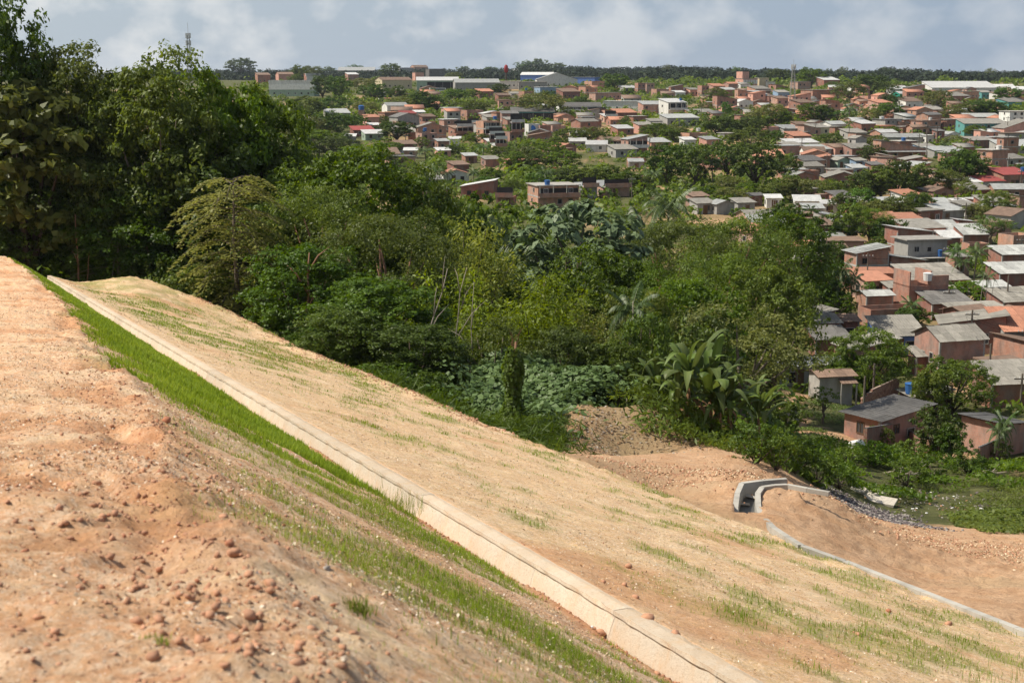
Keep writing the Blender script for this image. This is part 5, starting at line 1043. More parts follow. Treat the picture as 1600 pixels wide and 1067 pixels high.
# ---------------- far rise and skyline
FAR = [
 (424, 497, 151, 131, -6, Gn, 'p', fg, 2, 'white fortress-like wall with battlements and a green base', 'the fortress-like wall'), (432, 458, 132, 117, 8, Pk, 'gx', tb, 1, 'reddish house with a brown hipped roof behind the fortress-like wall', None), (400, 422, 132, 118, 8, R_, 'f', tb, 1, 'dark red house left of the brown hipped roof', None), (476, 498, 133, 119, 8, R_, 'f', tb, 1, 'brick house behind the battlements', None), (530, 585, 124, 111, 2, Gy, 'f', ml, 1, 'long greyish hall with white roof on the skyline', None), (540, 560, 127, 117, 10, B, 'f', mw, 1, 'peach sided house with a white roof on the rise', None), (566, 582, 123, 117, 4, Wt, 'f', mw, 1, 'tiny white house right of the peach sided house', None), (588, 642, 141, 126, 16, Cr, 'gx', tb, 1, 'long brownish warehouse with a beige gable', 'the beige gabled warehouse'),
 (620, 646, 124, 107, 8, Gy, 'flat', sl, 2, 'grey concrete block on the skyline', None), (642, 668, 122, 106, 8, B, 'gx', tb, 2, 'brown-roofed tall house on the skyline', 'the tall brown roof'), (666, 694, 126, 109, 4, 'fibre_dark', 'flat', fd, 2, 'black-walled tall building right of the tall brown roof', None), (645, 662, 126, 114, 10, Pk, 'flat', sl, 1, 'pink house under the tall brown roof', None), (653, 714, 143, 127, 4, Gn, 'gx', mw, 1, 'long shed with a white roof and dark open front', 'the long open shed'), (710, 778, 146, 130, 8, Gy, 'gx', ml, 1, 'long grey warehouse on the rise', 'the long grey warehouse'), (779, 813, 139, 128, 2, Wt, 'flat', sl, 1, 'white wall-like hall right of the long grey warehouse', None), (810, 853, 141, 129, 2, Gy, 'flat', sl, 1, 'greyish brick hall below the striped warehouse', None),
 (798, 848, 124, 113, -14, R_, 'gx', mw, 1, 'dark warehouse with a white-striped roof', 'the striped warehouse'), (815, 866, 131, 118, -14, 'paint_blue', 'gx', mw, 1, 'warehouse with a blue wall under the striped warehouse', None), (838, 900, 138, 125, 4, Wt, 'gy', ml, 1, 'pale gabled warehouse in front of the blue one', 'the pale gabled warehouse'), (878, 936, 135, 122, -22, 'paint_blue', 'flat', ml, 1, 'blue and white warehouse right of the pale gabled one', 'the blue and white warehouse'), (914, 944, 141, 128, 16, B, 'p', tb, 1, 'orange brick house beside the blue and white warehouse', None), (836, 872, 147, 137, 4, Bl, 'flat', mw, 1, 'white and blue low house on the rise', None), (870, 905, 156, 144, 8, R_, 'f', tb, 1, 'reddish brick house below the pale gabled warehouse', None), (811, 834, 162, 144, 18, B, 'p', fg, 2, 'bright orange brick block left of the big tree', 'the bright orange block'), (774, 797, 162, 150, 6, R_, 'f', tb, 1, 'dark brick house left of the bright orange block', None), (743, 770, 154, 144, 6, R_, 'f', to, 1, 'brick row house below the long grey warehouse', None), (795, 813, 158, 147, 6, Gy, 'f', fg, 1, 'grey house beside the bright orange block', None),
 (922, 969, 157, 146, 8, K, 'flat', fg, 1, 'long pinkish brick hall', 'the long pinkish hall'), (967, 995, 147, 138, 6, Gy, 'f', mw, 1, 'open house with a white roof on the rise', None), (992, 1008, 148, 131, 8, B, 'p', fg, 2, 'narrow orange brick tower house', 'the narrow orange tower'), (1005, 1022, 146, 131, 8, K, 'flat', sl, 2, 'pink framed house right of the narrow orange tower', None), (1042, 1074, 150, 138, 8, Wt, 'flat', sl, 2, 'white house with dark square windows', None), (1018, 1044, 152, 140, 8, B, 'p', fg, 1, 'orange brick house left of the white house with square windows', None), (1050, 1070, 153, 145, 4, Wt, 'f', mw, 1, 'white roof below the white house with square windows', None), (1072, 1092, 151, 141, 8, Pk, 'f', fg, 1, 'pink house between white and orange houses', None), (1090, 1107, 152, 135, 12, B, 'p', fg, 2, 'orange brick tower house left of a tree', None), (1106, 1132, 146, 135, 8, K, 'f', to, 1, 'pink house with a pale orange roof', None), (1130, 1152, 146, 132, 12, K, 'gx', to, 1, 'orange roofed house left of the ornate pink building', None), (1094, 1108, 160, 150, 8, Cr, 'flat', sl, 1, 'cream box house under the orange tower house', None), (1125, 1150, 151, 141, 8, R_, 'f', ml, 1, 'house with a pale roof right of the tree on the rise', None),
 (1150, 1182, 140, 124, 8, Pk, 'flat', sl, 2, 'ornate pink building with a row of white arches', 'the ornate pink building'), (1180, 1200, 139, 123, 4, Cr, 'flat', sl, 2, 'cream block right of the ornate pink building', None), (1192, 1210, 139, 129, 4, Wt, 'flat', sl, 1, 'white box right of the cream block', None), (1168, 1202, 153, 140, 10, B, 'f', fg, 1, 'orange house with a dark veranda below the ornate pink building', None), (1158, 1197, 160, 148, 6, Bl, 'f', ml, 1, 'blue-grey house with a pale roof', None), (1193, 1214, 163, 151, 8, Pk, 'flat', sl, 1, 'pink terrace right of the blue-grey house', None), (1205, 1230, 177, 155, 10, K, 'f', tb, 2, 'pink and brick house with a small window', None), (1145, 1175, 172, 160, 6, Wt, 'gy', mw, 1, 'white low house behind the bright green tree', None), (1208, 1232, 155, 145, 4, Bl, 'f', fg, 1, 'dull blue house at the foot of the right mast', None),
 (1253, 1304, 159, 142, 18, B, 'flat', fg, 1, 'long orange hall with a row of windows', 'the long orange hall'), (1235, 1265, 146, 129, 10, K, 'flat', sl, 2, 'cream and orange house left of the long orange hall', None), (1276, 1310, 139, 126, 4, R_, 'f', mw, 1, 'house with white roof edge behind the long orange hall', None), (1248, 1267, 160, 152, 8, Cr, 'gx', ml, 1, 'little cream house before the long orange hall', None), (1344, 1377, 164, 151, 6, B, 'p', fg, 1, 'plain bright orange wall house', 'the plain orange wall house'), (1394, 1424, 157, 147, 8, 'paint_teal', 'gx', 'metal_white', 1, 'bright teal house with a white roof on the far rise', 'the bright teal house'), (1386, 1418, 148, 140, 2, Wt, 'f', mw, 1, 'white sheds behind the bright teal house', None), (1393, 1404, 163, 154, 8, 'plaster_ochre', 'flat', sl, 1, 'small ochre house below the bright teal house', None), (1298, 1316, 178, 163, 12, Pk, 'p', fg, 1, 'small pink church-like house', None), (1400, 1440, 171, 159, 6, Wt, 'f', tb, 1, 'white house with a brown roof right of the ochre house', None), (1393, 1438, 187, 173, 10, K, 'p', fg, 2, 'long pink house with white awnings', 'the long pink house'), (1440, 1474, 182, 172, 4, Gy, 'f', fg, 1, 'grey shed right of the long pink house', None),
 (1445, 1552, 147, 138, 2, Wt, 'f', mw, 1, 'very long low white roof', 'the very long white roof'), (1490, 1527, 156, 144, 6, B, 'flat', fg, 1, 'orange brick house under the very long white roof', None), (1470, 1512, 163, 151, 8, B, 'f', fg, 1, 'long orange wall house under the very long white roof', None), (1526, 1546, 155, 145, 4, Te, 'f', fg, 1, 'teal house right of the orange brick house', None), (1536, 1582, 143, 136, 2, Wt, 'gx', mw, 1, 'white hall at the foot of the far woods', None), (1577, 1640, 153, 142, 4, K, 'f', mw, 1, 'pink house row at the right edge of the rise', None), (1446, 1464, 142, 133, 2, Gy, 'flat', sl, 1, 'open pavilion on the rise', None), (1420, 1440, 150, 141, 4, R_, 'f', tb, 1, 'reddish house left of the pavilion', None), (1560, 1600, 170, 160, 4, Te, 'f', fg, 1, 'greenish house under the big tree', None), (1557, 1574, 168, 160, 2, Gy, 'f', rb, 1, 'hut covered with a bright blue sheet', 'the blue sheet hut'), (1496, 1530, 176, 168, 4, R_, 'f', tb, 1, 'brick house among dark trees', None), (1505, 1560, 192, 185, 2, Gy, 'f', ml, 1, 'grey roofs above the large teal house', None), (1548, 1570, 186, 180, 4, Wt, 'flat', sl, 1, 'small white house left of the apartment block', None)]
for sp_ in MID + FAR:
    x0, x1, yb, ye, yaw, wl, rf, rm, st, lb, nk = sp_
    if 4 <= yaw <= 18 and x1 - x0 < 60: yaw += 15
    if wl == 'fibre_dark': MAT.setdefault('fibre_dark', MAT['fibre_dark'])
    cat = 'house'; nm = 'house'
    for wd_, nm_ in (('warehouse', 'warehouse'), ('shed', 'shed'), ('hall', 'hall'), ('apartment', 'apartment_building'), ('wall with', 'building'), ('building', 'building')):
        if wd_ in lb: nm = nm_; cat = nm_.replace('_', ' ')
    long_ = (x1 - x0) > 44 and yb < 260
    h = HS(x0, x1, yb, ye, yaw, wl, rf, rm, st, .5 if long_ else .85, label=lb, nick=nk, name=nm, cat=cat, pitch=.18 if rf in 'fblr' else .32)
    if 'open front' in lb or 'open house' in lb or 'open sided' in lb or 'open shed' in lb: open_front(h, .25 if 'front' in lb else 0, 1)
    if 'veranda' in lb: porch(h, rm if rm in MAT else fg, 1.6)
    if 'balcon' in lb: balcony(h, 1)
    if 'galler' in lb: balcony(h, 1, B); balcony(h, 2, 'plaster_white')
    if 'flags' in lb: balcony(h, 1, B, 1.2)
    if 'battlement' in lb:
        n = 22
        for k in range(n): m = MB(); x = -h['W'] / 2 + h['W'] * (k + .5) / n; m.box(x - .9, x + .9, -h['D'] / 2 - .2, -h['D'] / 2 + .5, h['H'] - .2, h['H'] + 1.6); obj('battlement', m.mesh('battlement', MAT['plaster_white']), h['e'])
        m = MB(); m.box(-h['W'] / 2 - .15, h['W'] / 2 + .15, -h['D'] / 2 - .18, -h['D'] / 2 - .01, h['H'] * .5, h['H'] + .6); obj('white_band', m.mesh('white_band', MAT['plaster_white']), h['e'])
    if 'row of white arches' in lb:
        for k in range(6): m = MB(); x = -h['W'] / 2 + h['W'] * (k + .5) / 6; m.box(x - .7, x + .7, -h['D'] / 2 - .25, -h['D'] / 2 - .02, h['H'] * .5, h['H'] * .9); obj('arch', m.mesh('arch', MAT['plaster_white']), h['e'])
        m = MB(); m.box(-h['W'] / 2, -h['W'] / 2 + 5, -h['D'] / 2 + 1, h['D'] / 2 - 1, h['H'] + .1, h['H'] + 4.5); obj('tower', m.mesh('tower', MAT['plaster_pink']), h['e'])
    if lb.startswith('orange terrace house'): m = MB(); m.box(-h['W'] * .12, h['W'] * .1, -h['D'] / 2 - .3, -h['D'] / 2 - .26, h['H'] * .45, h['H'] * .85); tag(obj('blue_cloth', m.mesh('blue_cloth', MAT['tarp_blue']), None, h['e'].location, RAD(yaw)), 'bright blue cloth hung on the front of the orange terrace house', 'cloth')
    if 'painted wall picture' in lb: m = MB(); m.poly([(-.5 + .9 * math.cos(t) * (1 + .25 * math.cos(3 * t)), -h['D'] / 2 - .035, h['H'] * .62 + h['H'] * .28 * math.sin(t)) for t in np.linspace(6.1, 0, 14)]); obj('wall_picture', m.mesh('wall_picture', MAT['tarp_blue']), h['e'])
NICK = {h['nick']: h for h in HOUSES if h['nick']}
# ================================================================== THE CLOSE-PACKED ROWS BETWEEN THE NAMED HOUSES
_fh = random.Random(19); _occ = [(h['e'].location.x, h['e'].location.y, max(h['W'], h['D']) * .62) for h in HOUSES]; FILL = []
for _try in range(6000):
    if len(FILL) >= 240: break
    px = _fh.uniform(600, 1610) if _try % 3 else _fh.uniform(1190, 1610); d = math.exp(_fh.uniform(math.log(135), math.log(900))); x = (px - 800) / F * d; yb = proj((x, d, float(nat(x, d, False))))[1]
    if px < 1180 and d < 330 or yb < 140 or (px < 1330 and d < 190) or (d < 150 and px < 1560): continue
    if 960 < px < 1240 and 200 < yb < 345 and _fh.random() < .85: continue
    if 640 < px < 960 and 225 < yb < 320 and _fh.random() < .8: continue
    wm = _fh.uniform(4.3, 7.2) * (1 + d / 1300)
    if any(math.hypot(x - a, d - b) < (r + wm * .5) * (.84 if px > 1180 else .95) for a, b, r in _occ): continue
    wp = wm / d * F; hp = _fh.uniform(2.3, 2.9) / d * F; st = 2 if d > 420 and _fh.random() < .14 else 1
    wl = _fh.choice([B, B, R_, K, K, R_, Gy, B, R_, R_, B, Pk, Wt]); rm = _fh.choice([ml, fg, fg, tb, tb, to, mw, tb, fd, to]); rf = _fh.choice(['f', 'f', 'gx', 'l', 'r', 'flat', 'gy'])
    h = HS(px - wp / 2, px + wp / 2, yb, yb - hp * st, _fh.uniform(-6, 34), wl, rf, rm, st, _fh.uniform(.7, 1.1), pitch=.17 if rf in 'flr' else .3); _occ.append((x, d, wm * .6)); FILL.append(h)
def join_far(hs, nm, lab):
    """houses too many and too small to pick out one by one become one mass"""
    Vs, li, tot, mi, mats, off = [], [], [], [], [], 0
    bpy.context.view_layer.update()
    for h in hs:
        for o in h['e'].children_recursive:
            me = o.data; v = np.empty(len(me.vertices) * 3); me.vertices.foreach_get('co', v); M = np.array(o.matrix_world); v = v.reshape(-1, 3) @ M[:3, :3].T + M[:3, 3]
            l = np.empty(len(me.loops), np.int32); me.loops.foreach_get('vertex_index', l); t = np.empty(len(me.polygons), np.int32); me.polygons.foreach_get('loop_total', t); p = np.empty(len(me.polygons), np.int32); me.polygons.foreach_get('material_index', p)
            ix = []
            for m_ in me.materials:
                if m_ not in mats: mats.append(m_)
                ix.append(mats.index(m_))
            Vs.append(v); li.append(l + off); tot.append(t); mi.append(np.array(ix)[p]); off += len(v)
        for o in list(h['e'].children_recursive): bpy.data.objects.remove(o)
        bpy.data.objects.remove(h['e'])
    V, li, tot, mi = map(np.concatenate, (Vs, li, tot, mi)); me = bpy.data.meshes.new(nm); me.vertices.add(len(V)); me.vertices.foreach_set('co', V.astype(np.float32).ravel()); me.loops.add(len(li)); me.loops.foreach_set('vertex_index', li)
    me.polygons.add(len(tot)); me.polygons.foreach_set('loop_start', np.concatenate([[0], np.cumsum(tot)[:-1]]).astype(np.int32))
    for m_ in mats: me.materials.append(m_)
    me.polygons.foreach_set('material_index', mi.astype(np.int32)); me.update(calc_edges=True); tag(obj(nm, me), lab, None, None, 'stuff')
FILL.sort(key=lambda h: -(h['x1'] - h['x0']) * (h['yb'] - h['ye'])); _far = FILL[84:]; FILL = FILL[:84]
# ================================================================== TREES AMONG THE HOUSES
_HX = np.array([[h['e'].location.x, h['e'].location.y, h['W'] / 2, h['D'] / 2, h['e'].rotation_euler.z] for h in HOUSES])
def clear_of_houses(x, y, pad=.4):
    dx, dy = x - _HX[:, 0], y - _HX[:, 1]; c, s = np.cos(_HX[:, 4]), np.sin(_HX[:, 4])
    return not np.any((np.abs(dx * c + dy * s) < _HX[:, 2] + pad) & (np.abs(-dx * s + dy * c) < _HX[:, 3] + pad))
def tt(px, yt, yb, wp, k, lb=None):
    X, Y, Z = hit(px, yb, True, 60)
    for t in range(30):
        if clear_of_houses(X, Y, .8): break
        Y -= 1.2 + Y * .002; X = (px - 800) / F * Y
    return tree_at(px, yt - (yb - yt) * .06, wp * (1.3 if 'palm' not in k and k not in ('mango', 'sapling', 'shrub') else 1.05), Y, k, lb, 'trees standing among the town houses', 'palm_tree' if 'palm' in k else 'tree')
TT = '''383 92 124 34 round|472 101 131 24 round|490 103 126 28 olive|467 116 133 17 mid|518 104 124 24 round|560 101 118 22 round|613 100 126 24 round|508 119 156 26 round|534 119 157 30 round|572 122 146 38 olive|588 131 158 34 round|527 150 177 46 light|573 158 181 52 olive|484 150 188 44 mid|503 184 204 32 round|553 178 206 36 round|621 190 223 58 round|520 196 216 32 mid|622 134 156 24 mid|
632 150 176 40 olive|661 142 176 26 round|685 150 176 32 round|714 140 161 38 round|713 160 173 22 olive|746 157 183 44 olive|779 131 151 24 round|824 95 120 34 round|842 92 118 20 round|725 104 118 42 round|768 105 119 46 round|712 113 127 40 olive|829 151 179 28 mid|746 207 226 24 mid|755 222 247 30 palm_low|666 227 252 34 palm_low|710 226 246 24 round|866 99 120 32 round|958 116 146 30 round|907 131 148 28 mid|845 143 187 60 olive|856 142 160 24 round|908 151 168 20 round|978 148 159 26 mid|1031 146 160 20 mid|904 187 206 26 mid|890 200 228 40 mid|920 198 226 34 olive|975 181 196 14 light|1022 193 219 38 mid|1040 200 222 36 mid|
1115 137 160 28 mid|1150 140 156 16 mid|1130 160 184 16 light|1098 160 174 24 olive|1060 148 161 20 mid|1210 107 131 28 round|1167 182 212 48 round|1196 162 203 48 olive|1212 172 204 34 mid|1118 178 215 54 round|1140 184 214 30 round|1050 195 219 50 olive|1166 199 240 48 mid|1184 223 254 42 round|1204 203 227 30 round|1042 225 290 50 round|1085 226 294 46 round|1112 242 294 34 palm|1134 222 280 42 round|1178 224 298 56 round|1226 239 288 36 round|1137 273 302 40 olive|1106 290 318 46 mid|1140 292 320 40 olive|1168 284 312 32 mid|1207 284 315 46 olive|1235 270 312 36 mid|
1260 106 138 34 mid|1294 128 143 18 light|1320 125 160 38 olive|1353 117 151 36 round|1350 124 150 30 olive|1374 127 152 32 round|1385 145 170 26 round|1432 139 158 18 mid|1266 161 195 48 mid|1280 165 195 30 round|1304 173 193 30 light|1322 160 194 24 palm_low|1342 165 194 26 palm_low|1356 168 196 24 olive|1378 160 189 38 round|1390 197 214 26 mid|1291 208 232 36 mid|1362 211 236 34 olive|1357 226 254 32 round|1206 224 250 18 mid|1436 139 158 24 mid|1456 140 175 36 olive|1474 150 178 14 round|1564 137 164 44 round|1528 157 188 42 round|1546 160 188 40 mid|1490 161 188 38 olive|1515 195 217 32 mid|1490 211 232 32 olive|1471 220 244 24 palm_low|1320 188 210 20 palm|
1348 268 312 42 round|1376 258 312 44 mid|1402 250 312 44 round|1364 280 312 40 round|1245 278 314 40 olive|1290 279 308 42 olive|1314 300 334 28 mid|1346 294 336 38 light|1392 305 346 48 olive|1368 312 346 40 olive|1498 230 292 58 round|1515 240 290 40 round|1438 254 304 44 mid|1424 270 304 34 round|1484 264 304 36 olive|1504 280 308 26 olive|1432 300 342 38 round|1412 318 346 30 olive|1557 297 346 54 mango|1528 318 348 40 olive|1590 255 280 24 round|1236 315 384 74 round|1226 358 396 40 olive|1264 403 446 40 round|1302 375 412 46 round|1229 387 432 28 palm_low|1330 318 386 50 mid|1362 326 388 52 feather|1310 350 388 40 light|1390 340 392 44 round|1385 368 398 40 mid|
1296 408 494 52 round|1318 402 498 44 palm_low|1336 418 494 36 palm_low|1280 424 494 36 mid|1316 455 500 40 mid|1550 337 386 60 umbrella|1500 384 444 44 palm|1528 381 458 46 palm|1548 420 478 34 palm|1512 400 456 40 palm|1520 440 482 50 mid|1496 440 476 34 light|1434 462 512 40 palm_low|1442 478 514 46 mid|1424 480 512 32 light|1366 440 474 20 light|1366 512 628 114 mango|1334 545 622 52 mango|1506 558 652 112 mango|1466 575 650 40 olive|1484 636 722 52 round|1508 660 726 40 round|1300 604 664 42 sapling|1404 672 706 22 shrub|1585 655 722 46 palm_low|1592 640 712 34 palm_low|1440 690 728 46 shrub|1385 702 732 60 shrub|1345 712 740 50 shrub|1540 710 742 50 shrub_dark|1480 720 752 60 shrub|1228 668 742 70 shrub|1195 690 748 60 shrub_dark|1258 690 752 60 shrub|1295 722 768 60 shrub|1240 628 690 50 mid|1210 600 668 40 mid|1260 705 748 50 shrub_dark|1330 740 772 50 shrub|1200 640 700 40 shrub_dark|1590 692 722 30 shrub|1440 735 762 60 shrub|1380 680 702 16 sapling|
455 165 188 40 mid|490 205 222 30 mid|536 205 224 30 round|612 222 244 34 mid|660 214 236 20 mid|600 180 196 18 mid|790 150 170 22 olive|742 140 158 22 mid|800 166 186 22 mid|780 228 250 26 mid|800 236 266 30 mid|820 228 262 34 round|840 234 268 36 round|860 222 258 34 mid|880 234 272 40 mid|850 258 296 36 palm_low|890 262 296 40 round|920 262 298 44 mid|950 258 298 44 mid|840 270 296 28 light|975 268 302 40 mid|1000 272 300 34 mid|1020 262 298 36 palm_low|800 278 306 30 mango|770 262 292 30 mid|700 262 290 30 palm_low|685 258 290 26 palm_low|740 262 288 26 palm_low|640 258 296 34 mid|690 280 300 24 mid|620 262 292 30 light|760 276 300 30 light|870 212 232 28 mid|935 205 226 26 mid|950 212 230 22 palm_low|500 200 246 60 mid|530 214 256 50 round|480 180 236 50 olive|515 172 216 40 round|556 226 262 50 mid|470 160 210 36 mid|592 232 264 44 mid|545 240 275 60 mid|600 255 290 60 green'''
join_far(_far, 'crowded_houses', 'crowded small brick houses filling the rows between the larger ones')
for ln in TT.replace('\n', '').split('|'):
    if ln.strip(): a = ln.split(); tt(int(a[0]), int(a[1]), int(a[2]), int(a[3]), a[4])
# ================================================================== FAR WOODS (one mass) AND SCRUB
def blob_field(name, P, R, Hh, nl, mat, lab, seed, leaf=.34, tri=False):
    """many leafy domes at P with radii R and heights Hh, joined: a mass nobody could count"""
    rng = np.random.default_rng(seed); n = len(P); d = ball(n * nl, rng).reshape(n, nl, 3); d[..., 2] = np.abs(d[..., 2]) * .95 - .15
    q = rng.uniform(.72, 1.06, (n, nl, 1)); C = np.asarray(P)[:, None, :] + d * q * np.stack([R, R, Hh], 1)[:, None, :]
    Nn = d * .75 + np.array([0, 0, .35]) + rng.standard_normal(d.shape) * .45; sz = np.repeat(R, nl) * leaf * rng.uniform(.7, 1.4, n * nl)
    V, Fq = leaves(C.reshape(-1, 3), Nn.reshape(-1, 3), sz, sz * .75, rng); tn = np.repeat(np.clip(rng.uniform(.15, .75, n), 0, 1), nl) + rng.uniform(-.2, .2, n * nl)
    o = obj(name, mesh_np(name, V, Fq, MAT[mat], tint=np.repeat(np.clip(tn, 0, 1), 4))); tag(o, lab, None, None, 'stuff'); return o
rng = np.random.default_rng(31); P, R, Hh = [], [], []
for i in range(3600):
    px = rng.uniform(240, 1720) if i % 8 else rng.uniform(-200, 2000); d = math.exp(rng.uniform(math.log(1180), math.log(2600)))
    ridge = np.interp(px, [400, 700, 800, 830, 880, 1000, 1040, 1150, 1350, 1375, 1450, 1600], [109, 108, 107, 99, 104, 106, 103, 107, 110, 105, 110, 112])
    x = (px - 800) / F * d; g = float(nat(x, d, False)); top = ray(px, ridge + rng.uniform(-2.5, 6) + 5 * (1 - min(1, (d - 1180) / 900)))[2] * d; r = rng.uniform(5.0, 10)
    if px < 1000 and d < 1500: continue
    P.append((x, d, max(g, top - r * .9) - .0)); R.append(r); Hh.append(r * rng.uniform(.75, 1.1))
    for q in range(1): P.append((x + rng.uniform(-8, 8), d - rng.uniform(3, 12), max(g, top - r * 2.0))); R.append(r); Hh.append(r)
blob_field('far_woods', np.array(P), np.array(R), np.array(Hh), 34, 'leaf_far', 'dark far-off forest lining the whole horizon', 33, .36)
P, R, Hh = [], [], []
while len(P) < 2300:
    px = rng.uniform(420, 1680); d = math.exp(rng.uniform(math.log(135), math.log(1150))); x = (px - 800) / F * d
    if px < 640 and d < 300: continue
    if rng.random() > .55 + .8 * float(fbm(x * .02, d * .02, 301, 3)): continue
    r = rng.uniform(.7, 2.2) * (1 + d / 500)
    if not clear_of_houses(x, d, r * .7): continue
    P.append((x, d, float(nat(x, d)) + r * .1)); R.append(r); Hh.append(r * rng.uniform(.6, 1.1))
blob_field('garden_scrub', np.array(P), np.array(R), np.array(Hh), 46, 'leaf_mid', 'scrub and garden bushes between the houses', 37, .34)
P, R, Hh = [], [], []
while len(P) < 1000:
    px = rng.uniform(60, 1240); d = rng.uniform(84, 230); x = (px - 800) / F * d
    a_, u_ = au(x, d)
    if a_ < A_END + 4 and u_ < 32: continue
    r = rng.uniform(1.2, 2.6); P.append((x, d, float(height(x, d)))); R.append(r); Hh.append(r * rng.uniform(.8, 1.5))
blob_field('undergrowth', np.array(P), np.array(R), np.array(Hh), 60, 'leaf_dark', 'dense undergrowth on the floor of the wood', 39, .24)
# emergent trees on the far ridge
for px, yt, wp, lb in [(1036, 99, 16, 'pale emergent tree standing above the far forest left of centre'), (1144, 103, 9, 'tiny umbrella-shaped tree above the far forest'), (1286, 107, 11, 'small flat emergent tree over the ridge right of the cell mast'), (1308, 104, 18, 'thin pale emergent tree on the ridge right of the cell mast'), (1374, 104, 24, 'broad dark crown highest on the right ridge'), (1535, 106, 18, 'pale crown on the ridge above the white hall'), (1440, 109, 12, 'pale crown on the ridge above the very long white roof')]:
    d = 1700.; X = (px - 800) / F * d; z = ray(px, yt)[2] * d; e = grow('tree', 'pale' if 'pale' in lb else 'umbrella' if 'umbrella' in lb else 'round', (X, d, z - 22), 22, wp / F * d); tag(e, lb, 'tree', 'trees standing out of the far forest')
# ================================================================== MASTS, POLES, FLAGS
def lattice(px, yb_z, yt, d, wd, lab, ants):
    X = (px - 800) / F * d; z0 = yb_z if yb_z is not None else float(nat(X, d)); z1 = ray(px, yt)[2] * d; H = z1 - z0; e = empty('cell_mast', (X, d, z0)); q = [(-1, -1), (1, -1), (1, 1), (-1, 1)]
    hh = H * .86; w0, w1 = wd, wd * .35; L = lambda i, t: Vector((q[i][0] * (w0 + (w1 - w0) * t) / 2, q[i][1] * (w0 + (w1 - w0) * t) / 2, hh * t))
    for i in range(4): m = MB(); m.bar(L(i, 0), L(i, 1), .11); obj('leg', m.mesh('leg', MAT['steel_grey']), e)
    m = MB(); n = 14
    for k in range(n):
        for i in range(4): a, b = k / n, (k + 1) / n; j = (i + 1) % 4; m.bar(L(i, a), L(j, b), .06); m.bar(L(i, b), L(j, b), .06)
    obj('bracing', m.mesh('bracing', MAT['steel_grey']), e)
    m = MB(); m.bar((0, 0, hh), (0, 0, H), .07); obj('spike', m.mesh('spike', MAT['steel_grey']), e)
    for zf in ants:
        r = MB(); r.tube([(w1 * .9 * math.cos(t), w1 * .9 * math.sin(t), H * zf) for t in np.linspace(0, 6.283, 9)], .06, n=4); obj('ring', r.mesh('ring', MAT['steel_grey']), e)
        for k in range(6): g = k * 1.047; m = MB(); x, y = w1 * 1.05 * math.cos(g), w1 * 1.05 * math.sin(g); m.box(x - .2, x + .2, y - .2, y + .2, H * zf - 1.1, H * zf + 1.1); obj('antenna', m.mesh('antenna', MAT['white_plastic']), e)
    tag(e, lab, 'cell mast', 'cell masts above the town')
lattice(305, None, 36, 640, 2.6, 'thin distant cell mast sticking up behind the tall green tree', (.78, .86))
lattice(1232, None, 93, 720, 2.8, 'cell mast with white antennas above the ornate pink building', (.84,))
def pole(px, yb, yt, lab=None, arm=True, r=.13, mat='wood_pole', lean=0):
    X, Y, Z = hit(px, yb, True, 60); H = max(3.5, ray(px, yt)[2] * Y - Z); e = empty('utility_pole', (X, Y, Z)); m = MB(); m.tube([(0, 0, -.5), (lean * .5, 0, H / 2), (lean, 0, H)], [r, r * .9, r * .75], n=7); obj('shaft', m.mesh('shaft', MAT[mat]), e)
    if arm:
        m = MB(); m.box(lean - .8, lean + .8, -.06, .06, H - .6, H - .48); obj('crossarm', m.mesh('crossarm', MAT[mat]), e)
        for k in (-.7, -.25, .25, .7): m = MB(); m.tube([(lean + k, 0, H - .48), (lean + k, 0, H - .3)], [.05, .035], n=6); obj('insulator', m.mesh('insulator', MAT['white_plastic']), e)
    tag(e, lab, 'utility pole', 'poles along the lanes of the town'); POLES.append((e, px, (yb + yt) / 2)); return e
POLES = []
for px, yb, yt, lb in [(1515, 560, 484, 'dark wooden pole rising right of the steep-roofed house'), (1544, 608, 537, 'slim pole before the two-window brick house'), (1349, 645, 600, 'short leaning pole at the corner of the stacked brick wall'), (1363, 640, 568, 'thin pole in front of the big domed tree trunk'), (1354, 450, 395, 'grey pole before the tall red brick house'), (1480, 430, 384, 'dark pole beside the raw grey terrace house'),
                       (1470, 402, 370, 'pole behind the raw grey terrace house'), (1495, 336, 307, 'pole standing before the small pink white-roofed house'), (1573, 250, 210, 'pole before the coloured sheet roofs'), (1227, 222, 199, 'pole at the left of the wide pale roof'), (1274, 214, 192, 'pole in front of the white gabled house'), (1326, 222, 197, 'pole before the brick house with the bright white roof'), (1356, 158, 140, 'pole above the plain orange wall house'),
                       (1275, 156, 130, 'pole behind the long orange hall'), (1418, 234, 213, 'pole on the box-like brick house'), (634, 240, 210, 'street pole by the small white car'), (1201, 250, 226, 'pole left of the boxy pink house'), (1476, 205, 186, 'pole before the orange house left of the teal house'), (812, 150, 128, 'pole before the white wall-like hall'), (804, 134, 118, 'pole left of the striped warehouse'), (1104, 146, 131, 'pole behind the orange tower house'), (1390, 330, 300, 'pole among the olive bushes'), (1572, 492, 430, 'tall slim pole by the blue tank'), (1598, 560, 520, 'pole at the right edge under the orange roof')]: pole(px, yb, yt, lb, yt < 560 and 'slim' not in lb)
for nk in ['the pink brick row'] if False else ['the box-like brick house', 'the long orange house', 'the red-roofed house', 'the brick tower house', 'the large teal house', 'the pale warehouse roof', 'the boxy pink house', 'the terrace with the blue cloth', 'the tall pink house', 'the long white roof', 'the gallery house', 'the big white warehouse', 'the long veranda house', 'the bright white house', 'the wide grey roof', 'the big ribbed roof', 'the unfinished house', 'the orange ruin']:
    h = NICK[nk]; hh = min(34, max(14, 8.5 / h['e'].location.y * F)); pole(min(h['x1'] + 5, 1594), h['yb'] + 3, h['yb'] + 3 - hh, 'slim utility pole just right of ' + nk)
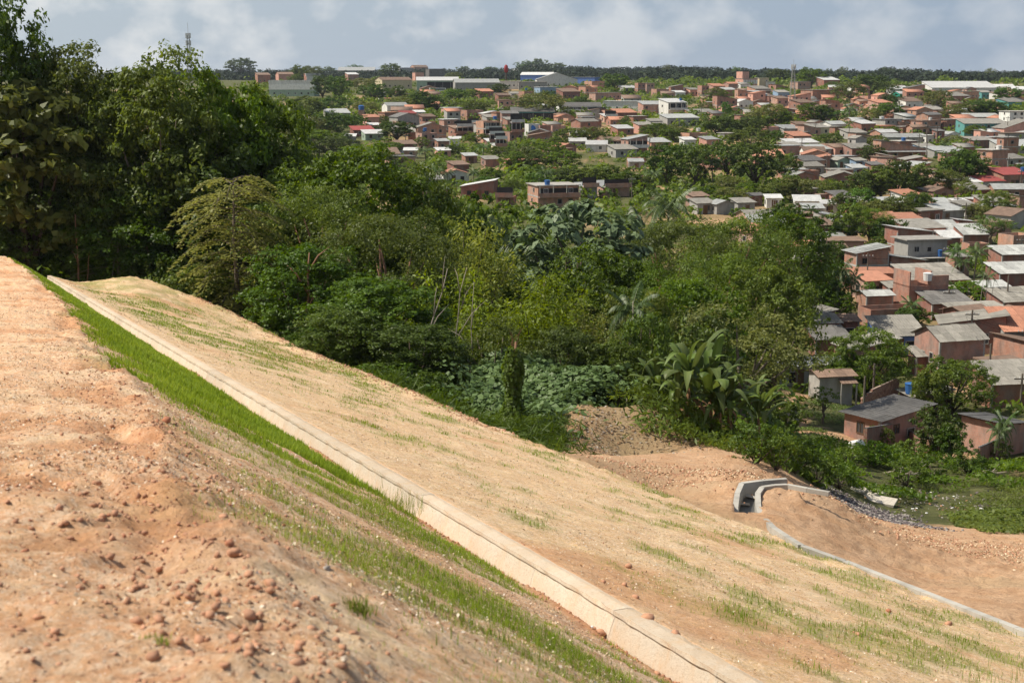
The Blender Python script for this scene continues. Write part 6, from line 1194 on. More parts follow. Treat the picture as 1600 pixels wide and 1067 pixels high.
def wires(i, j, n=3, nm=''):
    a, b = POLES[i][0], POLES[j][0]; za, zb = [max(c.location.z for c in [q] ) + 0 for q in (a, b)]
    ta = max(v.co.z for v in a.children[0].data.vertices) - .3; tb_ = max(v.co.z for v in b.children[0].data.vertices) - .3
    for k in range(n):
        p = Vector(a.location) + Vector((-.7 + .7 * k, 0, ta)); q = Vector(b.location) + Vector((-.7 + .7 * k, 0, tb_)); m = MB(); sag = (q - p).length * .03
        m.tube([p.lerp(q, t) - Vector((0, 0, 4 * sag * t * (1 - t))) for t in np.linspace(0, 1, 12)], .018, n=4); o = obj('power_line', m.mesh('power_line', MAT['rubber_dark'])); tag(o, ('left' if k == 0 else 'right') + ' thin dark wire strung from ' + nm, 'power line', 'power lines over the lanes')
wires(0, 1, 2, 'the dark wooden pole to the slim pole'); wires(0, 23, 2, 'the dark wooden pole to the right edge pole'); wires(5, 6, 2, 'poles beside the raw grey terrace house'); wires(4, 5, 2, 'the tall red brick house to its neighbour')
# small pole antennas, thin whip antennas at the tank
for k, px in enumerate((1530, 1537, 1546)):
    X, Y, Z = hit(px, 500, True, 60); H = ray(px, 425 + 6 * k)[2] * Y - Z; m = MB(); m.tube([(0, 0, 0), (.05, 0, H / 2), (.3, 0, H)], [.04, .035, .02], n=5)
    tag(obj('bare_sapling', m.mesh('bare_sapling', MAT['dead_wood']), None, (X, Y, Z)), ['pale bare stem left of the blue tank', 'pale bare stem right in front of the blue tank', 'pale bare stem right of the blue tank'][k], 'sapling')
for q_, nk in enumerate(['the house by the flags', 'the brick tower house', 'the red-roofed house', 'the box-like brick house', 'the lit brick house', 'the gallery house', 'the two small windows house', 'the orange block', 'the white balcony house', 'the bright orange block', 'the unfinished house']):
    tank_on(NICK[nk], .25 + .5 * (q_ % 3) / 2, .1, ('tank_blue', 'white_plastic', 'tank_blue')[q_ % 3], .62 + .1 * (q_ % 2), NICK[nk]['H'] + (.5 if NICK[nk]['roof'] in 'fp' else .05))
tank_on(NICK['the tank-side house'], .12, -.25, 'tank_blue', .62, 1.2)
tank_on(NICK['the raw concrete house'], .1, .4, 'white_plastic', .9); tank_on(NICK['the raw grey terrace house'], .75, -.2, 'tank_blue', .35, NICK['the raw grey terrace house']['H'] * .46)
# pillar with tank
X, Y, Z = hit(565, 190, True, 60); e = empty('tank_pillar', (X, Y, Z)); m = MB(); m.box(-1.1, 1.1, -1.1, 1.1, -1, 4.6); obj('pillar', m.mesh('pillar', MAT['brick_orange']), e); tag(e, 'brick pillar carrying a blue tank left of the pink house', 'pillar')
m = MB(); m.tube([(0, 0, 0), (0, 0, 1.6), (0, 0, 1.9)], [1.1, 1.25, .6], n=12); tag(obj('water_tank', m.mesh('water_tank', MAT['tank_blue']), None, (X, Y, Z + 4.62)), 'blue water tank standing on the brick pillar', 'water tank', 'water tanks on the roofs')
for o, h in TANKS: o['label'] = ('white' if 'white' in o.data.materials[0].name else 'blue') + ' water tank on ' + (h['nick'] or h['label'])
tg = [o for o, h in TANKS if h['nick'] == 'the raw grey terrace house']
if tg: tg[0]['label'] = 'dark blue tank on the terrace of the raw grey house'
# flags
def flag(px, py, yb, cloth, lab, marks, wpx=13, hpx=9):
    d = 375.; X = (px - 800) / F * d; z = ray(px, py)[2] * d; g = float(nat(X, d)); e = empty('flag', (X, d, g)); m = MB(); m.tube([(-wpx / F * d / 2, 0, -.5), (-wpx / F * d / 2, 0, z - g + hpx / F * d * .6)], .06, n=5); obj('pole', m.mesh('pole', MAT['steel_grey']), e)
    W, Hh_ = wpx / F * d, hpx / F * d; f = lambda u, v: ((u - .5) * W, .12 * math.sin(u * 7) * u, z - g + (v - .5) * Hh_ - .18 * u * Hh_); n = 10; m = MB()
    for i in range(n):
        u0, u1 = i / n, (i + 1) / n; m.poly([f(u0, 0), f(u1, 0), f(u1, 1), f(u0, 1)])
    obj('cloth', m.mesh('cloth', MAT[cloth], True), e)
    for nm, mt, pts, off in marks:
        m = MB(); m.poly([tuple(np.array(f(u, v)) + [0, -off, 0]) for u, v in pts]); obj(nm, m.mesh(nm, MAT[mt]), e)
    tag(e, lab, 'flag')
plain('flag_green', (.02, .30, .08), .7, 0, .2, 0); plain('flag_yellow', (.75, .62, .04), .7, 0, .2, 0); plain('flag_blue', (.02, .04, .22), .7, 0, .2, 0); plain('flag_red', (.55, .015, .03), .7, 0, .2, 0)
flag(866, 266, 290, 'flag_red', 'red flag with a small pale mark above the bushes', [('mark', 'white_plastic', [(.45, .35), (.72, .35), (.66, .6), (.5, .6)], .2)])
flag(878, 273, 292, 'flag_green', 'green and yellow flag flying beside the red flag', [('yellow_diamond', 'flag_yellow', [(.5, .1), (.92, .5), (.5, .9), (.08, .5)], .2), ('blue_disc', 'flag_blue', [(.5 + .17 * math.cos(t), .5 + .24 * math.sin(t)) for t in np.linspace(0, 5.9, 14)], .26)])
# red tank on the skyline
d = 1000.; X = (791 - 800) / F * d; z = ray(791, 106)[2] * d; e = empty('red_water_tower', (X, d, z - 14)); m = MB(); m.tube([(0, 0, 10.4), (0, 0, 11.2), (0, 0, 13.2), (0, 0, 15.2), (0, 0, 16)], [.4, 1.2, 1.5, 1.2, .3], n=14); obj('bowl', m.mesh('bowl', MAT['red_paint'], True), e)
m = MB(); m.tube([(0, 0, -6), (0, 0, 10.6)], [.6, .5], n=8); obj('column', m.mesh('column', MAT['bark_dark']), e); tag(e, 'rounded red tower on the skyline left of the dark far trees', 'tower')
# vehicles
def vehicle(px, yb, ln, wd, ht, yaw, lab, bus=False):
    X, Y, Z = hit(px, yb, True, 60); e = empty('parked_bus' if bus else 'parked_car', (X, Y, Z), RAD(yaw)); h = ln / 2; w_ = wd / 2; m = MB()
    pr = [(-h, .45), (-h, ht * .95), (-h + .15, ht), (h - .2, ht), (h, ht * .6), (h, .45)] if bus else [(-h, .35), (-h, ht * .58), (-h * .72, ht * .62), (-h * .45, ht), (h * .3, ht), (h * .58, ht * .62), (h, ht * .52), (h, .35)]
    n = len(pr); m.v = [(x, -w_ * (.86 if z > ht * .7 else 1), z) for x, z in pr] + [(x, w_ * (.86 if z > ht * .7 else 1), z) for x, z in pr]; m.f = [tuple(range(n)), tuple(range(2 * n - 1, n - 1, -1))] + [(i, i + n, (i + 1) % n + n, (i + 1) % n) for i in range(n)]; m.m = [0] * len(m.f)
    obj('body', m.mesh('body', MAT['car_white']), e)
    for s in (-1, 1): q = MB(); q.box(-h * (.9 if bus else .42), h * (.85 if bus else .3), s * w_ * .93 - .03, s * w_ * .93 + .03, ht * .62, ht * .88); obj('side_window', q.mesh('side_window', MAT['glass_dark']), e)
    for sx in (-.62, .62):
        for s in (-1, 1): q = MB(); q.tube([(sx * h, s * (w_ - .16), .34), (sx * h, s * (w_ + .02), .34)], .34, n=12); obj('wheel', q.mesh('wheel', MAT['rubber_dark']), e)
    tag(e, lab, 'bus' if bus else 'car')
vehicle(624, 243, 4.2, 1.75, 1.5, 15, 'small white parked car at the left edge of the middle town'); vehicle(684, 146, 10, 2.5, 3.1, 12, 'white bus parked before the long open shed', True); vehicle(668, 148, 4.2, 1.75, 1.5, 12, 'pale parked car left of the white bus')
# ================================================================== YARD THINGS AT THE NEAR EDGE OF THE TOWN
def brick_wall(pts, ht, lab, nm='yard_wall', th=.16, cap=True, stack=False):
    Q = [hit(*p, True, 60) for p in pts]; c = Vector(Q[0]); e = empty(nm, c)
    for (x0, y0, z0), (x1, y1, z1) in zip(Q[:-1], Q[1:]):
        d = Vector((x1 - x0, y1 - y0, 0)); ln = d.length; n_ = Vector((-d.y, d.x, 0)) / ln * th / 2; o = -c; m = MB()
        P = [Vector((x0, y0, z0 - .6)) - n_, Vector((x1, y1, z1 - .6)) - n_, Vector((x1, y1, z1 - .6)) + n_, Vector((x0, y0, z0 - .6)) + n_]; T = [Vector((x0, y0, z0 + ht)) - n_, Vector((x1, y1, z1 + ht)) - n_, Vector((x1, y1, z1 + ht)) + n_, Vector((x0, y0, z0 + ht)) + n_]
        m.hexa([p + o for p in P] + [p + o for p in T]); obj('wall_panel', m.mesh('wall_panel', MAT['brick_orange' if stack else 'brick_red']), e)
        if cap:
            b = MB(); b.hexa([p + o - n_ * s * .3 + Vector((0, 0, .004)) for p, s in zip(T, (-1, -1, 1, 1))] + [p + o + Vector((0, 0, .09)) for p in T]); obj('coping', b.mesh('coping', MAT['fibre_dark']), e)
    tag(e, lab, 'wall'); return e
brick_wall([(1350, 700), (1400, 694), (1452, 716)], 1.5, 'low dark brick yard wall before the small pinkish house')
brick_wall([(1352, 702), (1440, 684)], 1.6, 'brick yard wall running back along the small pinkish house')
brick_wall([(1528, 728), (1586, 702), (1640, 712)], 1.4, 'low red brick wall round the plot with the young palm')
# stacked loose bricks: every brick its own part
def brick_stack(pa, pb, rows, lab):
    A, Bq = Vector(hit(*pa, True, 60)), Vector(hit(*pb, True, 60)); e = empty('brick_stack', A); d = (Bq - A); d.z = 0; ln = d.length; g = math.atan2(d.y, d.x); m = MB(); m.box(-.14, .14, -.1, .1, 0, .19); me = m.mesh('brick', MAT['brick_orange']); n = int(ln / .3); q = random.Random(4); e.rotation_euler = (0, 0, g)
    for r in range(rows):
        for k in range(n):
            if r > rows * (.4 + .6 * math.sin(math.pi * (.15 + .6 * k / n))): continue
            obj('brick', me, e, (.3 * k + .15 * (r % 2) + q.uniform(-.01, .01), q.uniform(-.02, .02), -.1 + .195 * r), q.uniform(-.05, .05))
    tag(e, lab, 'brick stack')
brick_stack((1346, 642), (1402, 636), 9, 'stepped stack of loose orange bricks behind the small pinkish house')
def lump(seed, sx, sy, sz, mat, rough=.22, n=2):
    """rounded irregular lump as a mesh"""
    r = np.random.default_rng(seed); k = 7; V = []; Fq = []
    for i in range(k + 1):
        for j in range(10):
            a, b = math.pi * i / k, 2 * math.pi * j / 10; V.append([math.sin(a) * math.cos(b), math.sin(a) * math.sin(b), math.cos(a)])
    V = np.array(V); dd = unit(r.standard_normal((6, 3))); s = 1 + rough * sum(np.sign(V @ q) * np.abs(V @ q) ** .5 * r.uniform(-.6, .6) for q in dd) / 1.5 + rough * .35 * (r.random(len(V))[:, None] * 0 + fbm(V[:, 0] * 3 + seed, V[:, 1] * 3 + V[:, 2] * 2, seed, 3)[:, None])[:, 0]
    V = V * (s * r.uniform(.82, 1.18, len(V)))[:, None] * [sx, sy, sz]; V.reshape(k + 1, 10, 3)[0] = V[0]; V.reshape(k + 1, 10, 3)[k] = V[-1]
    for i in range(k):
        for j in range(10): Fq.append((i * 10 + j, (i + 1) * 10 + j, (i + 1) * 10 + (j + 1) % 10, i * 10 + (j + 1) % 10))
    return mesh_np('lump', V, np.array(Fq), MAT[mat])
def small(nm, px, py, me, lab, cat, dz=0., g=0., grp=None, emb_=False):
    X, Y, Z = hit(px, py, not emb_, 3 if emb_ else 50); return tag(obj(nm, me, None, (X, Y, Z + dz), g), lab, cat, grp)
plain('straw', (.70, .56, .39), .9, 0, .1, .3); plain('straw_dark', (.40, .26, .15), .9, 0, .1, .4)
plain('stone_grey', (.34, .31, .28), .95, 0, .1, .5); plain('clod', (.50, .275, .175), .97, 0, .05, .6); plain('clod_red', (.44, .2, .12), .97, 0, .05, .5); plain('slab_pale', (.55, .50, .43), .9, 0, .15, .5)
m = MB(); m.tube([(0, 0, 0), (0, 0, .12), (0, 0, .9), (0, 0, .95)], [.42, .46, .46, .36], n=14); o = small('plastic_drum', 1331, 706, m.mesh('plastic_drum', MAT['white_plastic']), 'white plastic drum lying in the weeds by the yard wall', 'drum', .35); o.rotation_euler = (1.2, .3, .4)
m = MB(); m.tube([(0, 0, 0), (0, 0, .75)], .6, n=16); o = small('concrete_pipe', 1232, 660, m.mesh('concrete_pipe', MAT['concrete']), 'stub of concrete pipe lying on the path', 'pipe', .5); o.rotation_euler = (1.4, 0, .5)
m = MB(); m.box(-.9, .9, -.5, .5, 0, 1.0); small('blue_crate', 1463, 648, m.mesh('blue_crate', MAT['tarp_blue']), 'bright blue box beside the one-window brick house', 'box', .1, .3)
def slabbox(px, py, wx, wy, th, g, lab, tilt=(0, 0), mat='slab_pale', dz=.05):
    m = MB(); r = random.Random(px); m.hexa([(-wx / 2, -wy / 2, 0), (wx / 2 * r.uniform(.85, 1), -wy / 2, 0), (wx / 2, wy / 2, 0), (-wx / 2 * r.uniform(.8, 1), wy / 2, 0), (-wx / 2, -wy / 2, th), (wx / 2 * .95, -wy / 2, th), (wx / 2, wy / 2, th), (-wx / 2 * .9, wy / 2, th)])
    o = small('concrete_slab', px, py, m.mesh('concrete_slab', MAT[mat]), lab, 'slab', dz, g, 'broken slabs on the dump'); o.rotation_euler = (tilt[0], tilt[1], g)
slabbox(1352, 772, 1.7, 1.7, .12, .5, 'left broken pale slab lying on the dump'); slabbox(1376, 785, 1.7, 1.2, .14, -.4, 'right broken pale slab lying on the dump', (.06, .08)); slabbox(1340, 768, .9, .9, .1, 1.1, 'small pale slab fragment at the top of the dump')
# ---- litter of the dump
def scatter_flat(name, lab, pts, n, lo, hi, mats, seed, emb_=False, gauss=None, thick=.35):
    r = np.random.default_rng(seed); Q = np.array([hit(*p, not emb_, 3 if emb_ else 50) for p in pts]); k = r.integers(0, len(Q), n); Pq = Q[k, :2] + r.standard_normal((n, 2)) * (gauss or .9); z = nat(Pq[:, 0], Pq[:, 1]) if not emb_ else height(Pq[:, 0], Pq[:, 1])
    sz = np.exp(r.uniform(math.log(lo), math.log(hi), n)); g = r.uniform(0, 6.283, n); tl = r.standard_normal((n, 3)) * .35 + [0, 0, 1]; nn = unit(tl); t = unit(np.cross(nn, np.stack([np.cos(g), np.sin(g), 0 * g], 1))); b = np.cross(nn, t); w_ = sz * r.uniform(.35, 1, n); C = np.stack([Pq[:, 0], Pq[:, 1], z + sz * .12], 1)
    h_ = (sz * thick)[:, None] * nn * r.uniform(.2, 1, (n, 1)); u, v = t * sz[:, None] / 2, b * w_[:, None] / 2; V = np.stack([C - u - v, C + u - v, C + u + v, C - u + v, C - u * .8 - v * .8 + h_, C + u * .8 - v * .7 + h_, C + u * .7 + v * .8 + h_, C - u * .8 + v * .8 + h_], 1).reshape(-1, 3)
    o = np.arange(n)[:, None] * 8; Fq = np.concatenate([o + np.array(q) for q in ((4, 5, 6, 7), (0, 1, 5, 4), (1, 2, 6, 5), (2, 3, 7, 6), (3, 0, 4, 7))]); mi = np.tile(r.choice(len(mats), n, p=None), 5)
    return tag(obj(name, mesh_np(name, V, Fq, [MAT[q] for q in mats], mi)), lab, None, None, 'stuff')
scatter_flat('litter', 'dark broken rubbish spread over the dump', [(1318, 778), (1335, 790), (1350, 800), (1372, 806), (1392, 812), (1415, 818), (1430, 820), (1360, 795), (1400, 806)], 3600, .04, .17, ['purple_grit', 'stone_grey', 'purple_grit', 'rubber_dark', 'purple_grit', 'stone_grey'], 401, False, .7)
scatter_flat('litter', 'mixed pale rubbish and plastic bags among the weeds', [(1420, 792), (1450, 785), (1475, 792), (1500, 790), (1530, 790), (1560, 780), (1440, 770), (1400, 790), (1480, 775), (1545, 800), (1395, 780)], 420, .04, .2, ['white_plastic', 'stone_grey', 'purple_grit', 'dead_leaf', 'purple_grit', 'stone_grey', 'rubber_dark', 'stone_grey', 'clod', 'dead_leaf', 'purple_grit'], 403, False, 1.2)
scatter_flat('rubble', 'clods and rubble on the brown soil beyond the lower drain', [(1250, 790), (1290, 800), (1320, 830), (1360, 840), (1400, 860), (1450, 850), (1500, 870), (1550, 860), (1600, 880), (1480, 900), (1550, 920), (1400, 880), (1230, 775), (1590, 940), (1350, 815), (1120, 770), (1080, 750), (1130, 750)], 22000, .025, .085, ['clod', 'clod', 'dead_leaf', 'straw_dark', 'clod', 'straw'], 405, False, 2.3, .6)
scatter_flat('twigs', 'dry straw and twigs on the weedy bank', [(900, 670), (930, 660), (950, 690), (980, 680), (910, 700), (960, 710), (1050, 690)], 2200, .03, .14, ['dead_wood', 'dead_leaf'], 407, False, 1.3, .02)
def dead_branch(px, py, ln, seed, lab):
    q = random.Random(seed); X, Y, Z = hit(px, py, True, 50); e = empty('dead_branch', (X, Y, Z + .12)); m = MB(); g = q.uniform(-.5, .5); m.tube([(0, 0, 0), (ln * .5 * math.cos(g), ln * .5 * math.sin(g), .3), (ln * math.cos(g), ln * math.sin(g), .25)], [.09, .06, .02], n=6); obj('bough', m.mesh('bough', MAT['dead_wood'], True), e)
    for k in range(4): m = MB(); t = .25 + .18 * k; h_ = g + q.choice((-1, 1)) * q.uniform(.5, 1.0); s = (ln * t * math.cos(g), ln * t * math.sin(g), .28); m.tube([s, (s[0] + .8 * math.cos(h_), s[1] + .8 * math.sin(h_), .28 + q.uniform(.1, .6))], [.035, .01], n=5); obj('twig', m.mesh('twig', MAT['dead_wood']), e)
    tag(e, lab, 'branch', 'dead branches near the dump')
dead_branch(1380, 742, 2.6, 1, 'grey dead branch lying in weeds above the pale slabs'); dead_branch(1412, 738, 2.4, 2, 'dead branch lying right of the first one in the weeds'); dead_branch(1505, 738, 2.2, 3, 'dry brush heap branch near the low red brick wall'); dead_branch(1520, 745, 2., 4, 'tangled dead branch beside the dry brush'); dead_branch(1395, 752, 1.8, 5, 'short dead branch lowest in the weeds')
# ================================================================== LOWER DRAIN (open concrete channel)
def drain_wall(pts, th, top_fn, lab_none, e, depth=1.3):
    for i, ((x0, y0, z0), (x1, y1, z1)) in enumerate(zip(pts[:-1], pts[1:])):
        d = Vector((x1 - x0, y1 - y0, 0)); n_ = Vector((-d.y, d.x, 0)).normalized() * th / 2; o = Vector(e.location); g = d.normalized() * .004
        P = [Vector((x0, y0, z0 - depth)) - n_ + g, Vector((x1, y1, z1 - depth)) - n_ - g, Vector((x1, y1, z1 - depth)) + n_ - g, Vector((x0, y0, z0 - depth)) + n_ + g]; T = [p + Vector((0, 0, depth)) for p in P]; m = MB(); m.hexa([p - o for p in P + T]); obj('wall_panel', m.mesh('wall_panel', MAT['drain_concrete']), e)
plaster_mat('drain_concrete', (.42, .40, .36), .8); plain('drain_floor', (.085, .085, .08), .35, 0, .5, .4)
def at_px(px, py, d): r = ray(px, py); return (float(r[0] * d), d, float(r[2] * d))
e = empty('lower_drain', on_z(1170, 800, DZ)); outer, inner = D_OUT, D_IN[3:]
drain_wall(outer, .17, None, None, e, 1.0)
tail = [Vector(q) + Vector((0, 0, .10)) for q in D_IN[3::-1]]
for a in np.arange(float(au(*D_IN[0][:2])[0]) - .9, 8, -1.5): X, Y = xy(a, 20.5); tail.append(Vector((X, Y, float(emb(a, 20.3, False)) + .03)))
drain_wall(list(reversed(inner[:6])), .17, None, None, e, 1.0); drain_wall(list(reversed(inner[5:])), .15, None, None, e, .14); drain_wall([tuple(p) for p in tail], .17, None, None, e, 1.4)
m = MB(); fl = [(o_, i_) for o_, i_ in zip(outer, inner[:6])]
for (o0, i0), (o1, i1) in zip(fl[:-1], fl[1:]): m.poly([Vector(q) - Vector(e.location) - Vector((0, 0, k)) for q, k in ((o0, .5), (i0, .5), (i1, .5), (o1, .5))])
obj('channel_floor', m.mesh('channel_floor', MAT['drain_floor']), e)
for k in range(4):
    t = .12 + .22 * k; i = min(int(t * 4), 3); f = t * 4 - i; a = Vector(outer[i]).lerp(Vector(outer[i + 1]), f); b = Vector(inner[i]).lerp(Vector(inner[i + 1]), f); c = (a + b) / 2 - Vector(e.location) - Vector((0, 0, .46)); m = MB(); m.bar(Vector(a) - Vector(e.location) - Vector((0, 0, .44)), c + Vector((.05, 0, 0)), .06); obj('step', m.mesh('step', MAT['drain_concrete']), e)
tag(e, 'curved open concrete drain at the foot of the bench', 'drain')
# ================================================================== FOREGROUND: GRASS, STRAW, CLODS
rng = np.random.default_rng(55)
def blades(name, lab, a0, a1, u0, u1, n, hmin, hmax, seed, wdt=.006, thr=.0, fn=grassness, far=1.0):
    r = np.random.default_rng(seed); A = np.exp(r.uniform(math.log(a0), math.log(a1), n)); ub = np.interp(A, _ba, _bu); U = r.uniform(0, 1, n) * (u1 - u0) + u0
    if u1 < 8: U = ub + (CH_B[0] - .05 - ub) * r.random(n)
    g = fn(A, U); k = r.random(n) < (g - thr) / (1 - thr); A, U, g = A[k], U[k], g[k]; X, Y = xy(A, U); Z = emb(A, U); m_ = len(A)
    h = r.uniform(hmin, hmax, m_) * (.55 + .6 * g); an = r.uniform(0, 6.283, m_); ln = r.uniform(.1, .6, m_) * h; wd = wdt * (.35 + A / 22.) * r.uniform(.7, 1.3, m_); ca, sa = np.cos(an), np.sin(an)
    B0 = np.stack([X, Y, Z - .03], 1); side = np.stack([-sa, ca, 0 * ca], 1) * wd[:, None]; lean = np.stack([ca, sa, 0 * ca], 1) * ln[:, None]; up = np.stack([0 * h, 0 * h, h], 1)
    V = np.stack([B0 - side, B0 + side, B0 + side * .7 + up * .6 + lean * .35, B0 - side * .7 + up * .6 + lean * .35, B0 + up + lean], 1).reshape(-1, 3); o = np.arange(m_)[:, None] * 5
    T = np.repeat(np.clip(.35 + .4 * fbm(X * .7, Y * .7, seed, 3) + r.uniform(-.3, .3, m_), 0, 1), 5)
    return tag(obj(name, mesh_np(name, V, [o + np.array([0, 1, 2, 3]), o + np.array([3, 2, 4])], MAT['blade'], tint=T)), lab, None, None, 'stuff')
blades('grass', 'bright green grass strip growing along the gutter', 20, 100, 0, 7.4, 210000, .05, .17, 61)
blades('grass', 'sparse grass streaks on the near cut slope', 5, 23, 0, 7.4, 230000, .03, .13, 62, .004)
blades('grass', 'thin grass tufts scattered over the bench', 6, 92, 8.5, 25, 200000, .04, .15, 63, .005, .0)
blades('grass', 'few grass sprouts on the bare brow', 4, 60, .1, 6, 9000, .03, .07, 64)
# straw and chips strewn on the soil
def chips(name, lab, a0, a1, u0, u1, n, lo, hi, seed, cols):
    r = np.random.default_rng(seed); A = np.exp(r.uniform(math.log(a0), math.log(a1), n)); U = r.uniform(u0, u1, n); pch = fbm(A * .8, U * .8, seed, 3); k = (r.random(n) < .45 + 1.3 * pch) & ((U < CH_B[0] - .35) | (U > CH_O[0] + .1)) & (U < edge_u(A)); A, U = A[k], U[k]; m_ = len(A); X, Y = xy(A, U); Z = emb(A, U) + .012 * r.random(m_)
    sz = np.exp(r.uniform(math.log(lo), math.log(hi), m_)) * (1 + A / 45.); e_ = .05; Xa, Ya = xy(A + e_, U); Xb, Yb = xy(A, U + e_); za = (emb(A + e_, U) - emb(A, U)) / e_; zb = (emb(A, U + e_) - emb(A, U)) / e_
    ta = np.stack([DH[0] + 0 * za, DH[1] + 0 * za, za], 1); tb2 = np.stack([RH[0] + 0 * zb, RH[1] + 0 * zb, zb], 1); Nn = unit(np.cross(tb2, ta)); Nn = Nn * np.sign(Nn[:, 2:3]); V, Fq = leaves(np.stack([X, Y, Z + .008], 1), Nn + r.standard_normal((m_, 3)) * .6, sz, sz * r.uniform(.2, .7, m_), r, fold=.25)
    return tag(obj(name, mesh_np(name, V, Fq, [MAT[c] for c in cols], r.integers(0, len(cols), m_))), lab, None, None, 'stuff')
plain('straw', (.70, .56, .39), .9, 0, .1, .3); plain('straw_pale', (.76, .67, .55), .9, 0, .1, .25); plain('straw_dark', (.40, .26, .15), .9, 0, .1, .4)
chips('straw', 'pale straw and chips strewn over the flat brow', 3.0, 60, -.6, 7, 190000, .007, .03, 71, ['straw', 'straw_pale', 'straw', 'straw_dark'])
chips('straw', 'dry straw mulch strewn over the bench', 5, 100, 8.05, 26, 190000, .009, .034, 72, ['straw', 'straw_pale', 'straw', 'straw_dark'])
def clods(name, lab, n, afn, ufn, lo, hi, seed, mat='clod'):
    r = np.random.default_rng(seed); A = afn(r, n); U = ufn(r, A); k = ((U < CH_B[0] - .02) | (U > CH_O[0] + .02)); A, U = A[k], U[k]; m_ = len(A); X, Y = xy(A, U); Z = emb(A, U); sz = np.exp(math.log(lo) + (math.log(hi) - math.log(lo)) * r.random(m_) ** 2.4)
    b = np.array([[1, 0, 0], [-1, 0, 0], [0, 1, 0], [0, -1, 0], [0, 0, 1], [0, 0, -.6], [.62, .62, .62], [-.62, .62, .62], [.62, -.62, .62], [-.62, -.62, .62]]); fc = np.array([[4, 6, 7], [4, 7, 9], [4, 9, 8], [4, 8, 6], [0, 2, 6], [2, 1, 7], [1, 3, 9], [3, 0, 8], [6, 2, 7], [7, 1, 9], [9, 3, 8], [8, 0, 6], [0, 5, 2], [2, 5, 1], [1, 5, 3], [3, 5, 0]])
    V = b[None] * r.uniform(.55, 1.3, (m_, 10, 1)) * sz[:, None, None] * r.uniform(.6, 1.25, (m_, 1, 3)); g = r.uniform(0, 6.28, m_); c, s = np.cos(g)[:, None], np.sin(g)[:, None]; V = np.stack([V[..., 0] * c - V[..., 1] * s, V[..., 0] * s + V[..., 1] * c, V[..., 2]], 2) + np.stack([X, Y, Z - sz * .05], 1)[:, None]
    return tag(obj(name, mesh_np(name, V.reshape(-1, 3), (np.arange(m_)[:, None, None] * 10 + fc[None]).reshape(-1, 3), MAT[mat])), lab, None, None, 'stuff')
bre = lambda s: (lambda r, A: np.interp(A, _ba, _bu) + r.normal(-.12, s, len(A)))
clods('soil_clods', 'crumbling soil clods along the edge of the brow', 3600, lambda r, n: np.exp(r.uniform(math.log(4), math.log(90), n)), bre(.30), .006, .028, 81)
clods('soil_clods', 'red crumbs of soil fallen below the brow', 900, lambda r, n: np.exp(r.uniform(math.log(6), math.log(60), n)), bre(.5), .006, .026, 82, 'clod_red')
clods('soil_clods', 'soil crumbs lying along the foot of the slope by the gutter', 2600, lambda r, n: np.exp(r.uniform(math.log(7), math.log(45), n)), lambda r, A: 7.5 - np.abs(r.normal(0, .18, len(A))), .008, .035, 83)
clods('soil_clods', 'crumbs of soil along the outer rim of the bench', 3000, lambda r, n: r.uniform(48, 98, n), lambda r, A: edge_u(A) - np.abs(r.normal(0, .9, len(A))), .02, .07, 84)
clods('soil_clods', 'soil crumbs strewn over the flat brow', 2600, lambda r, n: np.exp(r.uniform(math.log(3.5), math.log(30), n)), lambda r, A: np.interp(A, _ba, _bu) - np.abs(r.normal(0, 1.2, len(A))), .006, .03, 86)
clods('soil_clods', 'small stones and crumbs over the bench and brow', 5000, lambda r, n: np.exp(r.uniform(math.log(3.5), math.log(70), n)), lambda r, A: r.uniform(-1, 20, len(A)), .006, .02, 85)
# single clods and stones one can point to
GRP = 'single clods lying on the slope'
for i, (px, py, s, mt, lb) in enumerate([(982, 886, 7, 'clod', 'rounded soil clod on the bench, farthest of the group beside the gutter'), (976, 914, 6, 'clod', 'flat soil clod nearest the gutter edge in the group of four'), (994, 935, 7, 'clod', 'upright pointed clod at the near end of the group of four'), (943, 910, 5, 'clod', 'low clod touching the gutter rim in the group of four'),
    (1388, 956, 6, 'clod_red', 'lone reddish clod in the middle of the bench'), (1482, 976, 7, 'clod', 'brown clod on the bench near the lower drain strip'), (1340, 993, 6, 'clod', 'dark brown clod low on the bench'), (260, 660, 9, 'clod_red', 'reddish clod standing on the crumbling brow'), (510, 892, 8, 'stone_grey', 'grey stone resting on the near cut slope'),
    (424, 915, 14, 'clod', 'large soil lump at the lower end of the furrow on the brow'), (366, 870, 13, 'clod', 'soil lump beside the hollow in the brow'), (281, 1004, 10, 'clod', 'clod on the flat brow in the near foreground'), (1012, 1030, 13, 'clod', 'lump of fallen soil at the gutter foot, middle one'), (1054, 1058, 12, 'clod', 'lump of fallen soil at the gutter foot, nearest one'), (938, 990, 10, 'clod', 'lump of fallen soil at the gutter foot, farthest one'), (925, 982, 4, 'white_plastic', 'small white scrap on the dirt beside the gutter')]):
    X, Y, Z = hit(px, py, False, 3); r_ = s * .8 / F * Y; o = obj('stone' if 'stone' in lb else ('scrap' if 'scrap' in lb else 'soil_clod'), lump(500 + i, r_ * 1.1, r_ * .9, r_ * .8, mt), None, (X, Y, Z + r_ * .25), i * 1.3); tag(o, lb, 'stone' if 'stone' in lb else ('scrap' if 'scrap' in lb else 'clod'), GRP)
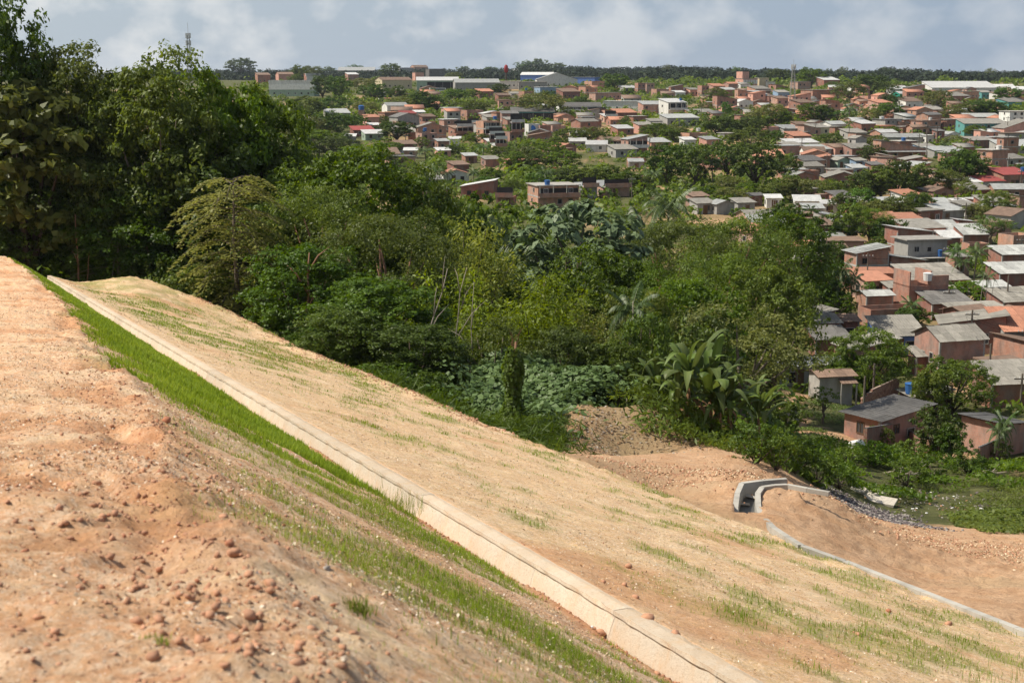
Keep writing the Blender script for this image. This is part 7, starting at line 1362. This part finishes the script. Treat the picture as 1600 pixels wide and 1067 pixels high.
# grass tufts
def tuft(px, py, hpx, n, lab, seed, spread=.25):
    r = np.random.default_rng(seed); X, Y, Z = hit(px, py, False, 3); h = hpx / F * Y; V, T = [], []
    for k in range(n):
        g = r.uniform(0, 6.283); o_ = np.array([r.normal(0, spread), r.normal(0, spread), 0]); hh = h * r.uniform(.5, 1.05); l = hh * r.uniform(.15, .7); sd_ = np.array([-math.sin(g), math.cos(g), 0]) * .0035; dr = np.array([math.cos(g), math.sin(g), 0]); u_ = np.array([0, 0, 1.])
        V += [o_ - sd_, o_ + sd_, o_ + sd_ * .8 + u_ * hh * .65 + dr * l * .35, o_ - sd_ * .8 + u_ * hh * .65 + dr * l * .35, o_ + u_ * hh + dr * l]; T += [r.uniform(.1, .6)] * 5
    q = np.arange(n)[:, None] * 5; tag(obj('grass_tuft', mesh_np('grass_tuft', np.array(V), [q + np.array([0, 1, 2, 3]), q + np.array([3, 2, 4])], MAT['blade'], tint=np.array(T)), None, (X, Y, Z - .03)), lab, 'grass tuft', 'taller grass tufts on the slope')
tuft(600, 792, 30, 150, 'tall dark grass tuft where the green strip ends by the gutter', 1, .3); tuft(622, 796, 28, 120, 'grass tuft just right of the tall one at the strip end', 2, .2); tuft(1266, 1052, 26, 60, 'grass tuft at the bottom of the bench', 3, .12); tuft(1545, 1072, 26, 160, 'grass at the bottom right corner of the view', 4, .4); tuft(462, 614, 10, 90, 'grass tuft beside the gutter in the middle of the bench', 5, .35); tuft(240, 1000, 16, 160, 'small sprout on the bare brow', 6, .025); tuft(548, 950, 24, 240, 'grass sprout on the near cut slope', 7, .06); tuft(640, 985, 30, 60, 'lush grass sprout low on the near cut slope', 8, .16)
# ================================================================== WORDS FOR EVERYTHING STILL WITHOUT A LABEL
used = {o.get('label') for o in bpy.data.objects if o.get('label')}
anch = [(h['x'], h['y'], h['nick']) for h in HOUSES if h['nick']] + [(1083, 600, 'the banana clump'), (1232, 120, 'the cell mast with white antennas'), (366, 350, 'the yellow-green drooping tree'), (870, 270, 'the two flags'), (791, 106, 'the red tower'), (1380, 790, 'the pale slabs'), (1190, 770, 'the lower drain'), (1331, 703, 'the white drum'), (1545, 715, 'the low red brick wall'), (624, 240, 'the small white car'), (684, 143, 'the white bus')]
anch += [(117, 390, 'the thin bare trunk'), (473, 430, 'the twisted reddish trunk'), (802, 600, 'the vine-covered stump'), (600, 390, 'the broad fine-leaved tree'), (725, 360, 'the brightest yellow-green plume'), (836, 450, 'the middle yellow-green tree'), (182, 400, 'the dark tiered tree'), (40, 230, 'the large-leaved olive tree'), (250, 120, 'the tall sunlit tree'), (905, 370, 'the pale big-leaved tree'), (1165, 520, 'the large greyish tree'), (985, 480, 'the slim palm'), (535, 510, 'the low dark edge tree'), (702, 480, 'the pale bare forked stem')]
for h in FILL:
    wd = ('two-storey ' if h['st'] > 1 else 'low ') + WORDS[h['wall']] + ' house with ' + RW[h['rmat']]; c = sorted(anch, key=lambda q: math.hypot(q[0] - h['x'], (q[1] - h['y']) * 1.4))
    for q in c[:20]:
        dx, dy = h['x'] - q[0], h['y'] - q[1]; rel = ('left of' if dx < 0 else 'right of') if abs(dx) > abs(dy) * 1.1 else ('behind' if dy < 0 else 'in front of'); t = wd + ' ' + rel + ' ' + q[2]
        if t not in used and len(t.split()) <= 16: h['e']['label'] = t; used.add(t); break
for e, px, yt, wp, k, lb in TREES:
    if e.get('label'): continue
    py = yt + wp * .45; c = sorted(anch, key=lambda q: math.hypot((q[0] - px) / max(1, .02 * (q[1] - 60)), (q[1] - py) * 1.4 / max(1, .02 * (q[1] - 60))))
    done = False
    for q in (c[:22] if e in UNDER else c[:10]):
        dx, dy = px - q[0], py - q[1]; nm = q[2]
        rel = ('just left of' if dx < 0 else 'just right of') if abs(dx) > abs(dy) * 1.1 else ('behind' if dy < 0 else 'in front of')
        if math.hypot(dx, dy) > 55: rel = {'just left of': 'some way left of', 'just right of': 'some way right of', 'behind': 'well behind', 'in front of': 'well in front of'}[rel]
        t = LOOK[k] + ' ' + rel + ' ' + nm
        if t not in used and len(t.split()) <= 16: e['label'] = t; used.add(t); done = True; break
    if not done and e in UNDER: e['label'] = 'leafy shrub in the dark thicket at the foot of the wood'
    elif not done: e['label'] = LOOK[k] + ' among the houses near ' + c[0][2]

# ================================================================== HAZE: the air of the whole valley
hz = bpy.data.materials.new('haze_air'); hz.use_nodes = True; ht = hz.node_tree; ht.nodes.clear(); ho = ht.nodes.new('ShaderNodeOutputMaterial'); hv = ht.nodes.new('ShaderNodeVolumePrincipled')
hv.inputs['Color'].default_value = (.74, .84, 1.0, 1); hv.inputs['Density'].default_value = .00005; hv.inputs['Anisotropy'].default_value = .2; ht.links.new(hv.outputs[0], ho.inputs['Volume'])
zmin = float(GZ.min()) - 1.5; m = MB(); m.box(-14500, 14500, -60, 9050, zmin, 75.0); tag(obj('haze', m.mesh('haze', hz)), 'thin bluish haze filling the air of the valley', None, None, 'stuff')
